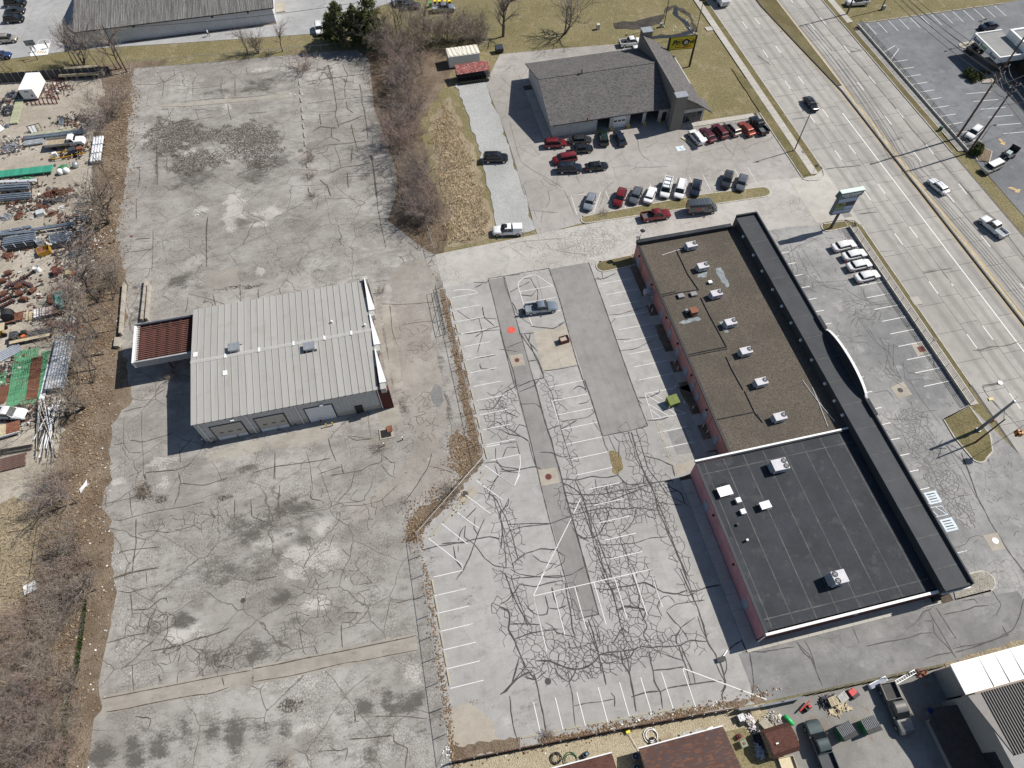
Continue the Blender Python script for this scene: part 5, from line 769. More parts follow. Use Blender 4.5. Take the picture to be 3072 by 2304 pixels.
P(MB().box(-19.9,-17.6,176.5,181,0,.25),'loading_step', C_TAN, wh, wo)
w2 = thing('warehouse', 'pale wall of another building at the very top left corner', 'building', (-112,196,0)); MB().box(-12,12,-8,8,0,4.4).ob('wall', WRIB, w2); MB().box(-12.4,12.4,-8.4,8.4,4.4,4.8).ob('roof', WCOPE, w2)
w3 = thing('warehouse', 'long low building behind the bins at the top edge', 'building', (22,194,0)); MB().box(-26,30,-9,9,0,4).ob('wall', TAUPE, w3); MB().box(-26.4,30.4,-9.4,9.4,4,4.3).ob('roof', CORR, w3)
# ---- the bank with its drive-through canopy
ko = (150,112,0); bk = thing('bank_building', 'brown brick bank with white fascia at the top right', 'building', ko); BRB = brick('brown brick', (.075,.055,.045),(.055,.04,.034),(.07,.06,.05)); ROOFG = plain('grey flat roof', (.27,.27,.265),.9,.12,.4)
P(MB().box(145.6,175,80,120.2,0,4.2),'wall', BRB, bk, ko); P(MB().box(144.6,176,79,120.9,4.2,5.75),'fascia', WCOPE, bk, ko); P(MB().box(145.2,175.4,79.6,120.3,5.75,5.78),'roof', ROOFG, bk, ko)
for (a, b, c, d) in ((144.6,145.1,79,120.9),(145.1,176,120.4,120.9)): P(MB().box(a, b, c, d, 5.75,6.15),'parapet', WCOPE, bk, ko)
for y in np.arange(84,118,5): P(MB().box(145.5,145.62, y, y + 2.2,.8,2.8),'window', WGLASS, bk, ko)
cn2 = thing('drive_through_canopy', 'white drive-through canopy with flat grey roof in front of the bank', 'canopy', (141.8,118,0)); c2 = (141.8,118,0)
P(MB().box(138.0,144.9,113.4,123.2,3.4,4.5),'fascia', WCOPE, cn2, c2); P(MB().box(138.35,144.9,113.75,122.85,4.5,4.53),'roof', ROOFG, cn2, c2)
for (a, b, c, d) in ((138.0,138.3,113.4,123.2),(138.3,144.9,122.9,123.2),(138.3,144.9,113.4,113.7)): P(MB().box(a, b, c, d, 4.5,4.8),'parapet', WCOPE, cn2, c2)
for (x, y) in ((139,114.4),(139,122),(142,114.4),(142,122)): P(MB().box(x - .3, x + .3, y - .3, y + .3,0,3.4),'column', BRB, cn2, c2)
# ---- buildings along the bottom edge
SHB = shingles('brown-blue shingles', ((.115,.060,.046),(.085,.070,.072),(.16,.085,.058)),2.2,6.5); SHR = shingles('red-brown shingles', ((.105,.052,.042),(.13,.064,.05),(.085,.043,.036)),2.6,6.5); SHS = shingles('brown shed shingles', ((.10,.048,.037),(.125,.06,.046),(.08,.04,.032)),3,9)
for nm, xa, xb, ye, mt, lb in (('house', 3.0,12.8,2.2, SHR, 'low house with plain red-brown shingle roof at the bottom edge'),('house', 16.1,26.9,1.9, SHB, 'low house with mixed brown and blue-grey shingle roof at the bottom edge')):
    h = thing(nm, lb, 'house', ((xa + xb)/2, ye - 5,0)); W_ = (xb - xa)/2
    gable(-W_, W_, -4.6,4.6,2.7,4.3,0,.2,.4).ob('roof', mt, h); MB().box(-W_ + .3, W_ - .3,-4.5,4.5,0,2.55).ob('wall', plain('tan siding', (.42,.37,.29),.8,.1), h); MB().box(-W_ - .02, W_ + .02,4.95,5.08,2.42,2.58).ob('gutter', WHITEM, h)
sh = thing('garden_shed', 'small shed with brown gambrel shingle roof and grey board side', 'shed', (33.45,-1.15,0), radians(2)); pr_ = [(-1.62,1.55),(-1.15,2.35),(0,2.75),(1.15,2.35),(1.62,1.55)]
rfm = MB(); rfm.loft([[(x, y, z) for y, z in pr_] + [(x, y, z - .1) for y, z in pr_[::-1]] for x in (-1.75,1.75)]); rfm.ob('roof', SHS, sh)
MB().add([(s * 1.6, y, z) for s in (-1,1) for y, z in [(-1.5,0),(1.5,0),(1.5,1.6),(1.1,2.25),(0,2.62),(-1.1,2.25),(-1.5,1.6)]],[(0,6,5,4,3,2,1),(7,8,9,10,11,12,13),(0,1,8,7),(1,2,9,8),(0,7,13,6)]).ob('wall', plain('grey-brown boards', (.25,.215,.175),.85,.2,3), sh); MB().box(-1.1,-.75,-.25,-.1,2.74,2.86).ob('ridge_vent', WHITEM, sh)
for i in range(7): MB().box(-1.68,-1.6,-1.4 + i * .4,-1.05 + i * .4,.05,1.5).ob('board', plain('grey-brown boards', 0), sh)
so_ = (68,-4,0); sb = thing('side_building', 'tall building with white roof and dark ribbed roof at the bottom right corner', 'building', so_); GREYW = plain('grey rendered wall', (.30,.295,.285),.85,.08)
P(MB().box(56.9,90,-1.55,1.75,0,4.7),'wall', GREYW, sb, so_); P(MB().add([(56.5,-1.6,4.85),(90,-1.6,4.85),(90,1.95,4.95),(56.5,1.95,4.95),(56.5,-1.6,4.7),(90,-1.6,4.7),(90,1.95,4.7),(56.5,1.95,4.7)],[(0,1,2,3),(4,7,6,5),(0,3,7,4),(0,4,5,1),(3,2,6,7)]),'white_roof', plain('bright white roof', (.86,.85,.82),.6,.03,.5), sb, so_)
for x in (60.4,62.6,64.8,67,69.2): P(MB().box(x, x + .04,-1.55,1.9,4.86,4.98),'roof_seam', WCOPE, sb, so_)
P(MB().box(55.9,90,-30,-1.75,0,7.4),'wall', GREYW, sb, so_); e1, e2_ = q('B1', 1470,610,7.5), q('B1', 2090,1400,7.5)
rr = P(MB().prism([(e1.x, e1.y),(90, e1.y),(90, e2_.y),(e2_.x, e2_.y)],7.4,7.5),'ribbed_roof', plain('dark taupe metal roof', (.20,.185,.17),.6,.1), sb, so_)
rm = MB().box(0,.07, e2_.y, e1.y, 7.5,7.62).mesh('roof_rib'); rm.materials.append(plain('roof rib', (.05,.047,.045),.6,.1))
for i in range(36): o = bpy.data.objects.new('roof_rib', rm); COL.objects.link(o); o.parent = rr; o.location = (max(e1.x, e2_.x)+.1 + i * .34 - so_[0],-so_[1],0)
P(MB().box(55.9,90,-1.75,-1.6,4.8,7.6),'flashing', plain('tan flashing', (.33,.26,.21),.8,.1), sb, so_); P(MB().box(55.82,55.9,-9.6,-7.8,3.2,5.6),'window', WGLASS, sb, so_)
lt = thing('lean_to', 'low brown lean-to roof in the shade of the grey wall', 'shed', (53.9,-8,0)); MB().add([(-1.9,-8,2.3),(2.0,-8,3.1),(2.0,5.6,3.1),(-.4,5.9,2.6),(-1.9,4.6,2.3),(-1.9,-8,2.1),(2.0,-8,2.9),(2.0,5.6,2.9),(-.4,5.9,2.4),(-1.9,4.6,2.1)],[(0,1,2,3,4),(9,8,7,6,5),(0,4,9,5),(4,3,8,9),(3,2,7,8)]).ob('roof', plain('shade-darkened lean-to roofing', (.06,.048,.042),.9,.25), lt); MB().box(-1.2,1.9,-8,4.8,0,2.1).ob('wall', GREYW, lt)  # brown roof coloured near-black: the tall wall's shade is put into its colour
# ================================================================ VEHICLES
def ring(x, w, z0, zt, sh=.12, tuck=.86):
    return [(x, -w * .88, z0),(x, -w, z0+.22),(x, -w, zt - sh),(x, -w * tuck, zt),(x, w * tuck, zt),(x, w, zt - sh),(x, w, z0+.22),(x, w * .88, z0)]
def car_kit(L, W, H, belt, hood, deck, ws, we, bed=None, nose=.12, open_hatch=False, rails=False):
    """L W H size; belt/hood/deck heights; ws, we = x of windscreen base and of the rear-window base; bed = (x0, x1) of a pickup bed"""
    k = Kit(); w = W / 2; f, r = L / 2,-L / 2; z0 = .28
    secs = [(r, w * .86, z0+.15, deck - .10),(r + .18, w * .97, z0, deck),(we - .05, w, z0, deck + .02 if bed is None else belt),(we + .25, w, z0, belt),(ws - .2, w, z0, belt),(ws + .1, w, z0, hood + .04),(f - .45, w * .96, z0, hood - .05),(f - .12, w * .86, z0+.05, hood - .20),(f, w * .70, z0+.16, hood - .34)]
    if bed: secs = [(bed[1], w, z0, belt)] + [s_ for s_ in secs if s_[0] > bed[1]+.05]
    body = MB(); body.loft([ring(*s_) for s_ in secs]); b = k.part('body', body, 'paint', smooth=38)
    if bed:
        bx0, bx1 = r + .06, bed[1]; m = MB(); m.box(bx0, bx1 - .01,-w, -w + .09, z0+.1, belt); m.box(bx0, bx1 - .01, w - .09, w, z0+.1, belt); m.box(bx0 - .06, bx0+.03,-w + .02, w - .02, z0+.25, belt); k.part('bed_wall', m, 'paint'); k.part('bed_floor', MB().box(bx0+.03, bx1 - .02,-w + .09, w - .09, z0+.2, z0+.45),'bed')
        k.part('bumper', MB().box(r - .12, r + .06,-w * .95, w * .95,.42,.62),'trim')
    # cabin
    ti = .80; tf = ws - (H - belt)*1.15; tr = we + (H - belt)*(.42 if (bed or deck > belt - .05) else 1.0)
    if deck > belt - .05 and not bed: tr = we + .22
    bt = [(ws, w * .90),(we, w * .90)]; tp = [(tf, w * .74),(tr, w * .74)]
    A = [(we, -w * .9, belt - .03),(ws, -w * .9, belt - .03),(ws, w * .9, belt - .03),(we, w * .9, belt - .03)]; M_ = [(tr - .03,-w * .76, H - .07),(tf + .10,-w * .76, H - .07),(tf + .10, w * .76, H - .07),(tr - .03, w * .76, H - .07)]; T_ = [(tr + .10,-w * .66, H),(tf - .10,-w * .66, H),(tf - .10, w * .66, H),(tr + .10, w * .66, H)]
    cb = MB(); cb.loft([A, M_, T_]); c = k.part('cabin', cb, 'paint', smooth=30)
    def pane(p, ins, off):
        c4 = sum((Vector(x) for x in p), Vector())/4; n = (Vector(p[1]) - Vector(p[0])).cross(Vector(p[2]) - Vector(p[1])).normalized(); return [tuple(c4+(Vector(x) - c4) * ins + n * off) for x in p]
    g = .016
    k.part('windscreen', MB().quad(*pane([A[1], A[2], M_[2], M_[1]],.97, g)), GLASS, c); k.part('rear_window', MB().quad(*pane([A[3], A[0], M_[0], M_[3]],.95, g)), GLASS, c)
    for s_ in (0,1):
        lo = (A[0], A[1]) if s_ == 0 else (A[2], A[3]); hi = (M_[1], M_[0]) if s_ == 0 else (M_[3], M_[2]); P4 = [Vector(lo[0]), Vector(lo[1]), Vector(hi[0]), Vector(hi[1])]; m = MB(); cuts = [0,.36,.68,1] if (we < -L * .33 and not bed) else [0,.5,1]
        for u, v in zip(cuts[:-1], cuts[1:]):
            pts = [P4[0].lerp(P4[1], u), P4[0].lerp(P4[1], v), P4[3].lerp(P4[2], v), P4[3].lerp(P4[2], u)]; m.quad(*pane(pts, .94, g))
        k.part('side_window', m, GLASS, c)
    wr = .34 if H < 1.6 else .39
    for (x, y) in ((f - .9, w),(f - .9,-w),(r + .95, w),(r + .95,-w)):
        s_ = 1 if y > 0 else -1; wh_ = k.part('wheel', MB().cyl((x, y - s_ * .20, wr),(x, y + s_ * .015, wr), wr, n=16), TYRE); k.part('rim', MB().cyl((x, y + s_ * .016, wr),(x, y + s_ * .03, wr), wr * .62, n=10), RIM, wh_)
    for s_ in (-1,1):
        k.part('headlight', MB().add([(f - .32, s_ * w * .86, hood - .24),(f - .06, s_ * w * .72, hood - .34),(f - .10, s_ * w * .50, hood - .30),(f - .36, s_ * w * .62, hood - .10),(f - .30, s_ * w * .90, hood - .40),(f - .03, s_ * w * .73, hood - .46),(f - .07, s_ * w * .5, hood - .42)],[(0,1,2,3),(0,4,5,1),(1,5,6,2)]), LAMPW)
        k.part('taillight', MB().box(r - .02, r + .14, s_ * w * .88 - .10, s_ * w * .88+.08, deck - .42 if not bed else belt - .45, deck - .16 if not bed else belt - .12), LAMPR); k.part('mirror', MB().box(ws - .42, ws - .22, s_ * (w + .12) - .1, s_ * (w + .12)+.1, belt - .02, belt + .16),'trim')
    k.part('grille', MB().box(f - .06, f + .02,-w * .5, w * .5,.42, hood - .40), BLACKP); k.part('underside', MB().box(r + .25, f - .3,-w * .86, w * .86,.2, z0+.08), BLACKP)
    if rails: k.part('roof_rail', MB().box(tr + .15, tf - .15,-w * .66,-w * .62, H, H + .05), BLACKP); k.part('roof_rail', MB().box(tr + .15, tf - .15, w * .62, w * .66, H, H + .05), BLACKP)
    k.dim = dict(L=L, w=w, H=H, tf=tf, tr=tr, belt=belt, deck=deck, r=r, f=f, we=we, ws=ws); return k
KIT = dict(sedan=car_kit(4.75,1.84,1.45,.96,.94,1.02,1.05,-1.65), coupe=car_kit(4.75,1.9,1.38,.94,.92,.98,.9,-1.75), suv=car_kit(4.7,1.88,1.72,1.08,1.06,1.08,1.15,-2.15, rails=True), mpv=car_kit(5.1,1.98,1.75,1.08,1.02,1.08,1.55,-2.4, rails=True),
    pickup=car_kit(5.75,1.98,1.88,1.16,1.16,1.1,1.25,-.95, bed=(-2.8,-1.0)), longbed=car_kit(6.2,2.02,1.9,1.18,1.18,1.1,1.6,-.7, bed=(-3.1,-.75)), bigsuv=car_kit(5.1,2.0,1.86,1.16,1.14,1.16,1.3,-2.4, rails=True))
def van_kit():
    k = Kit(); w = 1.02; body = MB(); body.loft([ring(x, ww, z0, zt, .25,.84) for x, ww, z0, zt in ((-2.95, w * .97,.35,2.5),(-2.8, w, .3,2.58),(1.1, w, .3,2.6),(1.55, w * .98,.3,2.42),(2.2, w * .95,.3,1.45),(2.75, w * .9,.35,1.2),(2.98, w * .75,.45,.95))]); b = k.part('body', body, 'paint', smooth=35)
    k.part('windscreen', MB().quad((1.62,-.8,2.36),(2.2,-.84,1.5),(2.2,.84,1.5),(1.62,.8,2.36)), GLASS, b)
    for s_ in (-1,1): k.part('side_window', MB().quad((.7, s_ * 1.03,1.5),(1.85, s_ * 1.02,1.5),(1.5, s_ * 1.0,2.1),(.7, s_ * 1.03,2.15)), GLASS, b); k.part('headlight', MB().obox((2.72, s_ * .78,1.0),(.3,.25,.2)), LAMPW); k.part('taillight', MB().box(-3.0,-2.9, s_ * .95 - .08, s_ * .95+.08,1.1,1.6), LAMPR); k.part('mirror', MB().obox((1.75, s_ * 1.2,1.6),(.15,.25,.35)), BLACKP)
    for x in (1.95,-1.85):
        for s_ in (-1,1): wh_ = k.part('wheel', MB().cyl((x, s_ * .8,.36),(x, s_ * 1.03,.36),.36, n=16), TYRE); k.part('rim', MB().cyl((x, s_ * 1.03,.36),(x, s_ * 1.05,.36),.22, n=10), RIM, wh_)
    m = MB()
    for i in range(6): m.box(-2.5 + i * .6,-2.35 + i * .6,-.7,.7,2.58,2.63)
    k.part('roof_rib', m, 'paint'); k.part('side_print', MB().quad((-1.6,-1.03,1.35),(-.6,-1.03,1.35),(-.6,-1.03,1.7),(-1.6,-1.03,1.7)), plain('orange lettering', (.55,.06,.02),.5)); k.part('side_print', MB().quad((-.5,-1.03,1.45),(.1,-1.03,1.45),(.1,-1.03,1.6),(-.5,-1.03,1.6)), plain('grey lettering', (.4,.4,.4),.5)); return k
KIT['van'] = van_kit()
CC = {k: paint_car('car paint ' + k, v[:3], v[3] if len(v) > 3 else .25) for k, v in dict(white=(.80,.80,.80,0), red=(.19,.014,.016), darkred=(.11,.010,.015), maroon=(.085,.012,.02), black=(.010,.011,.013), navy=(.012,.018,.035), charcoal=(.035,.038,.042), silver=(.42,.44,.46,.6), grey=(.16,.17,.185,.5), champagne=(.44,.40,.34,.4), orange=(.28,.045,.02), green=(.012,.030,.020), bluegrey=(.27,.32,.37,.5), teal=(.12,.15,.145,.5), vangrey=(.085,.10,.115), beige=(.45,.42,.34,.3), blue=(.03,.06,.16), tan=(.20,.19,.175,.4)).items()}
DEF.update(paint=CC['silver'], trim=BLACKP, bed=BLACKP)
def car(kind, col, t, fx, fy, rx, ry, label, cat='car', group=None, bed=None, name=None, t2=None, scale=1):
    F, R_ = q(t, fx, fy, .7), q(t2 or t, rx, ry, .7); d = F - R_; c = (F + R_)/2
    return KIT[kind].place(name or ('parked_' + ('pickup' if kind in ('pickup', 'longbed') else 'van' if kind == 'van' else 'suv' if 'suv' in kind else 'minivan' if kind == 'mpv' else 'car')), label, cat, (c.x, c.y, .03), atan2(d.y, d.x), group, dict(paint=CC[col], bed=bed or BLACKP), scale)
g1 = 'cars in front of the workshop bays'; g2 = 'cars nosed up to the workshop office'; g3 = 'cars in the row along the grass island'; g4 = 'white sedans by the railing'; g5 = 'cars driving on the road'; g6 = 'cars in the northern yard'
car('suv', 'red', '20', 545,1185,372,1195,'bright red SUV at the corner of the workshop wall', group=g1); car('sedan', 'charcoal', '20', 755,1155,578,1160,'charcoal sedan parked tight along the workshop wall', group=g1); car('sedan', 'black', '20', 770,1225,585,1238,'glossy black sedan beside the charcoal sedan at the workshop wall', group=g1)
car('suv', 'green', '20', 848,1085,868,1200,'very dark green SUV backing out of the first open bay', group=g1); car('sedan', 'navy', '20', 968,1095,1018,1192,'dark navy sedan standing before the closed white bay door', group=g1); car('mpv', 'red', '20', 440,1332,632,1300,'red minivan in the middle of the workshop yard', group=g1); car('bigsuv', 'navy', '20', 675,1392,478,1398,'large navy SUV with roof rails behind the red minivan', group=g1); car('sedan', 'black', '20', 890,1368,712,1388,'black sedan alone in the yard right of the navy SUV', group=g1)
ot = car('suv', 'white', '20', 1585,1085,1672,1188,'white SUV with its tailgate raised by the disabled bay', group=g2); MB().obox((-2.45,0,1.78),(.9,1.5,.06),0, radians(-8)).ob('raised_tailgate', CC['white'], ot)
car('sedan', 'maroon', '20', 1678,1068,1765,1165,'maroon sedan beside the white SUV with raised tailgate', group=g2); car('suv', 'darkred', '20', 1780,1040,1862,1135,'dark red SUV between the maroon sedan and champagne SUV', group=g2); car('suv', 'champagne', '20', 1882,1018,1968,1112,'champagne SUV with roof rails by the workshop office', group=g2); car('sedan', 'orange', '20', 1990,1010,2095,1120,'orange-red car next to the black pickup', group=g2); car('pickup', 'black', '20', 2092,978,2195,1100,'black pickup with covered bed at the end of the office row', 'pickup', g2, bed=plain('grey tonneau', (.10,.105,.11),.6))
car('sedan', 'silver', '21', 722,155,768,35,'silver-blue sedan alone at the west end of the island row', group=g3); car('suv', 'red', '21', 968,128,1018,0,'red SUV in the row along the grass island', group=g3); car('sedan', 'grey', '21', 1098,105,1152,-15,'mid-grey sedan between the red SUV and white sedan', group=g3); car('sedan', 'white', '21', 1272,-20,1222,98,'white sedan parked tail first towards the grass island', group=g3)
lt_ = car('mpv', 'white', '20', 1358,1640,1398,1490,'white work van with ladder rack along the grass island', 'van', g3)
for y in (-.75,.75): MB().box(-2.3,1.0, y - .04, y + .04,1.98,2.06).ob('ladder_rack', WHITEM, lt_)
for x in (-2.2,-1.1,0,.95): MB().box(x - .04, x + .04,-.8,.8,1.75,2.0).ob('rack_bar', WHITEM, lt_)
car('mpv', 'white', '20', 1475,1645,1512,1500,'plain white minivan right of the work van', 'van', g3); car('sedan', 'navy', '20', 1608,1628,1642,1490,'dark blue sedan right of the white minivan', group=g3); car('suv', 'charcoal', '20', 1860,1565,1905,1425,'dark grey SUV near the east end of the island row', group=g3); car('sedan', 'grey', '20', 1985,1575,2025,1455,'grey sedan at the east end of the island row', group=g3)
car('pickup', 'red', '21', 1422,190,1165,228,'red crew-cab pickup with covered bed on the drive aisle', 'pickup', bed=plain('grey tonneau', 0)); car('van', 'vangrey', '21', 1800,145,1545,165,'dark grey high-roof cargo van with orange lettering', 'van', name='cargo_van')
pc = car('pickup', 'white', '11', 1985,340,2230,330,'white pickup with white bed cap on the gravel edge', 'pickup', t2='11'); MB().loft([[(x, -.93,1.14),(x, .93,1.14),(x, .78, z),(x, -.78, z)] for x, z in ((-2.8,1.78),(-1.0,1.85))]).ob('bed_cap', CC['white'], pc); MB().box(.05,.7,-.5,.5,1.885,1.90).ob('sunroof', GLASS, pc)
car('bigsuv', 'black', '10', 2098,1308,1922,1312,'black SUV parked on the pale gravel strip'); car('pickup', 'bluegrey', '21', 472,962,208,992,'blue-grey crew-cab pickup in the middle of the car park', 'pickup', bed=plain('ribbed grey bed cover', (.20,.23,.25),.6))
for i, (a, b, c, d) in enumerate(((812,438,630,482),(900,515,715,557),(942,600,755,642),(1008,690,820,736))): car('sedan', 'white', '31', a, b, c, d, 'white sedan with dark rear window by the railing, %s from the sign' % ('nearest', 'second', 'third', 'farthest')[i], group=g4)
car('pickup', 'white', '31', 1862,228,2052,382,'white crew-cab pickup driving on the far carriageway', 'pickup', g5, name='driving_pickup', bed=plain('grey bed liner', (.3,.32,.34),.6)); car('coupe', 'white', '30', 1432,1482,1572,1602,'white muscle coupe with black roof stripe on the far carriageway', group=g5, name='driving_car'); car('sedan', 'black', '30', 482,912,408,812,'black sedan driving on the near carriageway', group=g5, name='driving_car')
car('suv', 'white', '30', 1738,1152,1848,1052,'white SUV between the two tall wooden poles'); vt = car('mpv', 'beige', '30', 1848,1432,2045,1340,'tan and white van with a trailer on the dark car park', 'van'); MB().box(-2.0,1.2,-.7,.7,1.75,1.79).ob('white_roof', WHITEM, vt)
c = q('30', 2085,1290); tr = thing('utility_trailer', 'small black mesh-sided trailer behind the tan and white van', 'trailer', (c.x, c.y, 0), radians(28)); MB().box(-1.5,1.3,-.9,.9,.5,.58).ob('deck', DKSTEEL, tr); MB().obox((1.3,0,1.2),(.08,1.8,1.2)).ob('ramp_gate', BLACKP, tr); MB().beam((-1.5,0,.5),(-2.6,0,.45),.1,.1).ob('drawbar', DKSTEEL, tr); MB().obox((-.5,.2,.8),(1.3,.9,.5)).ob('load', plain('pale tarp', (.35,.42,.42),.8), tr)
for s_ in (-1,1): MB().cyl((0, s_ * .92,.33),(0, s_ * 1.1,.33),.33, n=12).ob('wheel', TYRE, tr); MB().box(-1.5,1.3, s_ * .88 - .03, s_ * .88+.03,.58,.95).ob('side_rail', BLACKP, tr)
car('sedan', 'navy', '30', 1832,232,2005,200,'dark blue sedan beyond the drive-through canopy'); car('suv', 'black', '30', 1760,410,1860,375,'black SUV waiting under the drive-through canopy'); car('pickup', 'white', '30', 745,20,912,10,'white pickup on the drive at the top edge', 'pickup', name='driving_pickup')
car('suv', 'white', '10', 552,288,538,188,'white SUV parked facing the fence in the northern yard', group=g6); car('pickup', 'silver', '10', 1672,62,1490,72,'silver pickup towing a trailer by the yellow-lidded bins', 'pickup', bed=plain('grey bed liner', 0)); car('pickup', 'white', '20', 1195,338,985,362,'white pickup behind the workshop, farther from the building', 'pickup'); car('pickup', 'white', '20', 1225,420,1028,440,'white pickup behind the workshop, nearer to the building', 'pickup', bed=plain('grey bed liner', 0))
for i, (k_, c_, a, b, d, e, lb) in enumerate((('bigsuv', 'black', 460,40,60,55,'black SUV at the top of the northern yard'),('sedan', 'charcoal', 410,160,90,185,'charcoal car between the black SUV and dark hatchback'),('suv', 'black', 395,300,70,325,'dark hatchback nearest the basketball hoop in its row'),('suv', 'champagne', 290,630,-60,660,'champagne SUV by the basketball court'),('suv', 'white', 1215,140,1530,100,'white SUV at the corner of the white warehouse'),('sedan', 'charcoal', 1195,300,1500,260,'dark car between the two white SUVs by the warehouse'),('suv', 'white', 1205,440,1500,400,'white SUV with twin sunroof nearest the bare trees'),('sedan', 'silver', 1285,10,1560,-15,'silver car cut by the top edge beside the warehouse'),('sedan', 'blue', 160,900,-150,930,'blue car half hidden by trees at the left edge'))):
    car(k_, c_, 'L4', a, b, d, e, lb, group=g6)
for x, y, lb in ((1240,15,'dark car at the top edge above the tall evergreen'),(1300,40,'dark car beside the yellow-lidded bins')): car('sedan', 'charcoal', '10', x + 90, y, x - 70, y + 10, lb, group=g6)
car('longbed', 'teal', '33', 425,1225,640,1760,'teal-grey pickup with long ribbed bed in the back yard', 'pickup', bed=plain('ribbed black bed liner', (.05,.055,.06),.6)); car('pickup', 'tan', '33', 1245,1372,1068,962,'silver-tan pickup with open bed between dumpsters and wall', 'pickup', bed=plain('dark bed mat', (.06,.058,.055),.8), scale=1.06)
yw = car('pickup', 'white', 'L3', 385,1235,-90,1205,'white pickup at the left edge beside rusty trailer', 'pickup')
# lorry at the top of the road
c = q('20', 1830,28); tk = thing('truck', 'white lorry cab coming down the road at the top edge', 'truck', (c.x, c.y, 0), radians(-90)); MB().loft([ring(x, 1.2,.6, z, .15) for x, z in ((-2.0,3.6),(-.2,3.6),(.3,2.2),(2.0,2.0),(2.3,1.6))]).ob('cab', CC['white'], tk); MB().quad((-.1,-1.0,3.3),(.35,-1.0,2.3),(.35,1.0,2.3),(-.1,1.0,3.3)).ob('windscreen', GLASS, tk); MB().box(2.3,2.4,-.7,.7,.7,1.6).ob('grille', GALV, tk); MB().box(-12,-2.3,-1.3,1.3,1.0,3.9).ob('trailer_box', WHITEM, tk)
for x in (1.4,-1.6,-3,-10):
    for s_ in (-1,1): MB().cyl((x, s_ * .9,.5),(x, s_ * 1.22,.5),.5, n=12).ob('wheel', TYRE, tk)
# flat-bed lorry in the scrap yard
F, R_ = q('L0', 1400,1215,1), q('L0', 720,1285,1); d = F - R_; fb = thing('flatbed_truck', 'old white flatbed lorry with dropside bed in the scrap yard', 'truck', ((F + R_)/2).xy.to_3d(), atan2(d.y, d.x))
MB().loft([ring(x, .95,.5, z, .2) for x, z in ((1.2,2.2),(2.1,2.25),(2.5,1.5),(3.9,1.4),(4.1,1.1))]).ob('cab', WHITEM, fb, smooth=35); MB().quad((2.12,-.75,2.15),(2.52,-.8,1.55),(2.52,.8,1.55),(2.12,.75,2.15)).ob('windscreen', GLASS, fb); MB().box(1.35,2.2,-.97,-.95,1.45,2.0).ob('side_window', GLASS, fb); bd = MB().box(-3.6,1.0,-1.15,1.15,.9,1.05).ob('bed', WOOD, fb)
for a in ((-3.6,1.0,-1.2,-1.12),(-3.6,1.0,1.12,1.2),(-3.65,-3.57,-1.2,1.2),(.95,1.03,-1.2,1.2)): MB().box(*a, 1.05,1.5).ob('dropside', GALV, bd)
for x in (3.0,-2.2):
    for s_ in (-1,1): MB().cyl((x, s_ * .7,.45),(x, s_ * 1.0,.45),.45, n=12).ob('wheel', TYRE, fb)
# ================================================================ FENCES, POLES, SIGNS, STREET FURNITURE
ORD = ['first', 'second', 'third', 'fourth', 'fifth', 'sixth', 'seventh', 'eighth', 'ninth', 'tenth', 'eleventh', 'twelfth', 'thirteenth', 'fourteenth', 'fifteenth', 'sixteenth', 'seventeenth', 'eighteenth', 'nineteenth']
def chainmat():
    t = NT('chain-link wire'); v = t.obj(); s = t.n('SeparateXYZ', {0: v}, o=0); s2 = t.n('SeparateXYZ', {0: v}, o=2); y = t.n('SeparateXYZ', {0: v}, o=1)
    a = t.math('ADD', t.math('ADD', s, y), s2); b = t.math('SUBTRACT', t.math('ADD', s, y), s2)
    f = t.math('MAXIMUM', t.math('LESS_THAN', t.math('FRACT', t.math('MULTIPLY', a, 9.0)),.035), t.math('LESS_THAN', t.math('FRACT', t.math('MULTIPLY', b, 9.0)),.035))
    return t.done((.22,.22,.22),.6, metal=.3, alpha=f)
CHAIN = chainmat()
def chain_fence(pts, h, label, step=3.0, name='chain_link_fence', group='chain-link fences', mat=None, rail=.035, mesh=True):
    mat = mat or GALV; P_ = [Vector((*p[:2],0)) for p in pts]; o = thing(name, label, 'fence', P_[0],0, group); off = P_[0]
    for a, b in zip(P_[:-1], P_[1:]):
        n = max(1, round((b - a).length / step))
        for i in range(n):
            p, r_ = a.lerp(b, i / n) - off, a.lerp(b, (i + 1) / n) - off
            MB().cyl(p, p + Vector((0,0, h + .06)),.05, n=6).ob('post', mat, o); MB().cyl(p + Vector((0,0, h)), r_ + Vector((0,0, h)), rail, n=5).ob('top_rail', mat, o)
            if mesh: MB().quad(p + Vector((0,0,.05)), r_ + Vector((0,0,.05)), r_ + Vector((0,0, h)), p + Vector((0,0, h))).ob('wire_mesh', CHAIN, o)
    return o
chain_fence([(5.55,80.1),(5.6,62),(5.6,44.4)],1.9,'chain-link fence along the west side of the car park'); chain_fence([(5.6,44.3),(-5.9,34.9)],1.9,'chain-link fence on the slanted corner of the car park'); chain_fence([(-5.95,34.8),(-6.2,18),(-6.4,5.8)],1.9,'chain-link fence between the vacant lot and lower car park'); chain_fence([(5.4,88.0),(5.0,98.0),(3.5,112)],1.9,'chain-link fence below the bare shrubs')
chain_fence([q('00', 1080,565), q('00', 1880,500), q('10', 0,480), q('10', 430,440), q('10', 700,420)],1.7,'chain-link fence along the north end of the vacant lot', 4.3); chain_fence([(-58.2,128),(-57.8,100),(-57.8,70),(-58.2,40),(-56,15)],2.0,'overgrown chain-link fence of the scrap yard', 3.2, mat=DKSTEEL)
gt = thing('gate_leaf', 'open chain-link gate leaf folded back against the car park fence', 'gate', (4.2,79.2,0),0)
for y in (0,-3.2,-6.4,-9.6): MB().cyl((0, y, 0),(0, y, 1.9),.05, n=6).ob('upright', DKSTEEL, gt)
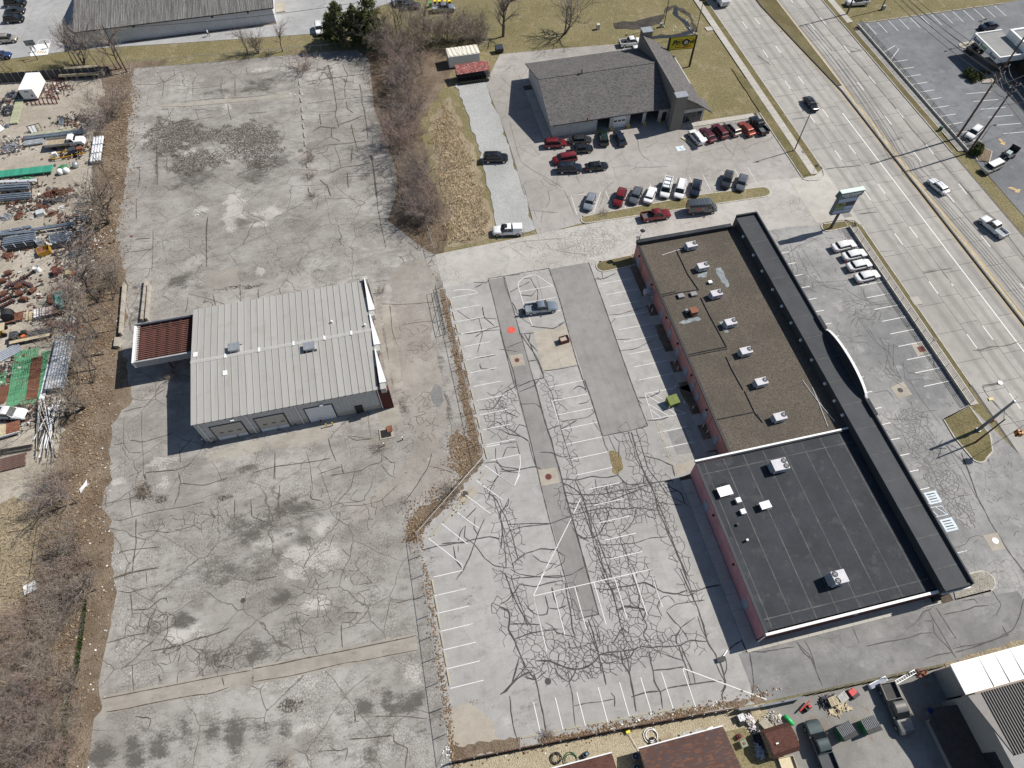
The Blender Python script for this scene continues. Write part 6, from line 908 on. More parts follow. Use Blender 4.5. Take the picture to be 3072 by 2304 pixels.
for z in (.2,1.0,1.9): MB().cyl((0,0, z),(0,-9.6, z),.04, n=5).ob('rail', DKSTEEL, gt)
for i in range(3): MB().cyl((0,-3.2 * i, .2),(0,-3.2*(i + 1),1.9),.03, n=5).ob('brace', DKSTEEL, gt)
# yard panel fence
PANEL = plain('dark corrugated fence sheet', (.060,.066,.078),.55,.25,1.0, metal=.2); A, B = q('L4', -300,1400), q('L4', 1880,1260); yf = thing('panel_fence', 'dark sheet-metal fence along the top of the scrap yard', 'fence', A); n = 19
for i in range(n):
    p, r_ = (B - A)*(i / n),(B - A)*((i + 1) / n); d = (r_ - p)*.01; MB().quad(p + d, r_ - d, r_ - d + Vector((0,0,2.4)), p + d + Vector((0,0,2.4))).ob('panel', PANEL, yf)
    for k in range(1,5): s_ = p.lerp(r_, k / 5); MB().box(s_.x - .03, s_.x + .03, s_.y - .05, s_.y - .01,.05,2.38).ob('rib', PANEL, yf)
    MB().box(p.x - .06, p.x + .06, p.y - .16, p.y - .02,0,2.5).ob('post', plain('pale fence post', (.26,.25,.23),.7,.15), yf)
# retaining walls with railings
for nm, x, ya, yb, sx, lb1, lb2 in (('a', 84.35,36.7,77.3,1,'low concrete retaining wall along the front car park', 'black four-rail steel railing along the front car park wall'),('b', 118.95,91.5,140,-1,'low concrete wall between the far pavement and dark car park', 'black steel railing along the dark car park wall')):
    w_ = thing('retaining_wall', lb1,'wall', (x, ya, 0)); m = MB().box(-.12,.12,0,3.36,0,.55).mesh('wall_block'); m.materials.append(KERB)
    for i in range(int((yb - ya)/3.38)): o = bpy.data.objects.new('wall_block', m); COL.objects.link(o); o.parent = w_; o.location.y = i * 3.38
    rl = thing('railing', lb2,'railing', (x, ya, .55)); L = int((yb - ya)/3.38)*3.38
    for z in (.2,.5,.8,1.08): MB().cyl((0,0, z),(0, L, z),.042, n=5).ob('rail', BLACKP, rl)
    m = MB().cyl((0,0,0),(0,0,1.1),.035, n=6).mesh('post'); m.materials.append(BLACKP)
    for i in range(int(L / 2.4)+1): o = bpy.data.objects.new('post', m); COL.objects.link(o); o.parent = rl; o.location.y = i * 2.4
# timber fence along the south edge
FENW = plain('rusty brown fence board', (.115,.062,.042),.85,.25,1.5); sf = thing('board_fence', 'dark brown board fence along the bottom of the car park', 'fence', (-6.3,5.7,0)); fp = [(-6.3,5.7),(5,5.05),(14,4.55),(24,3.9),(30,3.4)]
bmsh = MB().box(0,.29,-.025,.025,0,1.35).mesh('board'); bmsh.materials.append(FENW)
for a, b in zip(fp[:-1], fp[1:]):
    a, b = Vector((*a, 0)), Vector((*b, 0)); d = b - a; n = int(d.length / .32)
    for i in range(n): o = bpy.data.objects.new('board', bmsh); COL.objects.link(o); o.parent = sf; o.location = a + d * (i / n) - sf.location + Vector((0, random.uniform(-.02,.02), random.uniform(-.04,.03))); o.rotation_euler.z = atan2(d.y, d.x)
    MB().beam(a - sf.location + Vector((0,-.06,1.2)), b - sf.location + Vector((0,-.06,1.2)),.05,.1).ob('rail', FENW, sf)
    for k in range(4): p = a + d * (k / 4) - sf.location; MB().box(p.x - .05, p.x + .05, p.y - .16, p.y - .06,0,1.45).ob('post', GALV, sf)
TARP = plain('grey mesh screen', (.40,.42,.43),.8,.2,2); sc = thing('screened_fence', 'pale grey mesh-screened fence sagging over the back yard', 'fence', (30,3.4,0)); fp = [(30,3.4),(33,3.15),(36,3.0),(39,2.9)]
for i, (a, b) in enumerate(zip(fp[:-1], fp[1:])): MB().add([(a[0] - 30, a[1] - 3.4,.1),(b[0] - 30, b[1] - 3.4,.1),(b[0] - 30, b[1] - 3.75,1.6),(a[0] - 30, a[1] - 3.75,1.55)],[(0,1,2,3)]).ob('screen', TARP, sc); MB().cyl((a[0] - 30, a[1] - 3.5,0),(a[0] - 30, a[1] - 3.6,1.7),.04, n=6).ob('post', GALV, sc)
dk = thing('low_fence', 'dark low fence between the side drive and back yard', 'fence', (39,2.9,0)); n = 9
for i in range(n): MB().box(i * 2.2, i * 2.2+2.15,-.04 - i * .1,.02 - i * .1,0,.9).ob('panel', plain('blue-black fence panel', (.045,.05,.062),.6,.3), dk)
# wheel stops
k = Kit(); k.part('block', MB().loft([[(x, -.10,0),(x, .10,0),(x, .07,.13),(x, -.07,.13)] for x in (-.98,.98)]), plain('tan concrete stop', (.40,.36,.27),.9,.18)); k.part('pin', MB().cyl((-.7,0,.12),(-.7,0,.145),.025, n=6).cyl((.7,0,.12),(.7,0,.145),.025, n=6), RUSTD)
for i in range(12):
    if i != 1 or 1: k.place('wheel_stop', '%s concrete wheel stop from the drive aisle along the west fence' % ORD[i],'wheel stop', (6.35,75.9 - 2.74 * i, .015), radians(90 + random.uniform(-2,2)),'wheel stops')
for i, (x, y) in enumerate(((1910,790),(1820,910),(1720,1015),(1615,1140),(1510,1255))): c = q('12', x, y); k.place('wheel_stop', '%s concrete wheel stop from the top on the slanted corner' % ORD[i],'wheel stop', (c.x, c.y, .015), radians(37),'wheel stops')
for i in range(6): k.place('wheel_stop', '%s concrete wheel stop from the top along the lower fence' % ORD[i],'wheel stop', (-5.0,27.3 - 2.42 * i, .015), radians(91),'wheel stops')
for i, (t, x, y, r_) in enumerate((('B2', 160,860,0),('B2', 520,790,0),('B2', 890,715,0),('B2', 1260,640,0),('B2', 1630,580,0),('B2', 1995,505,0),('23', 1345,1190,0),('23', 1510,1157,0))): c = q(t, x, y); k.place('wheel_stop', '%s concrete wheel stop from the left along the board fence' % ORD[i],'wheel stop', (c.x, c.y, .015), radians(-2),'wheel stops')
for i in range(13): k.place('wheel_stop', '%s pale wheel stop from the left along the dark car park top edge' % ORD[i],'wheel stop', (123.1 + i * 2.95,139.6,.01),0,'wheel stops', scale=(1.3,1.6,1.2))
tw = plain('grey timber rail', (.34,.31,.26),.9,.25)
for i, y in enumerate((600,690,760,830,910,975,1050,1120,1190,1370,1460,1580)): c = q('10', 375+(y - 600)*.095, y); MB().box(-.12,.12,-.9,.9,0,.2).ob('bumper_rail', tw, None, '%s weathered bumper rail from the top of the weedy line' % ORD[i],'bumper rail', 'bumper rails on the vacant lot', loc=(c.x, c.y, .02), rz=radians(random.uniform(-3,3)))
# poles and lamps
def lamp_post(loc, h, label, arm=None, heads=1, mat=None, r0=.10, name='street_lamp'):
    o = thing(name, label, 'lamp post', loc); mat = mat or DKSTEEL; MB().cyl((0,0,0),(0,0,.25),.3,.28, n=12).ob('base', KERB, o); MB().cyl((0,0,.2),(0,0, h), r0, r0*.55, n=10).ob('pole', mat, o)
    for i in range(heads):
        a = (arm or 0) + i * pi; d = Vector((cos(a), sin(a),0)); MB().beam((0,0, h - .05), d * .7 + Vector((0,0, h)),.06,.06).ob('arm', mat, o); MB().obox(d * .95 + Vector((0,0, h)),(.6,.35,.14), a).ob('lamp_head', BLACKP, o)
    return o
lamp_post(q('30', 305,1250),10.2,'tall dark lamp post on the near verge', 0,1, r0=.13); lamp_post((140.87,125.7,.1),5.9,'lamp post with two heads on the bank island', .3,2); lamp_post((123.2,93.7,.1),4.0,'small lamp post by the far car park entrance', 0,1, r0=.07)
lamp_post(q('20', 1358,222),11,'thin dark pole beside the ditch behind the workshop', .5,1, r0=.11); lamp_post(q('20', 1622,283),11.5,'thin dark pole at the ditch near the road', 0,1, r0=.10)
def wood_pole(loc, h, label, arms=(), r0=.19, lean=None):
    o = thing('utility_pole', label, 'utility pole', loc); MB().cyl((0,0,0),((lean or (0,0))[0],(lean or (0,0))[1], h), r0, r0*.6, n=10).ob('pole', POLEW, o)
    for z, a in arms: d = Vector((cos(a), sin(a),0)); MB().cyl((0,0, z), d * .95 + Vector((0,0, z + .2)),.035, n=6).ob('arm', GALV, o); MB().cyl(d * .95 + Vector((0,0, z + .1)), d * .95 + Vector((0,0, z + .55)),.07,.05, n=8).ob('insulator', WHITEM, o)
    return o
pA, pB = q('30', 1650,1150), q('30', 1745,1270); AR = lambda zs: [(z, 0) for z in zs] + [(z - .25, pi) for z in zs]
wood_pole(pA, 22.5,'taller wooden pole leaning over the dark car park, farther up the road', AR((13.4,14.9,16.4,21.2)),.24); wood_pole(pB, 16.2,'shorter wooden pole at the far car park corner', AR((12.9,14.2,15.5)),.22); pC = q('30', 740,120); wood_pole(pC, 14,'wooden pole by the far pavement at the top edge', AR((11,12.5)),.2); pD = q('30', 1025,80); wood_pole(pD, 10,'dark pole on the grass strip above the dark car park', (),.14)
def wire(a, b, label, sag=.7, r_=.042):
    a, b = Vector(a), Vector(b); pts = [a.lerp(b, i / 12) - Vector((0,0, sag * 4*(i / 12)*(1 - i / 12))) for i in range(13)]; MB().tube(pts, r_, 4).ob('power_line', DKSTEEL, None, label, 'wire', 'power lines beside the road')
for i, z in enumerate((12.9,14.2,15.5)):
    for s_ in (-1,1):
        wire(pB + Vector((s_ * .95,0, z + .5)), pA + Vector((s_ * .95,0, z + 1.0)),'short power line between the two tall poles'); wire(pA + Vector((s_ * .95,0, z + 1.0)), pC + Vector((s_ * .95,0,11.4 + i * .9)),'long power line running up the far side of the road', 1.2); wire(pB + Vector((s_ * .95,0, z + .5)), pB + Vector((s_ * 1.0 - .8,-60, z - 1.5)),'long power line leaving the shorter pole down the road', 1.2)
wire(pA + Vector((0,0,12)),(146,108,5.6),'service wire from the taller pole to the bank', .5); wire(pB + Vector((0,0,11.5)),(146,98,5.6),'service wire from the shorter pole to the bank', .5)
lp = q('L4', 2110,1200); wood_pole(lp, 11.2,'weathered wooden pole in the corner of trees by the warehouse', ((10,0),(9.2, pi)),.17); MB().cyl(q('L4', 2160,1130), q('L4', 2160,1130) + Vector((0,0,7.6)),.08,.06, n=8).ob('steel_pole', GALV, None, 'pale thin steel pole beside the weathered wooden pole', 'pole')
tp = q('10', 1195,330); o = wood_pole(tp, 10.8,'wooden pole with grey transformer among the bare trees', ((10,0),(10, pi)),.16); MB().cyl((.35,0,8.4),(.35,0,9.4),.3, n=12).ob('transformer', GALV, o); MB().cyl((-.35,0,8.2),(-.35,0,9.0),.26, n=12).ob('transformer', GALV, o)
wire(lp + Vector((0,0,10.4)), tp + Vector((0,0,10.2)),'overhead line along the top between the two wooden poles', 1.0)
# flood lights on the corner of the strip mall roof
fl = thing('flood_light', 'pair of floodlights on a bracket at the roof corner', 'flood light', (41.9,79.3,3.9)); MB().cyl((0,0,0),(0,0,1.2),.06, n=8).ob('mast', DKSTEEL, fl); MB().beam((0,0,1.1),(.6,.6,2.0),.06,.06).ob('arm', DKSTEEL, fl); MB().obox((.6,.6,2.1),(.8,.6,.3),.5,.4).ob('lamp_head', BLACKP, fl); MB().obox((-.2,.2,1.0),(.7,.4,.25),.3,.3).ob('lamp_head', GALV, fl)
# traffic signal
tb = q('32', 1825,420); sg = thing('signal_pole', 'thick galvanised traffic signal pole on the corner island', 'signal pole', tb); SGM = plain('blue-grey galvanised pole', (.20,.23,.26),.5,.15, metal=.4); MB().cyl((0,0,0),(0,0,.35),.42,.4, n=12).ob('base', SGM, sg); MB().cyl((0,0,.3),(0,0,9.2),.27,.17, n=14).ob('pole', SGM, sg); MB().cyl((0,0,9.2),(0,0,9.4),.24,.1, n=10).ob('cap', GALV, sg); MB().cyl((0,0,6.2),(1.2,-1.5,6.0),.05, n=6).ob('bracket', GALV, sg)
MB().cyl((0,0,8.6),(2.4,-.4,9.2),.05, n=6).ob('lamp_arm', GALV, sg); MB().cyl((0,0,7.9),(1.8,.9,8.4),.05, n=6).ob('lamp_arm', GALV, sg)
wp = q('32', 1805,520); wood_pole(wp, 7.6,'short brown wooden pole beside the traffic signal pole', (),.15)
SIGY = plain('amber signal housing', (.50,.20,.02),.5,.15)
for i, (t, x, y, z) in enumerate((('32', 2168,440,5.6),('32', 1942,348,3.2))):
    c = q(t, x, y, z); s_ = thing('traffic_signal', ('amber four-way traffic signal hanging over the road', 'small amber signal head beside the signal pole')[i],'traffic signal', c)
    for a in range(4 if i == 0 else 1): b = a * pi / 2+.5; MB().obox((.28 * cos(b),.28 * sin(b),0),(.25,.34,1.0), b).ob('signal_head', SIGY, s_); MB().cyl((.42 * cos(b),.42 * sin(b),.3),(.55 * cos(b),.55 * sin(b),.3),.12, n=8).cyl((.42 * cos(b),.42 * sin(b),-.02),(.55 * cos(b),.55 * sin(b),-.02),.12, n=8).cyl((.42 * cos(b),.42 * sin(b),-.33),(.55 * cos(b),.55 * sin(b),-.33),.12, n=8).ob('visor', BLACKP, s_)
    MB().cyl((0,0,.5),(0,0,.8),.04, n=6).ob('hanger', DKSTEEL, s_)
c0_ = q('32', 2168,440,5.6); wire(tb + Vector((0,0,6.6)), c0_ + Vector((0,0,.8)),'span wire from the signal pole to the hanging signal', .05); wire(c0_ + Vector((0,0,.8)), c0_ + Vector((14,4,1.0)),'span wire from the hanging signal across the road', .1); wire(wp + Vector((0,0,7.4)), tb + Vector((0,0,7.2)),'short wire between brown pole and signal pole', .2)
# ---- signs with lettering
def text(s, size, mat, parent, loc, rot, ext=.012, shear=0, ax='CENTER'):
    cu = bpy.data.curves.new('lettering', 'FONT'); cu.body = s; cu.size = size; cu.extrude = ext; cu.align_x = ax; cu.align_y = 'CENTER'; cu.shear = shear; cu.offset = size * .035
    o = bpy.data.objects.new('lettering', cu); COL.objects.link(o); bpy.context.view_layer.update(); me = bpy.data.meshes.new_from_object(o); bpy.data.objects.remove(o); o = bpy.data.objects.new('lettering', me); COL.objects.link(o); me.materials.clear(); me.materials.append(mat); o.parent = parent; o.location = loc; o.rotation_euler = rot; return o
INK = plain('black sign paint', (.015,.015,.015),.6,.1); SIGNY = plain('yellow sign face', (.58,.50,.03),.5,.06); SRED = plain('red sign paint', (.52,.07,.02),.5,.1)
pr0, pl0 = q('20', 1570,550), q('20', 1412,312,7.5); pl0.z = 0; sgn = thing('pylon_sign', 'yellow tyre shop sign on two black posts behind the workshop', 'sign', pl0); d = pr0 - pl0; an = atan2(d.y, d.x); sgn.rotation_euler.z = an; L = d.length
for x in (0, L): MB().box(x - .18, x + .18,-.18,.18,0,7.55).ob('post', INK, sgn)
MB().box(.18, L - .18,-.12,.12,4.6,7.5).ob('panel', SIGNY, sgn); MB().box(0, L, -.16,.16,7.5,7.62).ob('cap', DKSTEEL, sgn); MB().box(.18, L - .18,-.14,.14,4.5,4.6).ob('trim', INK, sgn)
rx = (radians(90),0,0)
text('B', 1.75, INK, sgn, (L * .19,-.14,6.1), rx, shear=.25); text('EST', 1.15, INK, sgn, (L * .395,-.14,6.15), rx, shear=.25); text('NE', 1.15, INK, sgn, (L * .83,-.14,6.15), rx, shear=.25); text('of', .62, INK, sgn, (L * .60,-.14,5.05), rx, shear=.25); text('INDY', .58, SRED, sgn, (L * .74,-.14,5.05), rx, shear=.2)
MB().cyl((L * .635,-.16,6.15),(L * .635,-.20,6.15),.78, n=24).ob('tyre_emblem', INK, sgn); MB().cyl((L * .635,-.20,6.15),(L * .635,-.22,6.15),.46, n=20).ob('wheel_emblem', GALV, sgn)
for a, b, z, m_ in ((.30,.52,6.95, SRED),(.74,.93,6.95, SRED),(.25,.52,5.45, SRED),(.72,.86,5.45, SRED),(.25,.55,5.05, INK)): MB().box(L * a, L * b, -.145,-.13, z - .06, z + .06).ob('stripe', m_, sgn)
sb_ = q('31', 607,318); pole = thing('pylon_sign', 'leaning-topped shopping centre sign on one grey pole', 'sign', (sb_.x, sb_.y, .1)); SGR = plain('slate sign cabinet', (.10,.125,.14),.5,.1); SGB = plain('pale blue sign panel', (.36,.42,.56),.5,.06)
MB().box(-.22,.22,-.15,.15,0,4.2).ob('pole', plain('dark bronze pole', (.055,.055,.07),.5,.1), pole)
MB().box(-2.0,2.0,-.35,.35,4.0,8.2).ob('cabinet', SGR, pole); MB().add([(-2.5,-.45,8.2),(2.3,-.45,8.2),(2.3,.45,8.2),(-2.5,.45,8.2),(-2.1,-.45,9.4),(2.5,-.45,9.4),(2.5,.45,9.4),(-2.1,.45,9.4)],[(0,3,2,1),(4,5,6,7),(0,1,5,4),(1,2,6,5),(2,3,7,6),(3,0,4,7)]).ob('header', plain('dark teal header', (.10,.15,.155),.5,.08), pole); MB().box(-2.15,2.55,-.5,.5,9.4,9.5).ob('header_cap', plain('pale green cap', (.62,.70,.66),.5,.05), pole)
text('NORTHMARK', .62, WCOPE, pole, (.1,-.47,8.85), rx, shear=.1); text('SHOPPING CENTER', .28, WCOPE, pole, (.1,-.47,8.38), rx)
for (x, x2, z, z2, m_) in ((-1.85,1.85,7.0,7.9, SGB),(-1.85,-.05,6.0,6.85, plain('olive sign panel', (.26,.28,.10),.5)),(.05,1.85,6.0,6.85, plain('black blue panel', (.03,.04,.055),.5)),(-1.85,-.05,5.2,5.85, plain('green grey panel', (.22,.28,.20),.5)),(.05,1.85,5.2,5.85, SGB),(-1.85,-.05,4.3,5.05, SGB),(.05,1.85,4.3,5.05, SGB)): MB().box(x, x2,-.39,-.35, z, z2).ob('tenant_panel', m_, pole)
text('ZEAL', .5, INK, pole, (-.95,-.40,6.42), rx, shear=.2)
ct = cn2; bl = plain('blue lettering', (.015,.025,.09),.5); gl = plain('green lettering', (.10,.26,.03),.5)
for y, s_, m_ in ((121.2,'Fifth', bl),(118.6,'Third', gl),(115.0,'Bank', bl)):
    for i, h in enumerate((.7,.45,.5,.6)): MB().box(-3.86,-3.8, y + 1.0 - i * .55 - 118, y + 1.35 - i * .55 - 118,3.65,3.65 + h).ob('sign_letter', m_, ct)
# ---- basketball corner and people
crt = q('L4', 650,820); sheet('painted_key', qs('L4', (500,890),(560,740),(835,715),(795,905),(505,935)),.012, WHITEM, None, kind='structure')
for k_ in range(4): x = 620 + k_ * 40; paint('painted_stripe', qs('L4', (x, 885),(x + 25,845)),.3, ARROW, .02, bpy.data.objects['painted_key'])
paint('court_line', qs('L4', (620,730),(650,670),(740,650),(820,670),(840,715)),.12, WHITE_S, .02, bpy.data.objects['painted_key']); paint('court_line', qs('L4', (840,655),(960,690),(1060,750),(1110,820)),.12, WHITE_S, .022, bpy.data.objects['painted_key'])
hb = q('L4', 625,985); hp = thing('basketball_hoop', 'basketball hoop with clear backboard beside the painted court', 'basketball hoop', hb); MB().cyl((0,0,0),(0,0,3.0),.1, n=8).cyl((0,0,3.0),(0,1.0,3.4),.07, n=8).ob('post', BLACKP, hp); MB().box(-1.0,1.0,1.0,1.04,2.9,4.0).ob('backboard', plain('smoked backboard', (.34,.38,.40),.2,.05), hp); MB().cyl((0,1.3,3.05),(0,1.3,3.08),.23, n=14, cap=False).ob('rim', plain('orange rim', (.55,.12,.02),.5), hp)
for a in ((-1.02,1.02,4.0,4.06),(-1.02,1.02,2.84,2.9),(-1.06,-1.0,2.84,4.06),(1.0,1.06,2.84,4.06)): MB().box(a[0], a[1],.98,1.06, a[2], a[3]).ob('frame', BLACKP, hp)
SKIN = plain('skin', (.42,.25,.17),.6,.05)
def person(loc, rz, label, top, legs, hair, arms=((.28,.10,1.0),(-.28,-.12,1.02)), feet=((.10,.22),(-.10,-.18)), lean=0):
    V = [(0,0,.95),(0, lean * .3,1.2),(0, lean * .6,1.42),(0, lean * .7,1.53),(0, lean * .8,1.60),(0, lean * .85+.02,1.73)]; R_ = [.15,.135,.16,.06,.085,.10]; E = [(0,1),(1,2),(2,3),(3,4),(4,5)]
    for s_, a, f in ((1, arms[0], feet[0]),(-1, arms[1], feet[1])):
        n = len(V); V += [(s_ * .19, lean * .6,1.42),((s_ * .24 + a[0])/2, lean * .5 + a[1]*.35 - .02,(1.38 + a[2])/2 - .06),(a[0], lean * .4 + a[1], a[2]),(a[0], lean * .4 + a[1]+.05, a[2] - .12)]; R_ += [.065,.052,.04,.045]; E += [(2, n),(n, n + 1),(n + 1, n + 2),(n + 2, n + 3)]
        n = len(V); V += [(s_ * .10,0,.88),(s_ * .11, f[1]*.55+.05,.50),(f[0], f[1],.10),(f[0], f[1]+.17,.05)]; R_ += [.10,.075,.052,.045]; E += [(0, n),(n, n + 1),(n + 1, n + 2),(n + 2, n + 3)]
    me = bpy.data.meshes.new('body'); me.from_pydata(V, E, []); o = bpy.data.objects.new('tmp', me); COL.objects.link(o); sk = o.modifiers.new('s', 'SKIN'); o.modifiers.new('u', 'SUBSURF').levels = 1
    for i, v in enumerate(me.skin_vertices[0].data): v.radius = (R_[i], R_[i]); v.use_root = (i == 0)
    dg = bpy.context.evaluated_depsgraph_get(); m2 = bpy.data.meshes.new_from_object(o.evaluated_get(dg)); bpy.data.objects.remove(o); m2.materials.clear()
    for m_ in (SKIN, top, legs, BLACKP): m2.materials.append(m_)
    for p in m2.polygons: z = p.center.z; m2.polygons[p.index].material_index = 3 if z < .10 else 2 if z < .93 and abs(p.center.x) < .2 else 0 if z > 1.5 or (z < 1.02 and abs(p.center.x) > .2) else 1
    m2.shade_smooth(); t_ = thing('person', label, 'person', loc, rz); b = bpy.data.objects.new('body', m2); COL.objects.link(b); b.parent = t_; h = MB(); hy = lean * .85
    h.loft([[(r_ * cos(a), hy - .01 + r_ * sin(a), z) for a in np.linspace(0,2 * pi, 11)[:-1]] for z, r_ in ((1.66,.108),(1.74,.118),(1.82,.09),(1.855,.03))]); h.ob('hair', hair, t_, smooth=80)
    return t_
HB = plain('dark hair', (.03,.02,.015),.8); GR = plain('grey cloth', (.22,.24,.27),.9); BK = plain('black cloth', (.02,.02,.022),.9); WT = plain('white cloth', (.62,.62,.62),.9)
person(q('L4', 605,855), radians(20),'person in pale grey top reaching up below the hoop', GR, GR, HB, ((.16,.25,1.75),(-.16,.25,1.75))); person(q('L4', 805,800), radians(100),'person in black standing on the painted court', BK, BK, HB, ((.3,.25,1.15),(-.3,.22,1.15)),((.2,.12),(-.2,-.1))); person(q('00', 1735,300), radians(80),'person in white top and black trousers walking along the path', WT, BK, HB, ((.26,.22,1.0),(-.26,-.2,1.0)),((.08,.38),(-.1,-.3)),.08)
person(q('21', 193,1035), radians(-60),'person in dark clothes and pale cap behind the blue-grey pickup', BK, BK, plain('pale cap', (.5,.5,.55),.8),((.22,.32,1.1),(-.22,.32,1.1)), lean=.1)
# ---- bins, containers, small built things
def dumpster(t, x, y, rz, label, col, lid, sx=1.8, sy=1.5, h=1.35, ribs=False):
    c = q(t, x, y); o = thing('dumpster', label, 'dumpster', (c.x, c.y, .02), rz); m = MB(); m.add([(-sx/2,-sy/2+.12,.1),(sx/2,-sy/2+.12,.1),(sx/2, sy/2 - .05,.1),(-sx/2, sy/2 - .05,.1),(-sx/2,-sy/2, h * .8),(sx/2,-sy/2, h * .8),(sx/2, sy/2, h),(-sx/2, sy/2, h)],[(0,3,2,1),(0,1,5,4),(1,2,6,5),(2,3,7,6),(3,0,4,7)]); m.ob('bin', col, o)
    for i in range(2): a, b = -sx/2 + i * sx/2+.01,-sx/2+(i + 1) * sx/2 - .01; l_ = MB().add([(a, -sy/2 - .03, h * .8+.02),(b, -sy/2 - .03, h * .8+.02),(b, sy/2+.03, h + .02),(a, sy/2+.03, h + .02),(a, -sy/2 - .03, h * .8+.07),(b, -sy/2 - .03, h * .8+.07),(b, sy/2+.03, h + .07),(a, sy/2+.03, h + .07)],[(0,3,2,1),(4,5,6,7),(0,1,5,4),(1,2,6,5),(2,3,7,6),(3,0,4,7)]).ob('lid', lid, o)
    if ribs:
        for i in range(9): xx = -sx/2+.1 + i * (sx - .2)/8; MB().beam((xx, -sy/2, h * .8+.09),(xx, sy/2 - .5, h * .93+.09),.05,.05).ob('lid_rib', UNITD, o)
    for s_ in (-1,1): MB().box(s_ * (sx/2+.05) - .05, s_ * (sx/2+.05)+.05,-.3,.3,.6,.75).ob('sleeve', col, o)
    for xx in (-.7,.7):
        for yy in (-.45,.45): MB().cyl((xx - .04, yy, .07),(xx + .04, yy, .07),.08, n=8).ob('caster', BLACKP, o)
    return o
DGR = plain('olive green bin', (.13,.17,.025),.6,.15); DGG = plain('green bin', (.035,.15,.065),.6,.12); dumpster('22', 1425,195, radians(8),'olive green dumpster beside the pink rear wall', DGR, DGR); dumpster('B0', 2030,1060, radians(190),'green dumpster with black ribbed lid nearer the shed', DGG, BLACKP, 2.0,1.7,1.5, True); dumpster('B1', 115,1010, radians(184),'green dumpster with black ribbed lid nearer the tan pickup', DGG, BLACKP, 2.0,1.7,1.6, True); dumpster('10', 2040,430,0,'black dumpster under the big bare tree', BLACKP, plain('dark blue lid', (.035,.045,.06),.5)); dumpster('10', 2150,-5,0,'dark dumpster at the top edge', BLACKP, BLACKP)
for i, (x, c_, lb) in enumerate(((1470, plain('bright green bin', (.05,.40,.08),.5),'bright green wheelie bin'),(1510,0,0),(1545,0,0),(1590,0,0),(1628,0,0))):
    c = q('10', x, 55 if i == 0 else 40); o = thing('wheelie_bin', lb or 'dark wheelie bin with yellow lid, %s of four behind the silver pickup' % ORD[i - 1],'bin', c, 0,'wheelie bins'); MB().loft([[(-.25,-.25,.05),(.25,-.25,.05),(.25,.25,.05),(-.25,.25,.05)],[(-.32,-.35,1.0),(.32,-.35,1.0),(.32,.35,1.0),(-.32,.35,1.0)]]).ob('body', c_ or BLACKP, o); MB().box(-.36,.36,-.4,.38,1.0,1.08).ob('lid', c_ or plain('yellow lid', (.75,.62,.03),.5), o)
    for s_ in (-1,1): MB().cyl((s_ * .2,.3,.1),(s_ * .3,.3,.1),.1, n=8).ob('wheel', TYRE, o)
sx_ = thing('storage_container', 'white box container with wrinkled tarp roof beside red carport', 'container', (21.9,145.9,0)); MB().box(-3.6,3.6,-1.6,1.7,.15,2.8).ob('box', WHITEM, sx_); MB().loft([[(x, -1.7,2.8),(x, 1.8,2.8),(x, 1.6,3.0+.06 * sin(x * 7)),(x, -1.5,2.98+.07 * cos(x * 6))] for x in np.linspace(-3.7,3.7,26)]).ob('tarp', plain('cream tarp', (.66,.62,.53),.8,.15,2), sx_); MB().box(-3.7,-3.6,-1.2,1.3,.3,2.6).ob('door', GALV, sx_)
rc = thing('carport', 'open rack shelter with rusty red roof beside the white container', 'shelter', (22.9,140.2,0)); MB().add([(-3.8,-2.2,2.4),(3.8,-2.0,2.4),(3.8,.9,2.9),(-3.8,.7,2.9),(-3.8,-2.2,2.35),(3.8,-2.0,2.35),(3.8,.9,2.85),(-3.8,.7,2.85)],[(0,1,2,3),(7,6,5,4),(0,4,5,1),(2,6,7,3)]).ob('roof', plain('patchy red roof sheet', (.24,.06,.055),.8,.35,1, wear=((.34,.29,.25),.6)), rc)
for x in np.linspace(-3.7,3.7,9): MB().box(x - .04, x + .04,-2.0,-1.92,0,2.35).ob('upright', BLACKP, rc); MB().box(x - .04, x + .04,.6,.68,0,2.85).ob('upright', BLACKP, rc)
for z in (.5,1.3): MB().box(-3.7,3.7,-1.8,.6, z, z + .06).ob('shelf', DKSTEEL, rc)
for i in range(14): MB().cyl((-3.4 + i * .5,-2.5,.33),(-3.2 + i * .5,-2.45,.34),.33, n=12).ob('tyre', TYRE, None, 'old tyre below the red-roofed shelter, %s from the left' % ORD[i],'tyre', 'tyres under the red shelter', loc=(22.9,140.2,0), rz=0)
wb = thing('white_box', 'white office box with small windows in the scrap yard', 'container', q('L0', 600,420).xy.to_3d(), radians(-8)); MB().box(-1.5,1.5,-3.1,3.1,.4,2.75).ob('box', WHITEM, wb)
for x in (-.35,.1): MB().box(x, x + .25,-3.13,-3.1,2.0,2.4).ob('window', GLASS, wb)
MB().box(.5,.85,-3.13,-3.1,1.0,1.4).ob('window', GLASS, wb); MB().box(-1.4,1.4,-2.8,2.8,.1,.4).ob('skid', RUST, wb)
RAMP = plain('mossy ramp concrete', (.36,.33,.28),.9,.2,1)
for pl, h, lb in ((((1045,790),(1012,1210)),.9,'long concrete ramp wall nearest the leaf litter'),(((1225,760),(1190,1095)),.9,'inner concrete ramp wall left of the pair by the canopy'),(((1250,800),(1228,1090)),.9,'inner concrete ramp wall right of the pair by the canopy')):
    a, b = q('01', *pl[0]), q('01', *pl[1]); o = thing('ramp_wall', lb, 'wall', a, 0,'ramp walls'); n = 5
    for i in range(n): MB().beam((b - a)*(i / n)+(b - a)*.004 + Vector((0,0, h / 2)),(b - a)*((i + 1) / n) - (b - a)*.004 + Vector((0,0, h / 2)),.35, h).ob('wall_section', RAMP, o)
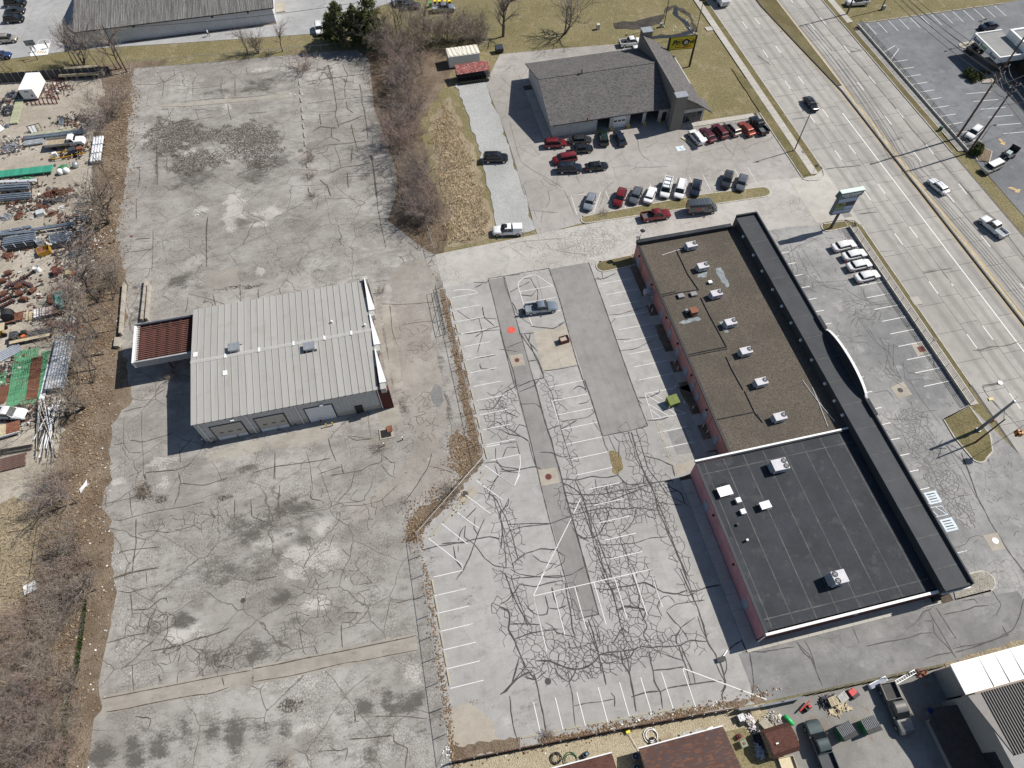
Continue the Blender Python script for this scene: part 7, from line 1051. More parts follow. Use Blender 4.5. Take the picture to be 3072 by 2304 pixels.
MB().prism([(-.5,-1),(.4,-1.2),(.6,.6),(-.4,.9)],0,.7).ob('concrete_block', RAMP, None, 'broken concrete block at the end of the ramp wall', 'block', loc=q('01', 985,1270))
c = q('21', 530,1255); pb = thing('planter_box', 'small open brown box full of rubbish on the tan slab', 'box', (c.x, c.y, .03),.1)
for a in ((-.8,.8,-.55,-.48),(-.8,.8,.48,.55),(-.8,-.73,-.48,.48),(.73,.8,-.48,.48)): MB().box(*a, 0,.9).ob('side', RUSTD, pb)
MB().box(-.73,.73,-.48,.48,0,.6).ob('fill', plain('mixed rubbish', (.38,.33,.28),.9,.6,6), pb)
c = q('12', 1115,440); gp = thing('utility_pit', 'open pit with rusty hatch at the building corner', 'pit', (c.x, c.y, .03)); MB().box(-1.3,.9,-1.0,.9,0,.12).ob('rim', C_TAN, gp); MB().box(-1.1,.5,-.8,.6,.12,.13).ob('opening', INK, gp); MB().obox((.4,.5,.3),(.9,1.1,.08),.1,-.15).ob('hatch', rust_u, gp)
for t, x, y, m_, lb in (('12', 1087,548,'r', 'red and white post at the pit island, left one'),('12', 1240,498,'r', 'red and white post at the pit island, right one'),('12', 612,388,'y', 'short yellow post by the workshop apron, left one'),('12', 662,376,'y', 'short yellow post by the workshop apron, right one'),('02', 1690,515,'r', 'red bollard at the west corner of the metal building'),('02', 1780,520,'r', 'red bollard left of the first beige garage door'),('02', 1980,470,'r', 'red bollard right of the first beige garage door'),('12', 215,415,'r', 'red bollard right of the second beige garage door'),('12', 355,375,'r', 'red bollard left of the white garage door'),('12', 560,345,'r', 'red bollard right of the white garage door'),('11', 1035,850,'y', 'yellow post at the northeast corner of the metal building')):
    o = thing('guard_post', lb, 'bollard', q(t, x, y),0,'guard posts'); MB().cyl((0,0,0),(0,0,.8),.09, n=10).ob('post', RUSTD if m_ == 'r' else plain('yellow bollard paint', 0), o); MB().cyl((0,0,.8),(0,0,1.0),.09, n=10).ob('top', WHITEM if m_ == 'r' else plain('yellow bollard paint', 0), o)
for i, (t, x, y) in enumerate((('22', 1450,70),('22', 1320,105),('22', 1520,205),('22', 1595,240),('22', 1400,235),('22', 1680,390),('22', 1715,435),('21', 1235,970),('21', 1258,1010),('21', 1445,1435),('21', 1470,1490))): MB().cyl((0,0,0),(0,0,.95),.08, n=10).ob('bollard', plain('off-white post', (.62,.60,.56),.7,.1), None, 'off-white bollard by the pink rear wall, %s from the olive dumpster end' % ORD[i],'bollard', 'bollards behind the shops', loc=q(t, x, y))
sg2 = thing('fallen_sign', 'small pole sign lying at the lower corner of the shops', 'sign', q('23', 1830,760).xy.to_3d()); MB().box(-.6,.6,-.3,.3,.3,.38).ob('panel', DKSTEEL, sg2); MB().beam((.3,.2,.3),(1.3,.9,.1),.08,.08).ob('post', GALV, sg2)
MB().box(-.35,.35,-.35,.35,0,1.2).ob('utility_box', plain('pale utility box', (.55,.56,.52),.7,.1), None, 'pale utility box standing on the north lawn', 'utility box', loc=q('20', 812,240)); MB().cyl((0,0,0),(0,0,.9),.35, n=12).ob('barrel', plain('pale green drum', (.35,.42,.36),.6), None, 'pale drum at the foot of the ditch pole', 'drum', loc=q('20', 1335,222)); MB().box(-.4,.4,-.3,.3,0,1.0).ob('utility_box', plain('grey utility box', (.3,.36,.38),.7,.1), None, 'grey utility box by the dark pole on the grass strip', 'utility box', loc=q('30', 1040,78))
MB().box(-.3,.3,-.25,.25,0,1.1).ob('utility_box', plain('green utility box', (.05,.11,.08),.7,.1), None, 'green utility box at the far kerb', 'utility box', loc=q('30', 1510,1085)); sp = thing('sign_post', 'small roadside sign on a thin post near the far pavement', 'sign', q('30', 460,1440)); MB().cyl((0,0,0),(0,0,2.3),.04, n=6).ob('post', GALV, sp); MB().box(-.3,.3,-.03,.03,1.7,2.3).ob('plate', DKSTEEL, sp)
rk = thing('flag_stake', 'yellow marker on the pebbles beside the board fence', 'marker', q('B2', 1785,780)); MB().box(-.25,.25,-.2,.2,0,.35).ob('box', plain('bright yellow plastic', (.75,.70,.05),.6), rk); MB().cyl((0,0,.2),(1.0,-3.4,.12),.03, n=5).ob('hose', WHITEM, rk)
sg3 = thing('parking_curb', 'yellow-edged ramp kerb beside the white SUV with raised tailgate', 'kerb', q('20', 1565,1180).xy.to_3d(), radians(-63)); MB().box(-2.0,2.0,-.25,.25,0,.15).ob('block', KERB, sg3); MB().box(-2.0,2.0,-.3,-.18,.15,.17).ob('stripe', plain('yellow kerb paint', (.6,.5,.12),.7,.2), sg3)
# ================================================================ TREES, SHRUBS, DRY GRASS
def tree_kit(seed, h, r0, stems=1, spread=.5, kids=(7,6,5), ratio=(.55,.5,.45), lean=.12, droop=0, bare_to=.35, tw=.011, trunkmat=None):
    rd = random.Random(seed); T_, C_ = MB(), MB()
    def limb(p, d, L, r, lev):
        n = 3; pts = [p]; rad = [r]
        for i in range(n):
            d = (d + Vector((rd.gauss(0,.16), rd.gauss(0,.16), rd.gauss(.03 - droop * lev, .10)))).normalized(); pts.append(pts[-1] + d * L / n); rad.append(max(tw, r * (1 - .8*(i + 1) / n)))
        m = T_ if lev <= (0 if stems > 3 else 1) else C_
        for i in range(n): m.cyl(pts[i], pts[i + 1], rad[i], rad[i + 1],5 if lev < 2 and stems < 4 else 3, False)
        if lev < len(kids):
            for k in range(kids[lev]):
                u = bare_to + (1 - bare_to)*(k + rd.random()) / kids[lev] if lev == 0 else .25+.75*(k + rd.random()) / kids[lev]; j = min(int(u * n), n - 1); q_ = pts[j].lerp(pts[j + 1], u * n - j)
                a = rd.uniform(0,2 * pi); o = d.orthogonal().normalized(); o = (Matrix.Rotation(a, 3, d) @ o); nd = (d * rd.uniform(.55,1.0) + o * rd.uniform(.5,1.0) + Vector((0,0,.12))).normalized()
                limb(q_, nd, L * ratio[lev] * rd.uniform(.7,1.2), max(tw, r * (.5 if lev == 0 else .42)), lev + 1)
    for s_ in range(stems):
        a = rd.uniform(0,2 * pi); sp = spread * math.sqrt(rd.random()) if stems > 1 else lean * rd.random(); limb(Vector((cos(a)*.25 * sp * stems ** .3, sin(a)*.25 * sp * stems ** .3,-.05)), Vector((cos(a) * sp, sin(a) * sp, 1)).normalized(), h * rd.uniform(.65,1.0) if stems > 1 else h * .8, r0*(rd.uniform(.5,1) if stems > 1 else 1),0)
    k = Kit(); k.part('trunk' if stems < 4 else 'stems', T_, trunkmat or BARK); k.part('crown', C_, 'twig'); return k
DEF['twig'] = TWIG
TK = [tree_kit(11,9,.16), tree_kit(12,9,.14, kids=(8,5,5), bare_to=.45), tree_kit(13,8,.13, stems=2, spread=.35, kids=(7,5,5))]
BIG = [tree_kit(21,9,.24, kids=(9,7,6), ratio=(.62,.55,.45), bare_to=.25), tree_kit(22,8,.22, stems=3, spread=.6, kids=(8,6,6), ratio=(.6,.5,.45), bare_to=.2)]
SK = [tree_kit(31 + i, 6,.045, stems=17, spread=.8, kids=(7,6,3), ratio=(.42,.42,.5), bare_to=.2, tw=.010) for i in range(4)]
BK_ = [tree_kit(41 + i, 2.6,.03, stems=26, spread=1.0, kids=(6,4), ratio=(.4,.4), bare_to=.15, tw=.009) for i in range(2)]
def tree(kits, i, loc, h, label, cat='tree', group=None, twig=None, base=9.0, name=None, wide=1.0):
    s_ = h / base; return kits[i % len(kits)].place(name or ('bare_tree' if cat == 'tree' else 'bare_shrub'), label, cat, (loc.x, loc.y, 0), random.uniform(0,6.28), group, dict(twig=twig or TWIG),(s_ * wide, s_ * wide, s_))
gA = 'bare shrubs of the central hedge'; i = 0
for (x, y, h, w) in ((1178,178,7,1),(1205,215,7,1.1),(1225,262,6.5,1),(1208,300,7.5,1.1),(1240,330,6.5,1),(1215,372,7.5,1.1),(1205,410,6,1),(1212,455,8,1.2),(1255,520,6,1),(1268,575,7.5,1.1),(1285,625,7,1.1),(1262,655,6.5,1.1),(1296,668,5.5,1.0),(1195,248,5,1),(1222,420,5,1.1),(1250,600,5,1)):
    tree(SK, i, G(x, y), h * .92,'bare purple-brown shrub in the central hedge, %s from the top' % ORD[i],'shrub', gA, (TWIG, TWIGR, TWIG)[i % 3],6.0, wide=w); i += 1
gB = 'bare thicket at the top'; j = 0
for (x, y, h) in ((1150,150,7),(1180,130,8),(1255,118,6),(1290,128,6.5),(1325,118,6),(1350,130,6),(1385,125,6.5),(1415,120,6),(1440,128,6),(1240,160,5)):
    tree(SK, j + 1, G(x, y), h, 'bare brown shrub in the thicket north of the white container, %s from the left' % ORD[j],'shrub', gB, (TWIG, TWIGB)[j % 2],6.0, wide=1.1); j += 1
for (t, x, y, h, kk, lb) in (('10', 1245,345,9, TK, 'slim bare tree right of the transformer pole'),('10', 1420,320,9.5, TK, 'slim bare tree in the thicket at the top'),('10', 1610,320,8, TK, 'bare tree above the white container'),('10', 2070,300,10, BIG, 'big spreading bare tree above the black dumpster'),('20', 30,300,10, BIG, 'brown-crowned bare tree at the lawn edge behind the dumpster'),('20', 535,278,10.5, BIG, 'lone bare tree standing on the north lawn'),('10', 720,380,6, TK, 'bare tree under the left evergreen'),('10', 1400,615,5.5, TK, 'thin bare sapling left of the red shelter'),
    ('00', 2055,442,5.5, BIG, 'bare tree by the north fence, left of three'),('00', 2145,442,5.2, BIG, 'bare tree by the north fence, middle of three'),('10', 245,425,6, BIG, 'bare tree by the north fence, right of three'),('10', 42,440,5, BIG, 'short bare tree left of the rightmost fence tree'),
    ('L4', 1240,1085,9, TK, 'bare tree above the panel fence, left of the leaning trio'),('L4', 1325,1085,9, TK, 'bare tree above the panel fence, middle of the leaning trio'),('L4', 1390,1080,9.5, BIG, 'bare tree above the panel fence, right of the leaning trio'),('L4', 1610,1062,7, TK, 'bare tree near the warehouse corner'),('L4', 1935,1145,9, TK, 'bare tree left of the weathered wooden pole'),('L4', 2020,1135,9, BIG, 'bare tree touching the weathered wooden pole'),('L4', 75,1175,6, TK, 'thick dark tree at the left end of the panel fence'),('L4', 210,1170,5.5, TK, 'thin dark tree at the left end of the panel fence'),('L4', 1830,1240,5, TK, 'crooked bare tree at the right end of the panel fence'),('L4', 1290,700,4.5, TK, 'bare tree in front of the white SUV by the warehouse')):
    tree(kk, random.randrange(3), q(t, x, y), h, lb, group='bare trees in the north', twig=TWIGB if 'north fence' in lb or 'warehouse' in lb else TWIG)
tree(BK_, 0, q('10', 390,595),4.5,'dense bare bush on the north edge of the vacant lot', 'bush', None, TWIGR, 2.6,'bare_bush')
gC = 'bare trees along the scrap yard fence'
for jj, (t, x, y, h, kk, lb) in enumerate((('L0', 1800,850,8, SK, 'huge many-stemmed bare bush at the scrap yard corner'),('L1', 1880,535,9, TK, 'slim leaning tree beside the white bags'),('L1', 1880,880,8.5, TK, 'dark leaning tree next to the thickest trunk'),('L1', 1800,1040,11.5, BIG, 'thickest bare tree by the scrap yard fence'),('L2', 1640,810,11, BIG, 'tall dark tree left of the ramp walls, upper one'),('L2', 1865,780,8, TK, 'dark tree between the tall tree and ramp wall'),('L2', 1970,660,6, TK, 'thin sapling nearest the ramp wall'),('L2', 1660,1085,8, TK, 'grey tree left of the lower ramp wall'),('L2', 1660,1365,9.5, TK, 'tall tree level with the canopy corner'),('L2', 1635,1395,8.5, TK, 'tree close behind the one level with the canopy corner'),('L2', 1940,1265,5.5, TK, 'thin sapling beside the broken concrete block'),('L3', 1740,240,9.5, TK, 'pale trunk tree beside the canopy shadow'),('L3', 1600,485,7, TK, 'crooked tree above the forked one'),('L3', 1590,610,6, TK, 'short tree beside the grey pipe pile'),('L3', 1540,725,9, TK, 'pale leaning tree over the grey pipe pile'),('L3', 1425,1120,8, BIG, 'forked dark tree over the pole heap'),('02', 640,1020,7, BIG, 'bare tree beside the white sheet debris'),('02', 660,1500,7.5, TK, 'pale bare tree with bent trunk'),('03', 805,180,5.5, BIG, 'low bare tree near the lot edge'),('03', 650,1000,8, TK, 'pale-trunked leaning tree in the lower brush'),('03', 435,1425,7, TK, 'pale thin tree in the lowest brush'))):
    tree(kk, jj, q(t, x, y), h * (.9 if kk is SK else 1), lb, 'tree' if kk is not SK else 'bush', gC, TWIGB if jj % 2 else TWIG, 6.0 if kk is SK else 9.0, wide=1.35 if kk is SK else 1)
gD = 'bare brush at the lower left'; jj = 0; nA = nB = 0
for (t, x, y, h) in (('L1', 1480,1500,3),('L2', 1780,330,4),('L2', 1850,480,3),('L2', 1250,720,4),('L0', 1600,1050,3.5),('02', 540,800,4),('02', 520,1000,4.2),('02', 600,1350,3.5),('02', 760,1560,3),('02', 660,1640,3.5),('03', 560,180,4),('03', 640,300,3.5),('03', 300,450,4.2),('03', 540,480,4),('03', 430,640,4.4),('03', 200,680,4),('03', 330,860,4.4),('03', 150,1000,4.2),('03', 420,1060,4.4),('03', 250,1220,4.4),('03', 430,1360,4.2),('03', 100,1380,4.2),('03', 280,1520,4.4),('03', 60,1600,4.2),('03', 430,1620,4),('03', 620,900,2.6),('03', 640,1230,2.4),('03', 600,1500,2.4)):
    tree(SK if h > 3.9 else BK_, jj, q(t, x, y), h, ('reddish-grey bare shrub in the lower left brush, %s from the top' % ORD[nA]) if t == '03' else ('small bare shrub along the scrap yard fence, %s from the top' % ORD[nB]),'shrub', gD if t == '03' else 'small shrubs along the scrap yard fence', (TWIGR, TWIG, TWIGB)[jj % 3],6.0 if h > 3.9 else 2.6, wide=1.25); jj += 1; nA += t == '03'; nB += t != '03'
for (t, x, y, h, lb) in (('02', 1200,920,1.3,'scrubby weed clump on the vacant lot'),('12', 1060,560,1.4,'dry weed clump beside the pit island'),('12', 1660,930,2.0,'dark dry shrub against the slanted fence'),('B2', 440,860,1.2,'brown dry bush at the board fence'),('13', 250,1600,1.4,'dry tuft at the bottom edge of the vacant lot'),('01', 1440,1540,1.7,'straw-coloured weed in the canopy shadow'),('10', 460,1330,1.6,'brown weed on the bumper line, upper one'),('10', 470,1470,1.4,'brown weed on the bumper line, lower one'),('11', 490,60,1.2,'brown weed at the end of the bumper line'),('21', 855,205,1.2,'small dark bush at the tip of the grass island'),('11', 1060,840,1.2,'dry weed at the yellow corner post')): tree(BK_, len(lb), q(t, x, y), h, lb, 'weed', 'dry weeds', TWIGR if 'brown' in lb else TWIGB, 2.6,'dry_weed', 1.2)
# evergreens
def conifer(seed, h, r):
    rd = random.Random(seed); T_, C_ = MB(), MB(); T_.cyl((0,0,0),(0,0, h * .95),.16,.03,8)
    for b in range(110):
        z = h * (.12+.86*(b / 110)); L = r * (1 - (z / h) ** 2.6) * rd.uniform(.3,1.15)+.15; a = rd.uniform(0,6.28); d = Vector((cos(a), sin(a), rd.uniform(-.1,.35))).normalized(); T_.cyl((0,0, z), Vector((0,0, z)) + d * L, .03,.01,3, False)
        for c in range(int(14 + L * 20)):
            p = Vector((0,0, z)) + d * L * (.25+.78 * rd.random()) + Vector((rd.gauss(0,.2), rd.gauss(0,.2), rd.gauss(0,.16))); s_ = rd.uniform(.10,.26)
            for w in range(2): u = Vector((rd.gauss(0,1), rd.gauss(0,1), rd.gauss(0,.5))).normalized() * s_; v = u.cross(Vector((rd.gauss(0,1), rd.gauss(0,1), rd.gauss(0,1)))).normalized() * s_ * .5; C_.add([p - u, p + v, p + u, p - v],[(0,1,2,3)])
    t = NT('evergreen needles %d' % seed); v = t.obj(); c = t.mix(t.step(t.noise(v, .8,3),.4,.62),(.07,.09,.035),(.16,.165,.06)); c = t.mix(t.math('MULTIPLY', t.step(t.noise(v, .5,2),.56,.66),.7), c, (.22,.165,.06)); m = t.done(c, .8, spec=.2)
    k = Kit(); k.part('trunk', T_, BARK); k.part('crown', C_, m); return k
for sd_, (t, x, y, h, r_, lb) in enumerate((('10', 745,375,10.5,4.0,'left evergreen tree with two tops beside the white SUV'),('10', 880,370,9.5,3.4,'middle yellowish evergreen tree between two taller ones'),('10', 1005,385,12.5,4.2,'tallest evergreen tree beside the transformer pole'),('10', 660,340,6.5,2.6,'short evergreen nearest the white SUV'),('10', 930,350,7.5,2.8,'low yellowish evergreen filling the gap before the tallest'))): c = q(t, x, y); conifer(50 + sd_, h, r_).place('evergreen_tree', lb, 'tree', (c.x, c.y, 0), sd_ * 2.0,'evergreens')
for i_, (t, x, y) in enumerate((('30', 1830,1240),('30', 1810,1270),('30', 1745,615),('30', 1790,655),('30', 1840,635))): c = q(t, x, y, .3); conifer(60,1.3,.8).place('low_shrub', ('yellow-green low shrub on the corner island, upper', 'yellow-green low shrub on the corner island, lower', 'dark low shrub on the bank island, left', 'dark low shrub on the bank island, middle', 'dark low shrub on the bank island, right')[i_],'shrub', (c.x, c.y, .1), i_, 'low island shrubs')
# blades, leaves and litter nobody could count
def blades(name, poly, n, hmin, hmax, mat, label, cat, seed, w=.05, lean=.5, parent=None, z=0):
    rd = random.Random(seed); xs = [p[0] for p in poly]; ys = [p[1] for p in poly]; m = MB(); k = 0
    while k < n:
        x, y = rd.uniform(min(xs), max(xs)), rd.uniform(min(ys), max(ys))
        if not inpoly(x, y, poly): continue
        h = rd.uniform(hmin, hmax); a = rd.uniform(0,6.28); l_ = rd.gauss(0, lean) * h; b = rd.uniform(0,6.28); dx, dy = cos(a) * w, sin(a) * w; m.add([(x - dx, y - dy, z),(x + dx, y + dy, z),(x + cos(b) * l_, y + sin(b) * l_, z + h)],[(0,1,2)]); k += 1
    return m.ob(name, mat, parent, label, cat, None, 'stuff')
REED = plain('dry reed', (.54,.43,.28),.95,.35,.6); DRYL = plain('brown leaf', (.21,.14,.085),.95,.45,2); PALEL = plain('tan leaf', (.36,.29,.20),.95,.3,2)
blades('reeds', rough([(8.5,90.2),(16.5,90.2),(17.4,100),(17.2,118),(15.8,132),(11,126),(9.6,112),(10.4,98)],1.5,.6,77),4500,.25,.8, REED, 'flattened tan reeds between hedge and gravel strip', 'reeds', 1,.06,.8)
blades('meadow_grass', [(-75,0),(-58,0),(-59,30),(-60,52),(-80,55),(-82,20)],7000,.25,.8, plain('dull meadow straw', (.40,.325,.225),.95,.4,.5),'tall straw-coloured grass at the lower left', 'grass', 2,.06,.7)
def flat_bits(name, regions, n, smin, smax, mat, label, cat, seed, zz_=.05, tilt=.5):
    rd = random.Random(seed); m = MB()
    for _ in range(n):
        (cx, cy, rx_, ry_) = rd.choice(regions); x, y = cx + rd.gauss(0, rx_), cy + rd.gauss(0, ry_); s_ = rd.uniform(smin, smax); a = rd.uniform(0,6.28); u = Vector((cos(a), sin(a), rd.uniform(-tilt, tilt))) * s_; v = Vector((-sin(a), cos(a), rd.uniform(-tilt, tilt))) * s_ * rd.uniform(.4,.9); p = Vector((x, y, zz_ + rd.random()*.04 + s_ * .3)); m.add([p - u - v, p + u - v * .6, p + u * .7 + v, p - u + v],[(0,1,2,3)])
    return m.ob(name, mat, None, label, cat, None, 'stuff')
strip = [(-54.5+.6 * sin(y), y, 2.0,3) for y in range(6,158,4)]
flat_bits('fallen_leaves', strip, 5200,.06,.17, DRYL, 'brown fallen leaves along the vacant lot edge', 'leaves', 3); flat_bits('fallen_leaves', strip, 3200,.05,.14, PALEL, 'pale dry leaves along the vacant lot edge', 'leaves', 4)
edge = [(p.x - .8, p.y, 1.3,2.2) for p in LE] + [(*q('03', 800,400)[:2],1,5),(*q('03', 780,700)[:2],1,5)]
flat_bits('litter', edge, 110,.04,.13, WHITEM, 'white scraps of litter along the vacant lot edge', 'litter', 5); flat_bits('litter', [(*q('L4', 2150,1180)[:2],1.4,.8),(*q('L1', 1620,1320)[:2],1.0,.9),(*q('01', 1680,170)[:2],.8,.7),(*q('10', 390,785)[:2],1.2,.5),(*q('13', 1630,1550)[:2],.5,.8),(*q('20', 1590,200)[:2],2.0,2.5),(*q('20', 1520,240)[:2],2.5,1),(20,4.6,8,.3)],300,.03,.12, WHITEM, 'white scraps of litter scattered in heaps', 'litter', 6)
dr = [(*q('12', 1740,560)[:2],1.1,1.5),(*q('12', 1700,700)[:2],.9,1.2),(*q('12', 1580,980)[:2],1.6,1.2),(*q('12', 1340,1230)[:2],.8,1.6),(5.0,50,.4,3),(5.2,60,.4,5),(5.2,72,.4,5),(10,5.1,6,.3),(24,4.3,6,.3),(-5.9,10,.3,5),(-5.8,25,.3,6)]
flat_bits('fallen_leaves', dr, 2600,.05,.15, DRYL, 'brown leaf drifts along the car park fences', 'leaves', 7); flat_bits('fallen_leaves', dr, 1300,.05,.12, PALEL, 'pale leaf drifts along the car park fences', 'leaves', 8)
hedge = [(G(x, y).x, G(x, y).y, 2.2,3) for x, y in ((1200,200),(1215,280),(1215,360),(1215,450),(1270,560),(1285,640),(1300,130),(1400,130))]
blades('undergrowth', [(-3,152),(14,150),(9,128),(8,110),(10,97),(7,88),(2,90),(0,105),(1,120),(0,135)],6000,.3,1.1, plain('brown undergrowth', (.22,.16,.11),.95,.4,1),'brown undergrowth below the central hedge', 'undergrowth', 9,.03,.6)
blades('undergrowth', [(-66,2),(-52,2),(-53,30),(-54,50),(-60,52),(-64,30)],5000,.3,1.1, plain('brown undergrowth', 0),'brown undergrowth below the lower left brush', 'undergrowth', 10,.025,.6)
gl_ = [q('03', x, y) for x, y in ((500,1659),(510,1500),(540,1400),(520,1200),(530,1100),(580,1000),(620,850),(650,650),(690,400),(700,250),(720,260),(710,420),(680,650),(650,860),(600,1010),(560,1120),(565,1250),(570,1400),(560,1510),(545,1659))]
blades('ivy', [(p.x, p.y) for p in gl_],5000,.15,.5, plain('dark ivy', (.045,.075,.02),.8,.5,1),'strip of dark green ivy in the lower left ditch', 'ivy', 12,.07,.5)
YD = [(*q('L1', x, y)[:2],3.5,1.6) for x, y in ((900,600),(400,800),(1300,900),(300,1400),(1000,1350),(1250,1500),(200,500))] + [(*q('L2', x, y)[:2],2.5,1.8) for x, y in ((300,600),(1100,700),(900,1150),(1250,300))] + [(*q('L0', x, y)[:2],2.5,1.5) for x, y in ((150,600),(900,400),(1250,900),(1300,1400),(200,1350))] + [(*q('L3', x, y)[:2],2,1.5) for x, y in ((150,450),(450,1150),(700,1200))]
for nn_, sd2, m2_, lb2 in ((1700,21, plain('dark yard debris', (.085,.075,.07),.85,.6,.3),'dark scraps strewn over the scrap yard'),(900,22, RUST, 'rusty scraps strewn over the scrap yard'),(600,23, plain('pale yard debris', (.45,.44,.42),.8,.4,.3),'pale scraps strewn over the scrap yard')): flat_bits('yard_debris', YD, nn_, .08,.38, m2_, lb2,'scrap', sd2,.03,.8)
# ================================================================ SCRAP YARD AND BACK YARD CLUTTER
STEELB = plain('blue-grey steel', (.20,.235,.28),.5,.2, metal=.3); GREYP = plain('weathered grey pipe', (.34,.36,.385),.55,.3,1.2); GREENR = plain('green coated bar', (.10,.29,.155),.75,.3); TEALP = plain('teal plastic pipe', (.12,.42,.36),.6,.2); PIPEW = plain('white pipe', (.66,.68,.72),.5,.08); DARKJ = plain('dark scrap', (.04,.045,.055),.7,.4,2)
YELW = plain('machine yellow', (.46,.26,.025),.6,.25,2, wear=((.16,.07,.03),.3)); TANP = plain('pallet timber', (.50,.42,.28),.85,.2,3)
def bundle(label, cat, a, b, n, r_, mat, wide, rows=1, name='pipe_bundle', part='pipe', jit=.0, box=False, z0=.12, slant=0):
    """n pipes or bars lying from a to b, side by side over a width, in rows"""
    d = b - a; L = d.length; o = thing(name, label, cat, (a.x, a.y, 0), atan2(d.y, d.x)); m = MB()
    if box: m.box(0, L, -r_, r_, -r_, r_)
    else: m.cyl((0,0,0),(L, 0,0), r_, n=8)
    m = m.mesh(part); m.materials.append(mat)
    for k in range(n):
        w = k // rows; c = bpy.data.objects.new(part, m); COL.objects.link(c); c.parent = o; c.location = (random.uniform(-jit, jit)*3,-wide / 2 + wide * (w + .5) / max(1, n / rows)+(r_ if (k % rows) % 2 else 0), z0 + r_ + (k % rows) * r_ * 1.8); c.rotation_euler.z = random.uniform(-jit, jit)*.12
    for u in (.15,.85): MB().box(L * u - .05, L * u + .05,-wide / 2 - .1, wide / 2+.1,0, z0).ob('bearer', WOOD, o)
    return o
def heap(label, t, x, y, rx_, ry_, n, mat, h=.7, seed=0, name='scrap_heap', ln=(.4,1.6), th=.07):
    rd = random.Random(seed + int(x)); c = q(t, x, y); o = thing(name, label, 'scrap heap', (c.x, c.y, 0)); m = MB()
    for k in range(n):
        a, u = rd.uniform(0,6.28), math.sqrt(rd.random()); p = Vector((cos(a) * u * rx_, sin(a) * u * ry_, h * (1 - u) * rd.uniform(.3,1)+.08)); d = Vector((rd.gauss(0,1), rd.gauss(0,1), rd.gauss(0,.35))).normalized() * rd.uniform(*ln)
        if k % 3 == 0: m.obox(p, (abs(d.x)*.6+.1, abs(d.y)*.6+.1, th), a, rd.uniform(-.5,.5))
        else: m.beam(p - d / 2, p + d / 2, th, th)
    m.v = [(x_, y_, max(z_, .02)) for x_, y_, z_ in m.v]; m.ob('scrap', mat, o, kind='stuff'); return o
L = q
bundle('upper stack of long weathered timbers below the panel fence', 'timber', L('L0', 1110,125), L('L0', 1690,85),10,.12, WOOD, 1.3,2,'timber_stack', 'beam', .02, True, .9); bundle('lower stack of long weathered timbers below the panel fence', 'timber', L('L0', 1030,205), L('L0', 1690,165),12,.12, WOOD, 1.5,2,'timber_stack', 'beam', .02, True, .9)
bundle('pale greenish planks laid diagonally beside the dark scrap', 'timber', L('L0', 235,960), L('L0', 345,560),6,.12, plain('greenish plank', (.36,.37,.25),.85,.2),1.7,1,'timber_stack', 'plank', .02, True)
heap('pile of black scrap beside the greenish planks', 'L0', 140,740,1.5,2.0,90, DARKJ, 1.1); heap('pile of blue-black scrap near the white office box', 'L0', 220,470,1.6,1.2,60, plain('blue scrap', (.07,.085,.11),.6,.4),.7); heap('dark scrap sheets at the left edge of the yard', 'L0', 70,600,1.4,1.0,30, DARKJ, .6,2, ln=(.5,1.4)); heap('small ball of grey wire', 'L0', 135,985,.6,.5,40, STEELB, .6,3, ln=(.3,.7), th=.04)
def rack(label, t, pts, hgt, mat, nx=6, name='steel_rack'):
    A, B, C = (q(t, *p) for p in pts); o = thing(name, label, 'rack', A); u, v = B - A, C - A
    for k in range(nx + 1):
        p = u * (k / nx)
        for w in (0,1): MB().beam(p + v * w, p + v * w + Vector((0,0, hgt)),.09,.09).ob('upright', mat, o)
        MB().beam(p + Vector((0,0,.15)), p + v + Vector((0,0,.15)),.09,.09).ob('crossbar', mat, o)
    for w in (0,1): MB().beam(v * w + Vector((0,0,.2)), u + v * w + Vector((0,0,.2)),.1,.1).ob('rail', mat, o)
    return o
rack('dark red steel rack in front of the white office box', 'L0', ((540,640),(960,615),(500,540)),1.0, RUSTD, 6); rack('dark red steel rack right of the white office box, front', 'L0', ((800,520),(990,545),(730,330)),.9, RUSTD, 3); rack('dark red steel rack right of the white office box, rear', 'L0', ((930,400),(1110,370),(880,250)),.9, RUSTD, 3); rack('grey steel rack at the left edge below the trestles', 'L0', ((0,1470),(330,1400),(0,1300)),1.2, STEELB, 5); heap('grey steel offcuts in the rack at the left edge', 'L0', 200,1350,1.8,.9,60, GALV, .9,4)
for t, x, y, r_, lb in (('L0', 600,1060,.2,'trestle frame with white sheets, left one'),('L0', 1080,940,-.5,'trestle frame with white sheets, right one'),('L0', 30,1030,.9,'dark tilted trestle at the left edge')):
    c = q(t, x, y); o = thing('trestle', lb, 'trestle', c, r_, 'trestles')
    for k in range(4): MB().beam((-1.2 + k * .8,-.7,0),(-1.2 + k * .8,.2,1.3),.08,.08).ob('leg', DKSTEEL, o); MB().beam((-1.2 + k * .8,.7,0),(-1.2 + k * .8,.2,1.3),.08,.08).ob('leg', WOOD, o)
    MB().beam((-1.3,.2,1.3),(1.3,.2,1.3),.1,.1).ob('ridge_bar', DKSTEEL, o); MB().add([(-.9,-.68,.1),(.2,-.68,.1),(.2,.12,1.2),(-.9,.12,1.2)],[(0,1,2,3)]).ob('sheet', WHITEM, o)
bundle('two long blue-grey pipes behind the flatbed lorry', 'pipes', L('L0', 440,1210), L('L0', 1400,1100),2,.28, STEELB, 1.2); bundle('long greenish beam lying behind the blue-grey pipes', 'timber', L('L0', 470,1160), L('L0', 1260,1060),2,.15, plain('greenish plank', 0),.6,1,'timber_stack', 'beam', 0, True); bundle('three short blue-grey pipes left of the flatbed lorry', 'pipes', L('L0', 420,1300), L('L0', 730,1255),3,.25, GREYP, 1.5)
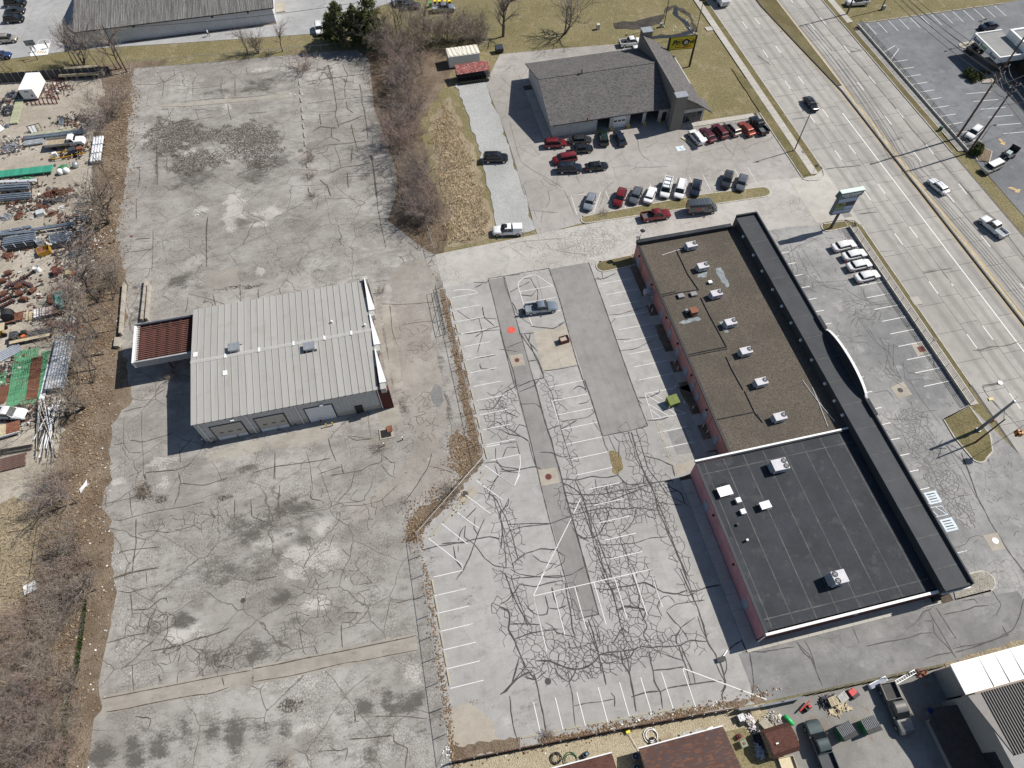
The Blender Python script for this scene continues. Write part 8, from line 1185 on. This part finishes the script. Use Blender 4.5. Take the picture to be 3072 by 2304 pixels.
for k in range(3): a = 1620 - k * 140; bundle('white pipes standing in rows below the red twigs, %s segment' % ('lower', 'middle', 'upper')[k],'pipes', L('L0', 1610 + k * 20, a), L('L0', 1625 + k * 20, a - 125),4,.24, PIPEW, 2.2,1, z0=.5)
c = q('L0', 1130,1480); o = thing('machine_trailer', 'yellow machine frame on a low trailer below the flatbed lorry', 'trailer', c, .12)
for y in (-.9,.9): MB().beam((-3.4, y * .3,.5),(-2.2, y, .5),.14,.16).ob('drawbar', YELW, o); MB().beam((-2.2, y, .5),(3.6, y, .5),.14,.18).ob('chassis_rail', YELW, o)
for x in (-2.2,-.6,1.0,2.6): MB().beam((x, -.9,.55),(x, .9,.55),.12,.14).ob('cross_member', YELW, o)
MB().box(-2.5,-1.7,-.3,.3,.6,1.4).ob('tool_box', WHITEM, o); MB().beam((-1.0,.8,.6),(.4,-.2,1.7),.18,.18).ob('boom', YELW, o); MB().obox((1.2,.2,.95),(1.6,1.2,.7),.2).ob('engine', DARKJ, o); MB().obox((2.8,.1,1.0),(1.0,.9,.6),.1).ob('counterweight', rust_u, o)
for s_ in (-1,1): MB().cyl((1.6, s_ * .95,.4),(1.6, s_ * 1.2,.4),.4, n=12).ob('wheel', TYRE, o)
bundle('long green bundle of plastic-wrapped bars along the left', 'bars', L('L1', -60,290), L('L1', 900,180),8,.16, plain('green wrapped bar', (.06,.33,.22),.5,.2),2.0,1, z0=.5, jit=.01); heap('tangle of green netting by the white bags', 'L1', 1050,120,1.1,.6,70, GREENR, .5,5, ln=(.3,.9), th=.035); heap('tangle of green netting under the green bundle', 'L1', 420,315,1.6,.4,50, GREENR, .3,6, ln=(.4,1.0), th=.03)
for x, y, lb, m_ in ((1020,225,'white bulk bag, left of the pair', WHITEM),(1120,205,'white bulk bag, right of the pair', WHITEM),(1270,110,'silver wrapped bulk bag beyond the white pair', GALV)):
    rd = random.Random(x); mm = MB(); mm.loft([[((.55+.1 * rd.random()) * s_ * cos(a),(.55+.1 * rd.random()) * s_ * sin(a), z) for a in np.linspace(0,2 * pi, 11)[:-1]] for z, s_ in ((0,.8),(.2,1.05),(.6,1.05),(.95,.8),(1.05,.3))]); mm.ob('bulk_bag', m_, None, lb, 'bag', 'bulk bags', loc=q('L1', x, y), smooth=70)
bundle('long white pipes at the left edge of the yard', 'pipes', L('L1', -60,425), L('L1', 645,395),2,.17, PIPEW, .7,1, z0=.7); rack('dark red rack below the long white pipes', 'L1', ((-40,500),(640,460),(-40,400)),.7, RUSTD, 4); heap('cream sheets stacked beside the green bundle', 'L1', 150,350,1.5,.5,20, plain('cream sheet', (.5,.43,.35),.8,.2),.6,7)
bundle('grey steel channels in the upper left rack', 'steel beams', L('L1', -40,540), L('L1', 530,500),4,.2, STEELB, 1.3,2,'beam_stack', 'beam', .01, True, .6); bundle('grey steel beams in the lower left rack', 'steel beams', L('L1', -40,690), L('L1', 540,640),6,.14, STEELB, 1.6,2,'beam_stack', 'beam', .02, True, .5); rack('timber-post rack holding the grey steel beams', 'L1', ((-40,740),(540,690),(-40,480)),1.5, POLEW, 3)
heap('rusty heap of scrap under the thickest tree', 'L1', 950,560,3.0,1.2,120, RUST, .9,8); heap('dark heap of bars below the rusty heap', 'L1', 900,700,3.2,.7,90, DARKJ, .6,9); heap('white and orange rubbish beside the rusty heap', 'L1', 1170,580,.9,.6,30, plain('pale rubbish', (.6,.5,.45),.8,.4),.5,10, ln=(.2,.6)); heap('rusted plates scattered on the ground', 'L1', 660,790,1.6,.7,40, RUST, .4,11); heap('stack of rusty curved plates', 'L1', 320,930,.8,1.1,40, RUST, .7,12, ln=(.6,1.2)); heap('small rusty bar stack', 'L1', 860,900,.8,.6,30, RUST, .5,13, ln=(.5,1.1)); heap('pale scrap with green hose', 'L1', 120,950,1.1,.9,36, GALV, .5,14); heap('small white debris on the dirt', 'L1', 1010,790,.7,.4,18, WHITEM, .3,15, ln=(.2,.7))
o = thing('crate', 'pale crate on the dirt left of the rusty bar stack', 'crate', q('L1', 690,900),.2); MB().box(-.7,.7,-.6,.6,.1,.75).ob('box', plain('pale wrap', (.5,.52,.54),.7,.2), o); MB().box(-.75,.75,-.65,.65,0,.1).ob('pallet', TANP, o)
for k, (a, b, lb) in enumerate((((-40,1275),(560,1160),'long grey beam on low trestles, left half'),((560,1215),(1280,1100),'long grey beam on low trestles, right half'),((-40,1300),(620,1235),'second grey beam below the long left beam'))): bundle(lb, 'steel beams', L('L1', *a), L('L1', *b),2,.15, STEELB, .7,1,'beam_stack', 'beam', 0, True, .7)
bundle('stack of grey channels in the white-post rack', 'steel beams', L('L1', 100,1420), L('L1', 620,1340),8,.16, STEELB, 1.9,2,'beam_stack', 'beam', .02, True, .5); bundle('lower stack of dark beams in the white-post rack', 'steel beams', L('L1', 150,1500), L('L1', 640,1420),6,.13, DKSTEEL, 1.3,2,'beam_stack', 'beam', .02, True, .2); bundle('grey beams under the bare branches', 'steel beams', L('L1', 840,1330), L('L1', 1200,1280),6,.12, STEELB, 2.2,1,'beam_stack', 'beam', .02, True); bundle('dark beams at the bottom of the beam racks', 'steel beams', L('L1', 880,1450), L('L1', 1200,1400),4,.12, DKSTEEL, 1.2,1,'beam_stack', 'beam', .02, True)
rack('white-post rack of the beam stacks', 'L1', ((120,1520),(640,1420),(70,1270)),1.5, PIPEW, 3); rack('white-post rack under the bare branches', 'L1', ((860,1380),(1180,1350),(800,1230)),1.2, PIPEW, 2)
for k in range(3): bundle('stack of dark and pale ladder frames by the fence, %s' % ('upper', 'middle', 'lower')[k],'steel frames', L('L1', 1300 + k * -10,800 + k * 105), L('L1', 1510,770 + k * 105),9,.05, STEELB if k != 1 else GALV, 1.6,3,'frame_stack', 'bar', .03, True, .5)
o = thing('yellow_skip', 'small open yellow steel bin with rusty inside', 'bin', q('L1', 760,1540),.25)
for a in ((-1.1,1.1,-.8,-.72),(-1.1,1.1,.72,.8),(-1.1,-1.02,-.72,.72),(1.02,1.1,-.72,.72)): MB().box(*a, .1,1.0).ob('side', YELW, o)
MB().box(-1.02,1.02,-.72,.72,.1,.18).ob('floor', rust_u, o); MB().box(-1.0,0,-.7,.7,.9,.98).ob('lid', rust_u, o)
heap('rusty sheets on a pallet below the beam racks', 'L1', 150,1600,1.3,.5,24, RUST, .5,16, ln=(.8,1.8)); MB().obox((0,0,.6),(1.0,.9,.9),.4).ob('metal_box', GALV, None, 'pale metal box tilted on the beam stack', 'box', loc=q('L1', 680,1400)); heap('mixed grey scrap behind the fence poles', 'L1', 1290,1540,1.2,1.0,70, plain('mixed grey scrap', (.2,.23,.25),.7,.5),.8,17); heap('rusty debris behind the fence', 'L1', 1330,1420,.8,1.0,40, RUST, .5,18)
# augers
for k, (x, y, a, n) in enumerate(((150,350,.3,1),(520,350,.75,0),(60,480,.2,1),(330,470,.5,0),(460,520,-.6,0),(330,570,.4,1),(80,690,.6,1),(340,690,.4,1),(120,770,.45,0),(420,780,-.3,1),(150,850,.5,0),(560,640,.8,1),(230,540,.1,0),(40,900,.6,0))):
    o = thing('drill_auger', 'rusty %s drill auger in the auger pile, %s from the top' % ('bucket' if n else 'screw', ORD[k]),'auger', q('L2', x, y), a, 'drill augers')
    if n: MB().cyl((-.5,0,.45),(.6,0,.5),.42, n=14).ob('bucket', RUST, o); MB().cyl((.6,0,.5),(1.2,0,.5),.1, n=8).ob('shaft', DKSTEEL, o)
    else:
        MB().cyl((-1.3,0,.35),(1.3,0,.35),.08, n=8).ob('shaft', RUST, o)
        for u in range(7): MB().cyl((-1.1 + u * .36,0,.35),(-1.06 + u * .36,0,.37),.33, n=12).ob('flight', RUSTD if u % 2 else DARKJ, o)
o = thing('drum', 'white open drum beside the augers', 'drum', q('L2', 640,290),0); MB().cyl((0,0,0),(0,0,1.0),.5, n=16, cap=False).ob('shell', WHITEM, o); MB().cyl((0,0,.7),(0,0,.72),.47, n=16).ob('fill', plain('pale fill', (.5,.52,.53),.7), o)
o = thing('red_machine', 'dark red steel machine part near the fence', 'machine', q('L2', 1000,320),.3); MB().box(-.9,-.2,-.8,.9,.3,1.1).ob('frame', RUSTD, o); MB().cyl((.3,-.3,.5),(.3,.3,.5),.5, n=14).ob('drum', RUSTD, o); MB().beam((-.5,.6,1.0),(1.1,1.0,1.3),.3,.2).ob('arm', RUST, o); MB().beam((0,-.8,.3),(0,-1.8,.1),.08,.08).ob('leg', GALV, o)
o = thing('valve_block', 'cream and black box beside a red valve', 'machine', q('L2', 1170,360),0); MB().box(-.5,.3,-.4,.5,0,.8).ob('box', plain('cream steel', (.5,.43,.22),.6), o); MB().obox((.8,-.1,.4),(.5,.7,.5),.4).ob('valve', plain('salmon red', (.5,.12,.07),.6), o); heap('stack of worn boards by the fence posts', 'L2', 1240,250,.6,1.0,24, plain('tan flange', (.3,.24,.18),.8,.3),.6,19, ln=(.5,1.0))
bundle('teal plastic pipes lying under the branches', 'pipes', L('L2', 1010,920), L('L2', 980,650),7,.13, TEALP, 1.4,1, jit=.05); bundle('rusty bars left of the teal pipes', 'bars', L('L2', 850,860), L('L2', 840,690),8,.05, RUST, 1.0)
o = thing('cable_reel_trailer', 'big black cable reel on a rusty trailer', 'trailer', q('L2', 230,1100),.12); MB().box(-1.4,1.8,-.8,.8,.45,.55).ob('deck', RUST, o)
for y in (-.85,.85): MB().beam((-1.4, y, .5),(2.0, y, .5),.14,.2).ob('side_beam', rust_u, o); MB().cyl((.2, y * 1.15,.35),(.2, y * 1.35,.35),.35, n=12).ob('wheel', TYRE, o)
MB().cyl((-.2,-.55,1.5),(-.2,.55,1.5),.95, n=22).ob('reel', BLACKP, o); MB().cyl((-.2,-.62,1.5),(-.2,-.55,1.5),1.02, n=22).ob('flange', DARKJ, o); MB().cyl((-.2,.55,1.5),(-.2,.62,1.5),1.02, n=22).ob('flange', DARKJ, o)
for k, (x, y, m_, lb) in enumerate(((650,1030, WHITEM, 'white block pallet, left of the strapped pallets'),(730,1010, plain('pale pink block', (.62,.55,.50),.8,.1),'pale pink block pallet, middle of the strapped pallets'),(850,990, plain('pink-grey slab', (.42,.33,.31),.8,.15),'pinkish slab pallet among the strapped pallets'),(950,970, plain('brown slab', (.26,.16,.13),.8,.2),'brown slab pallet, right of the strapped pallets'),(490,1050, TANP, 'empty plank deck beside the strapped pallets'))):
    o = thing('block_pallet', lb, 'pallet', q('L2', x, y),.1,'strapped pallets')
    for u in range(4): MB().box(-.5,.5,-.95 + u * .48,-.52 + u * .48,.15,.75 if k < 4 else .3).ob('block', m_, o)
    MB().box(-.55,.55,-1,1,0,.14).ob('pallet', TANP, o); MB().box(-.04,.04,-1.02,1.02,.14,.77 if k < 4 else .32).ob('strap', RUST, o)
o = thing('tool_trailer', 'flat trailer carrying rods, black boxes and a tan board', 'trailer', q('L2', 560,1390),.05); MB().box(-3.6,3.6,-1.0,1.0,.6,.72).ob('deck', POLEW, o); MB().box(-3.4,3.0,-1.15,-.55,.72,.80).ob('board', TANP, o); MB().box(-3.2,-2.0,-.3,.9,.72,1.5).ob('bin', DARKJ, o); MB().box(-1.5,-.6,.2,.9,.72,1.3).ob('tool_box', BLACKP, o); MB().obox((-1.2,-.1,.9),(.6,.4,.3),.4).ob('orange_bag', plain('orange plastic', (.75,.16,.03),.6), o)
for k in range(7): MB().cyl((-.4,-.4 + k * .18,.8),(3.5,-.45 + k * .18,.8),.04, n=6).ob('rod', DKSTEEL if k % 2 else GALV, o)
for x in (-1.5,1.6):
    for s_ in (-1,1): MB().cyl((x, s_ * .8,.35),(x, s_ * 1.02,.35),.35, n=12).ob('wheel', TYRE, o)
o = thing('skid_loader', 'orange machine with tan canopy cut by the left edge', 'machine', q('L2', 40,1330),.1); MB().box(-1.2,.4,-.8,.8,.4,1.3).ob('body', YELW, o); MB().box(-.6,1.2,-.9,.9,1.5,1.6).ob('canopy', TANP, o)
for x in (-.8,.6):
    for s_ in (-1,1): MB().cyl((x, s_ * .7,.45),(x, s_ * 1.0,.45),.45, n=12).ob('wheel', TYRE, o)
heap('brown scrap with pink boards by the fence foot', 'L2', 900,1180,1.6,.9,46, plain('brown mixed scrap', (.22,.15,.12),.8,.5),.6,20); heap('rusty hoops and dark scrap under the trees', 'L2', 1180,1220,1.2,.9,46, RUSTD, .6,21)
# bars, pipes, poles farther down
bundle('galvanised channels laid diagonally above the green bars', 'channels', L('L3', -60,330), L('L3', 350,130),6,.12, plain('pale galvanised channel', (.5,.53,.58),.45,.15, metal=.3),2.2,1,'channel_stack', 'channel', .02, True); bundle('wide bundle of green coated bars', 'bars', L('L3', 330,1090), L('L3', 460,170),26,.055, GREENR, 4.0,1,'bar_bundle', 'bar', .04); bundle('narrow bundle of green coated bars right of the rusty ones', 'bars', L('L3', 590,1060), L('L3', 770,190),9,.055, GREENR, 1.2,1,'bar_bundle', 'bar', .05); bundle('rusty brown bars between two green bundles', 'bars', L('L3', 540,1000), L('L3', 640,300),12,.06, RUST, 1.8,1,'bar_bundle', 'bar', .03, z0=.25); bundle('short green bars at the left edge', 'bars', L('L3', 30,760), L('L3', 50,540),8,.05, GREENR, 1.4,1,'bar_bundle', 'bar', .04); bundle('rusty bars at the left edge above the white pickup', 'bars', L('L3', 20,1050), L('L3', 110,740),12,.05, RUST, 1.5,1,'bar_bundle', 'bar', .09)
bundle('pale poles right of the green bars', 'poles', L('L3', 690,1050), L('L3', 840,420),4,.1, PIPEW, .9,1,'pole_bundle', 'pole', .04)
for k, (a, b, n, lb) in enumerate((((960,860),(1060,420),12,'large pile of weathered grey pipes, lower half'),((1060,420),(1150,-10),12,'large pile of weathered grey pipes, upper half'))): bundle(lb, 'pipes', L('L3', *a), L('L3', *b), n, .21, GREYP, 2.7,2, jit=.02, z0=.5)
rd = random.Random(77); o = thing('pole_heap', 'fanned heap of white and dark poles at the yard corner', 'poles', q('L3', 900,1350))
c0 = o.location.copy()
for k in range(30): a, b = q('L3', 640 + rd.random()*420,980 + rd.random()*240), q('02', 280 + rd.random()*220,500 + rd.random()*190); MB().cyl(a - c0 + Vector((0,0,.15 + rd.random()*.6)), b - c0 + Vector((0,0,.12 + rd.random()*.5)),.075, n=6).ob('pole', (PIPEW, DKSTEEL, plain('tan pole', (.42,.38,.31),.8,.2))[k % 3], o)
bundle('brown and white pipes at the left edge below the trailer', 'pipes', L('02', -20,720), L('02', 220,660),8,.14, plain('brown pipe', (.16,.10,.08),.7,.2),2.3,1, jit=.03); bundle('thin grey rods beside the brown pipes', 'bars', L('02', -20,610), L('02', 270,560),10,.04, DKSTEEL, 1.2,1,'bar_bundle', 'bar', .06)
o = thing('rusty_trailer', 'flat trailer with rust-brown rear deck below the white pickup', 'trailer', q('L3', 130,1530),.12); MB().box(-2.6,.2,-1.1,1.1,.7,.8).ob('deck', TANP, o); MB().box(.2,2.2,-1.1,1.1,.7,.82).ob('steel_deck', rust_u, o); MB().box(-2.6,2.2,-1.15,-1.05,.5,.9).ob('side_rail', WHITEM, o)
for s_ in (-1,1): MB().cyl((.8, s_ * .8,.38),(.8, s_ * 1.05,.38),.38, n=12).ob('wheel', TYRE, o)
for t, x, y, lb, m_, a in (('02', 380,875,'green square of sheet on the dry grass', plain('dull green sheet', (.10,.17,.13),.8),.9),('03', 250,165,'white-framed box lying in the brush', WHITEM, .3)): o = thing('debris', lb, 'debris', q(t, x, y), a); MB().box(-.8,.8,-.7,.7,.05,.15).ob('sheet', m_, o); MB().beam((-.8,.8,.1),(.6,1.2,.3),.15,.1).ob('strip', TANP, o)
o = thing('debris', 'crumpled white sheet in the leaf litter', 'debris', q('02', 700,890),.9); MB().add([(-1,-.3,.1),(-.2,-.4,.4),(.6,-.1,.1),(1.1,.4,.3),(.2,.4,.1),(-.6,.2,.35)],[(0,1,5),(1,4,5),(1,2,4),(2,3,4)]).ob('sheet', WHITEM, o); MB().beam((-1,.3,.1),(.8,-.4,.15),.08,.05).ob('batten', WHITEM, o)
# ---- back yard at the bottom right
def pallet(t, x, y, rz, lb, z=0, tilt=0, m_=None):
    o = thing('pallet', lb, 'pallet', q(t, x, y).xy.to_3d() + Vector((0,0, z)), rz, 'timber pallets'); o.rotation_euler.x = tilt
    for k in range(7): MB().box(-.6,.6,-.5 + k * .155,-.39 + k * .155,.1,.125).ob('slat', m_ or TANP, o)
    for k in range(3): MB().box(-.6 + k * .55,-.5 + k * .55,-.5,.55,0,.1).ob('stringer', m_ or TANP, o)
GRW = plain('grey pallet wood', (.46,.45,.42),.85,.2,3)
pallet('B0', 1840,560,.1,'yellowish pallet on the scrap stack by the low fence', .8,.2); pallet('B0', 1990,500,.35,'grey pallet on the scrap stack by the low fence', .9,.25, GRW); pallet('B0', 730,930,-1.1,'pale pallet leaning on the junk beside the shed', .5,.3, plain('pale pallet', (.6,.55,.45),.85,.1)); pallet('B0', 570,705,.1,'small pallet at the mesh-screened fence', .3,.4); pallet('23', 1540,1400,.2,'weathered pallet behind the blue-brown roof, left', .1,.1, GRW); pallet('23', 1640,1375,.2,'weathered pallet behind the blue-brown roof, right', .1,.1, GRW)
heap('white and pink household junk left of the shed', 'B0', 500,900,.5,.9,60, plain('white junk', (.66,.62,.62),.7,.25),.9,30, ln=(.2,.7), th=.09); heap('heap of mixed timber and foil beside the shed', 'B0', 880,820,1.0,.6,70, plain('mixed pale junk', (.5,.46,.4),.8,.5),.8,31, ln=(.3,1.0)); heap('blue and white junk along the shed side', 'B0', 640,1380,.5,.9,60, plain('blue-white junk', (.38,.44,.55),.7,.4),.8,32, ln=(.2,.7), th=.08); heap('dark junk under the pallets at the low fence', 'B0', 1780,560,1.2,.7,50, DARKJ, .9,33); heap('dark tools beside the junk row', 'B0', 620,1150,.35,1.1,40, DARKJ, .5,34); heap('boards and rubbish at the foot of the dumpsters', 'B0', 1980,690,1.6,.4,26, TANP, .3,35, ln=(.6,1.6)); heap('stored planks in the shade at the low fence', 'B1', 860,310,.8,.4,16, rust_u, .5,36, ln=(.5,1.2)); heap('dark heap beside the lean-to', 'B1', 1120,1060,.6,1.2,40, DARKJ, .7,37)
RDM = plain('bright red machine', (.50,.02,.02),.45,.15)
o = thing('snow_plough', 'red tiller with long red blade on the asphalt', 'machine', q('B0', 1390,640),.38); MB().beam((-1.0,0,.5),(.9,.1,.6),.14,.25).ob('blade', RDM, o); MB().obox((.1,-.35,.4),(.7,.5,.5)).ob('engine', BLACKP, o); MB().obox((.35,-.3,.75),(.35,.3,.25)).ob('hood', RDM, o)
for s_ in (-1,1): MB().cyl((.1 + s_ * .35,-.4,.25),(.1 + s_ * .5,-.4,.25),.25, n=10).ob('wheel', TYRE, o)
o = thing('red_machine', 'red and black mower behind the grey pallet', 'machine', q('33', 770,1035),.3); MB().obox((0,0,.6),(.9,.7,.5)).ob('hood', RDM, o); MB().obox((.2,-.5,.3),(1.0,.6,.4)).ob('deck', BLACKP, o)
o = thing('propane_tank', 'green cylinder tank lying beside the shed', 'tank', q('B0', 1130,870),-1.1); MB().loft([[(x, r_ * cos(a),.35 + r_ * sin(a)) for a in np.linspace(0,2 * pi, 13)[:-1]] for x, r_ in ((-.75,.1),(-.6,.28),(.6,.28),(.75,.1))]).ob('tank', plain('bright green tank', (.03,.42,.12),.4), o, smooth=60); MB().box(-.5,.5,-.2,.2,0,.1).ob('stand', DARKJ, o)
for x, y, lb in ((330,830,'grey metal box at the end of the junk row'),(370,1260,'grey-green board with rusty corner beside the shed')): o = thing('metal_box', lb, 'box', q('B0', x, y),.1); MB().box(-.4,.4,-.4,.4,.05,.8).ob('box', GALV if y < 1000 else plain('grey-green board', (.24,.27,.20),.8), o); MB().box(-.15,.15,-.15,.15,.8,.86).ob('cap', WHITEM if y < 1000 else rust_u, o)
MB().cyl((0,0,0),(0,0,.3),.38, n=16).ob('tyre', TYRE, None, 'black tyre below the grey metal box', 'tyre', loc=q('B0', 345,915)); o = thing('red_mower', 'small dark red machine on the lawn beside the roof', 'machine', q('B0', 310,1140),.4); MB().obox((0,0,.35),(.6,.5,.4)).ob('body', plain('dark red machine', (.22,.01,.015),.5), o); MB().obox((0,0,.6),(.3,.3,.15),.5).ob('cap', BLACKP, o)
o = thing('timber_cart', 'cart with pale plank deck at the bottom edge', 'cart', q('B0', 1100,1590),-.05); MB().box(-.9,.9,-.9,.7,.35,.45).ob('deck', plain('pale plank', (.62,.53,.36),.8,.1), o)
for a in ((-.95,.95,.7,.78),(.87,.95,-.9,.7)): MB().box(*a, .3,.75).ob('side', TANP, o)
o = thing('ladder', 'aluminium ladder lying along the low fence', 'ladder', q('33', 1195,918),.2)
for y in (-.2,.2): MB().beam((-2.0, y, .5),(2.0, y, .5),.06,.08).ob('stile', GALV, o)
for k in range(11): MB().beam((-1.9 + k * .38,-.2,.5),(-1.9 + k * .38,.2,.5),.04,.04).ob('rung', GALV, o)
o = thing('truck_box', 'long pale truck tool box lying at the low fence', 'box', q('33', 985,955),.18); MB().box(-1.3,1.3,-.3,.3,.1,.7).ob('box', WHITEM, o); MB().box(-1.25,1.2,-.28,.2,.7,.74).ob('lid', plain('blue-grey lid', (.2,.24,.3),.5), o)
o = thing('blue_tarp', 'blue tarp bundle in the shade of the lean-to', 'tarp', q('B1', 1030,850),2.2); mm = MB(); mm.loft([[(x, r_ * cos(a)*.7,.05 + r_ * abs(sin(a))) for a in np.linspace(0,2 * pi, 11)[:-1]] for x, r_ in ((-1.0,.2),(-.5,.55),(.3,.5),(1.0,.25))]); mm.ob('tarp', plain('blue tarp', (.02,.09,.42),.6,.3), o); MB().obox((0,.3,.6),(.5,.3,.2),.3).ob('white_bag', WHITEM, o)
# pebble yard things
for t, x, y, lb in (('B2', 1905,1190,'white condenser unit between the two roofs, upper'),('B2', 1925,1382,'white condenser unit between the two roofs, lower')): o = thing('condenser_unit', lb, 'air conditioner', q(t, x, y),.1,'condensers'); MB().box(-.4,.4,-.4,.4,0,.75).ob('cabinet', plain('dark louvre grey', (.20,.23,.28),.6), o); MB().cyl((0,0,.75),(0,0,.78),.33, n=16).ob('fan', BLACKP, o); MB().cyl((0,0,.78),(0,0,.80),.12, n=10).ob('hub', GALV, o)
def coil(lb, t, x, y, r_, n, mat, th):
    c = q(t, x, y); rd = random.Random(int(x)); pts = []
    for k in range(n * 14): a = k / 14*2 * pi; pts.append(Vector((r_ * (1+.25 * sin(a * .37 + k * .02)) * cos(a) + rd.gauss(0,.02), r_ * (1+.2 * cos(a * .29)) * sin(a),.06 + k * .004)))
    MB().tube(pts, th, 6).ob('hose', mat, None, lb, 'hose', loc=c)
coil('coiled white hose on the pebbles above the blue-brown roof', '23', 1250,1390,.75,2, WHITEM, .06); coil('black cable heap inside the white hose', '23', 1265,1440,.4,4, BLACKP, .05); coil('tangled black hose on the pebbles', 'B2', 600,1220,.55,4, BLACKP, .04); coil('green garden hose beside the red-brown roof', 'B2', 840,1250,.75,2, plain('green hose', (.03,.12,.05),.6),.045)
o = thing('pump', 'small dark pump with blue top on the pebbles', 'machine', q('B2', 1090,1165),.4); MB().obox((0,0,.3),(.8,.5,.5)).ob('body', DARKJ, o); MB().cyl((.1,0,.5),(.1,0,.8),.16, n=10).ob('motor', plain('pump blue', (.15,.26,.38),.5), o); o = thing('plywood', 'brown plywood sheet leaning behind the blue-brown roof', 'board', q('23', 1390,1425),.3); MB().box(-.8,.8,-.5,.5,.1,.14).ob('sheet', plain('brown plywood', (.30,.24,.16),.8,.2), o); MB().box(-.7,.7,.5,.56,0,.1).ob('batten', TANP, o)
o = thing('white_downpipe', 'long white pipe laid along the roof edge', 'pipe', q('23', 1600,1405),.18); MB().cyl((-2.6,0,.3),(2.6,0,.3),.08, n=8).ob('pipe', WHITEM, o); MB().box(2.0,2.8,-.15,.15,.2,.45).ob('end_box', WHITEM, o)
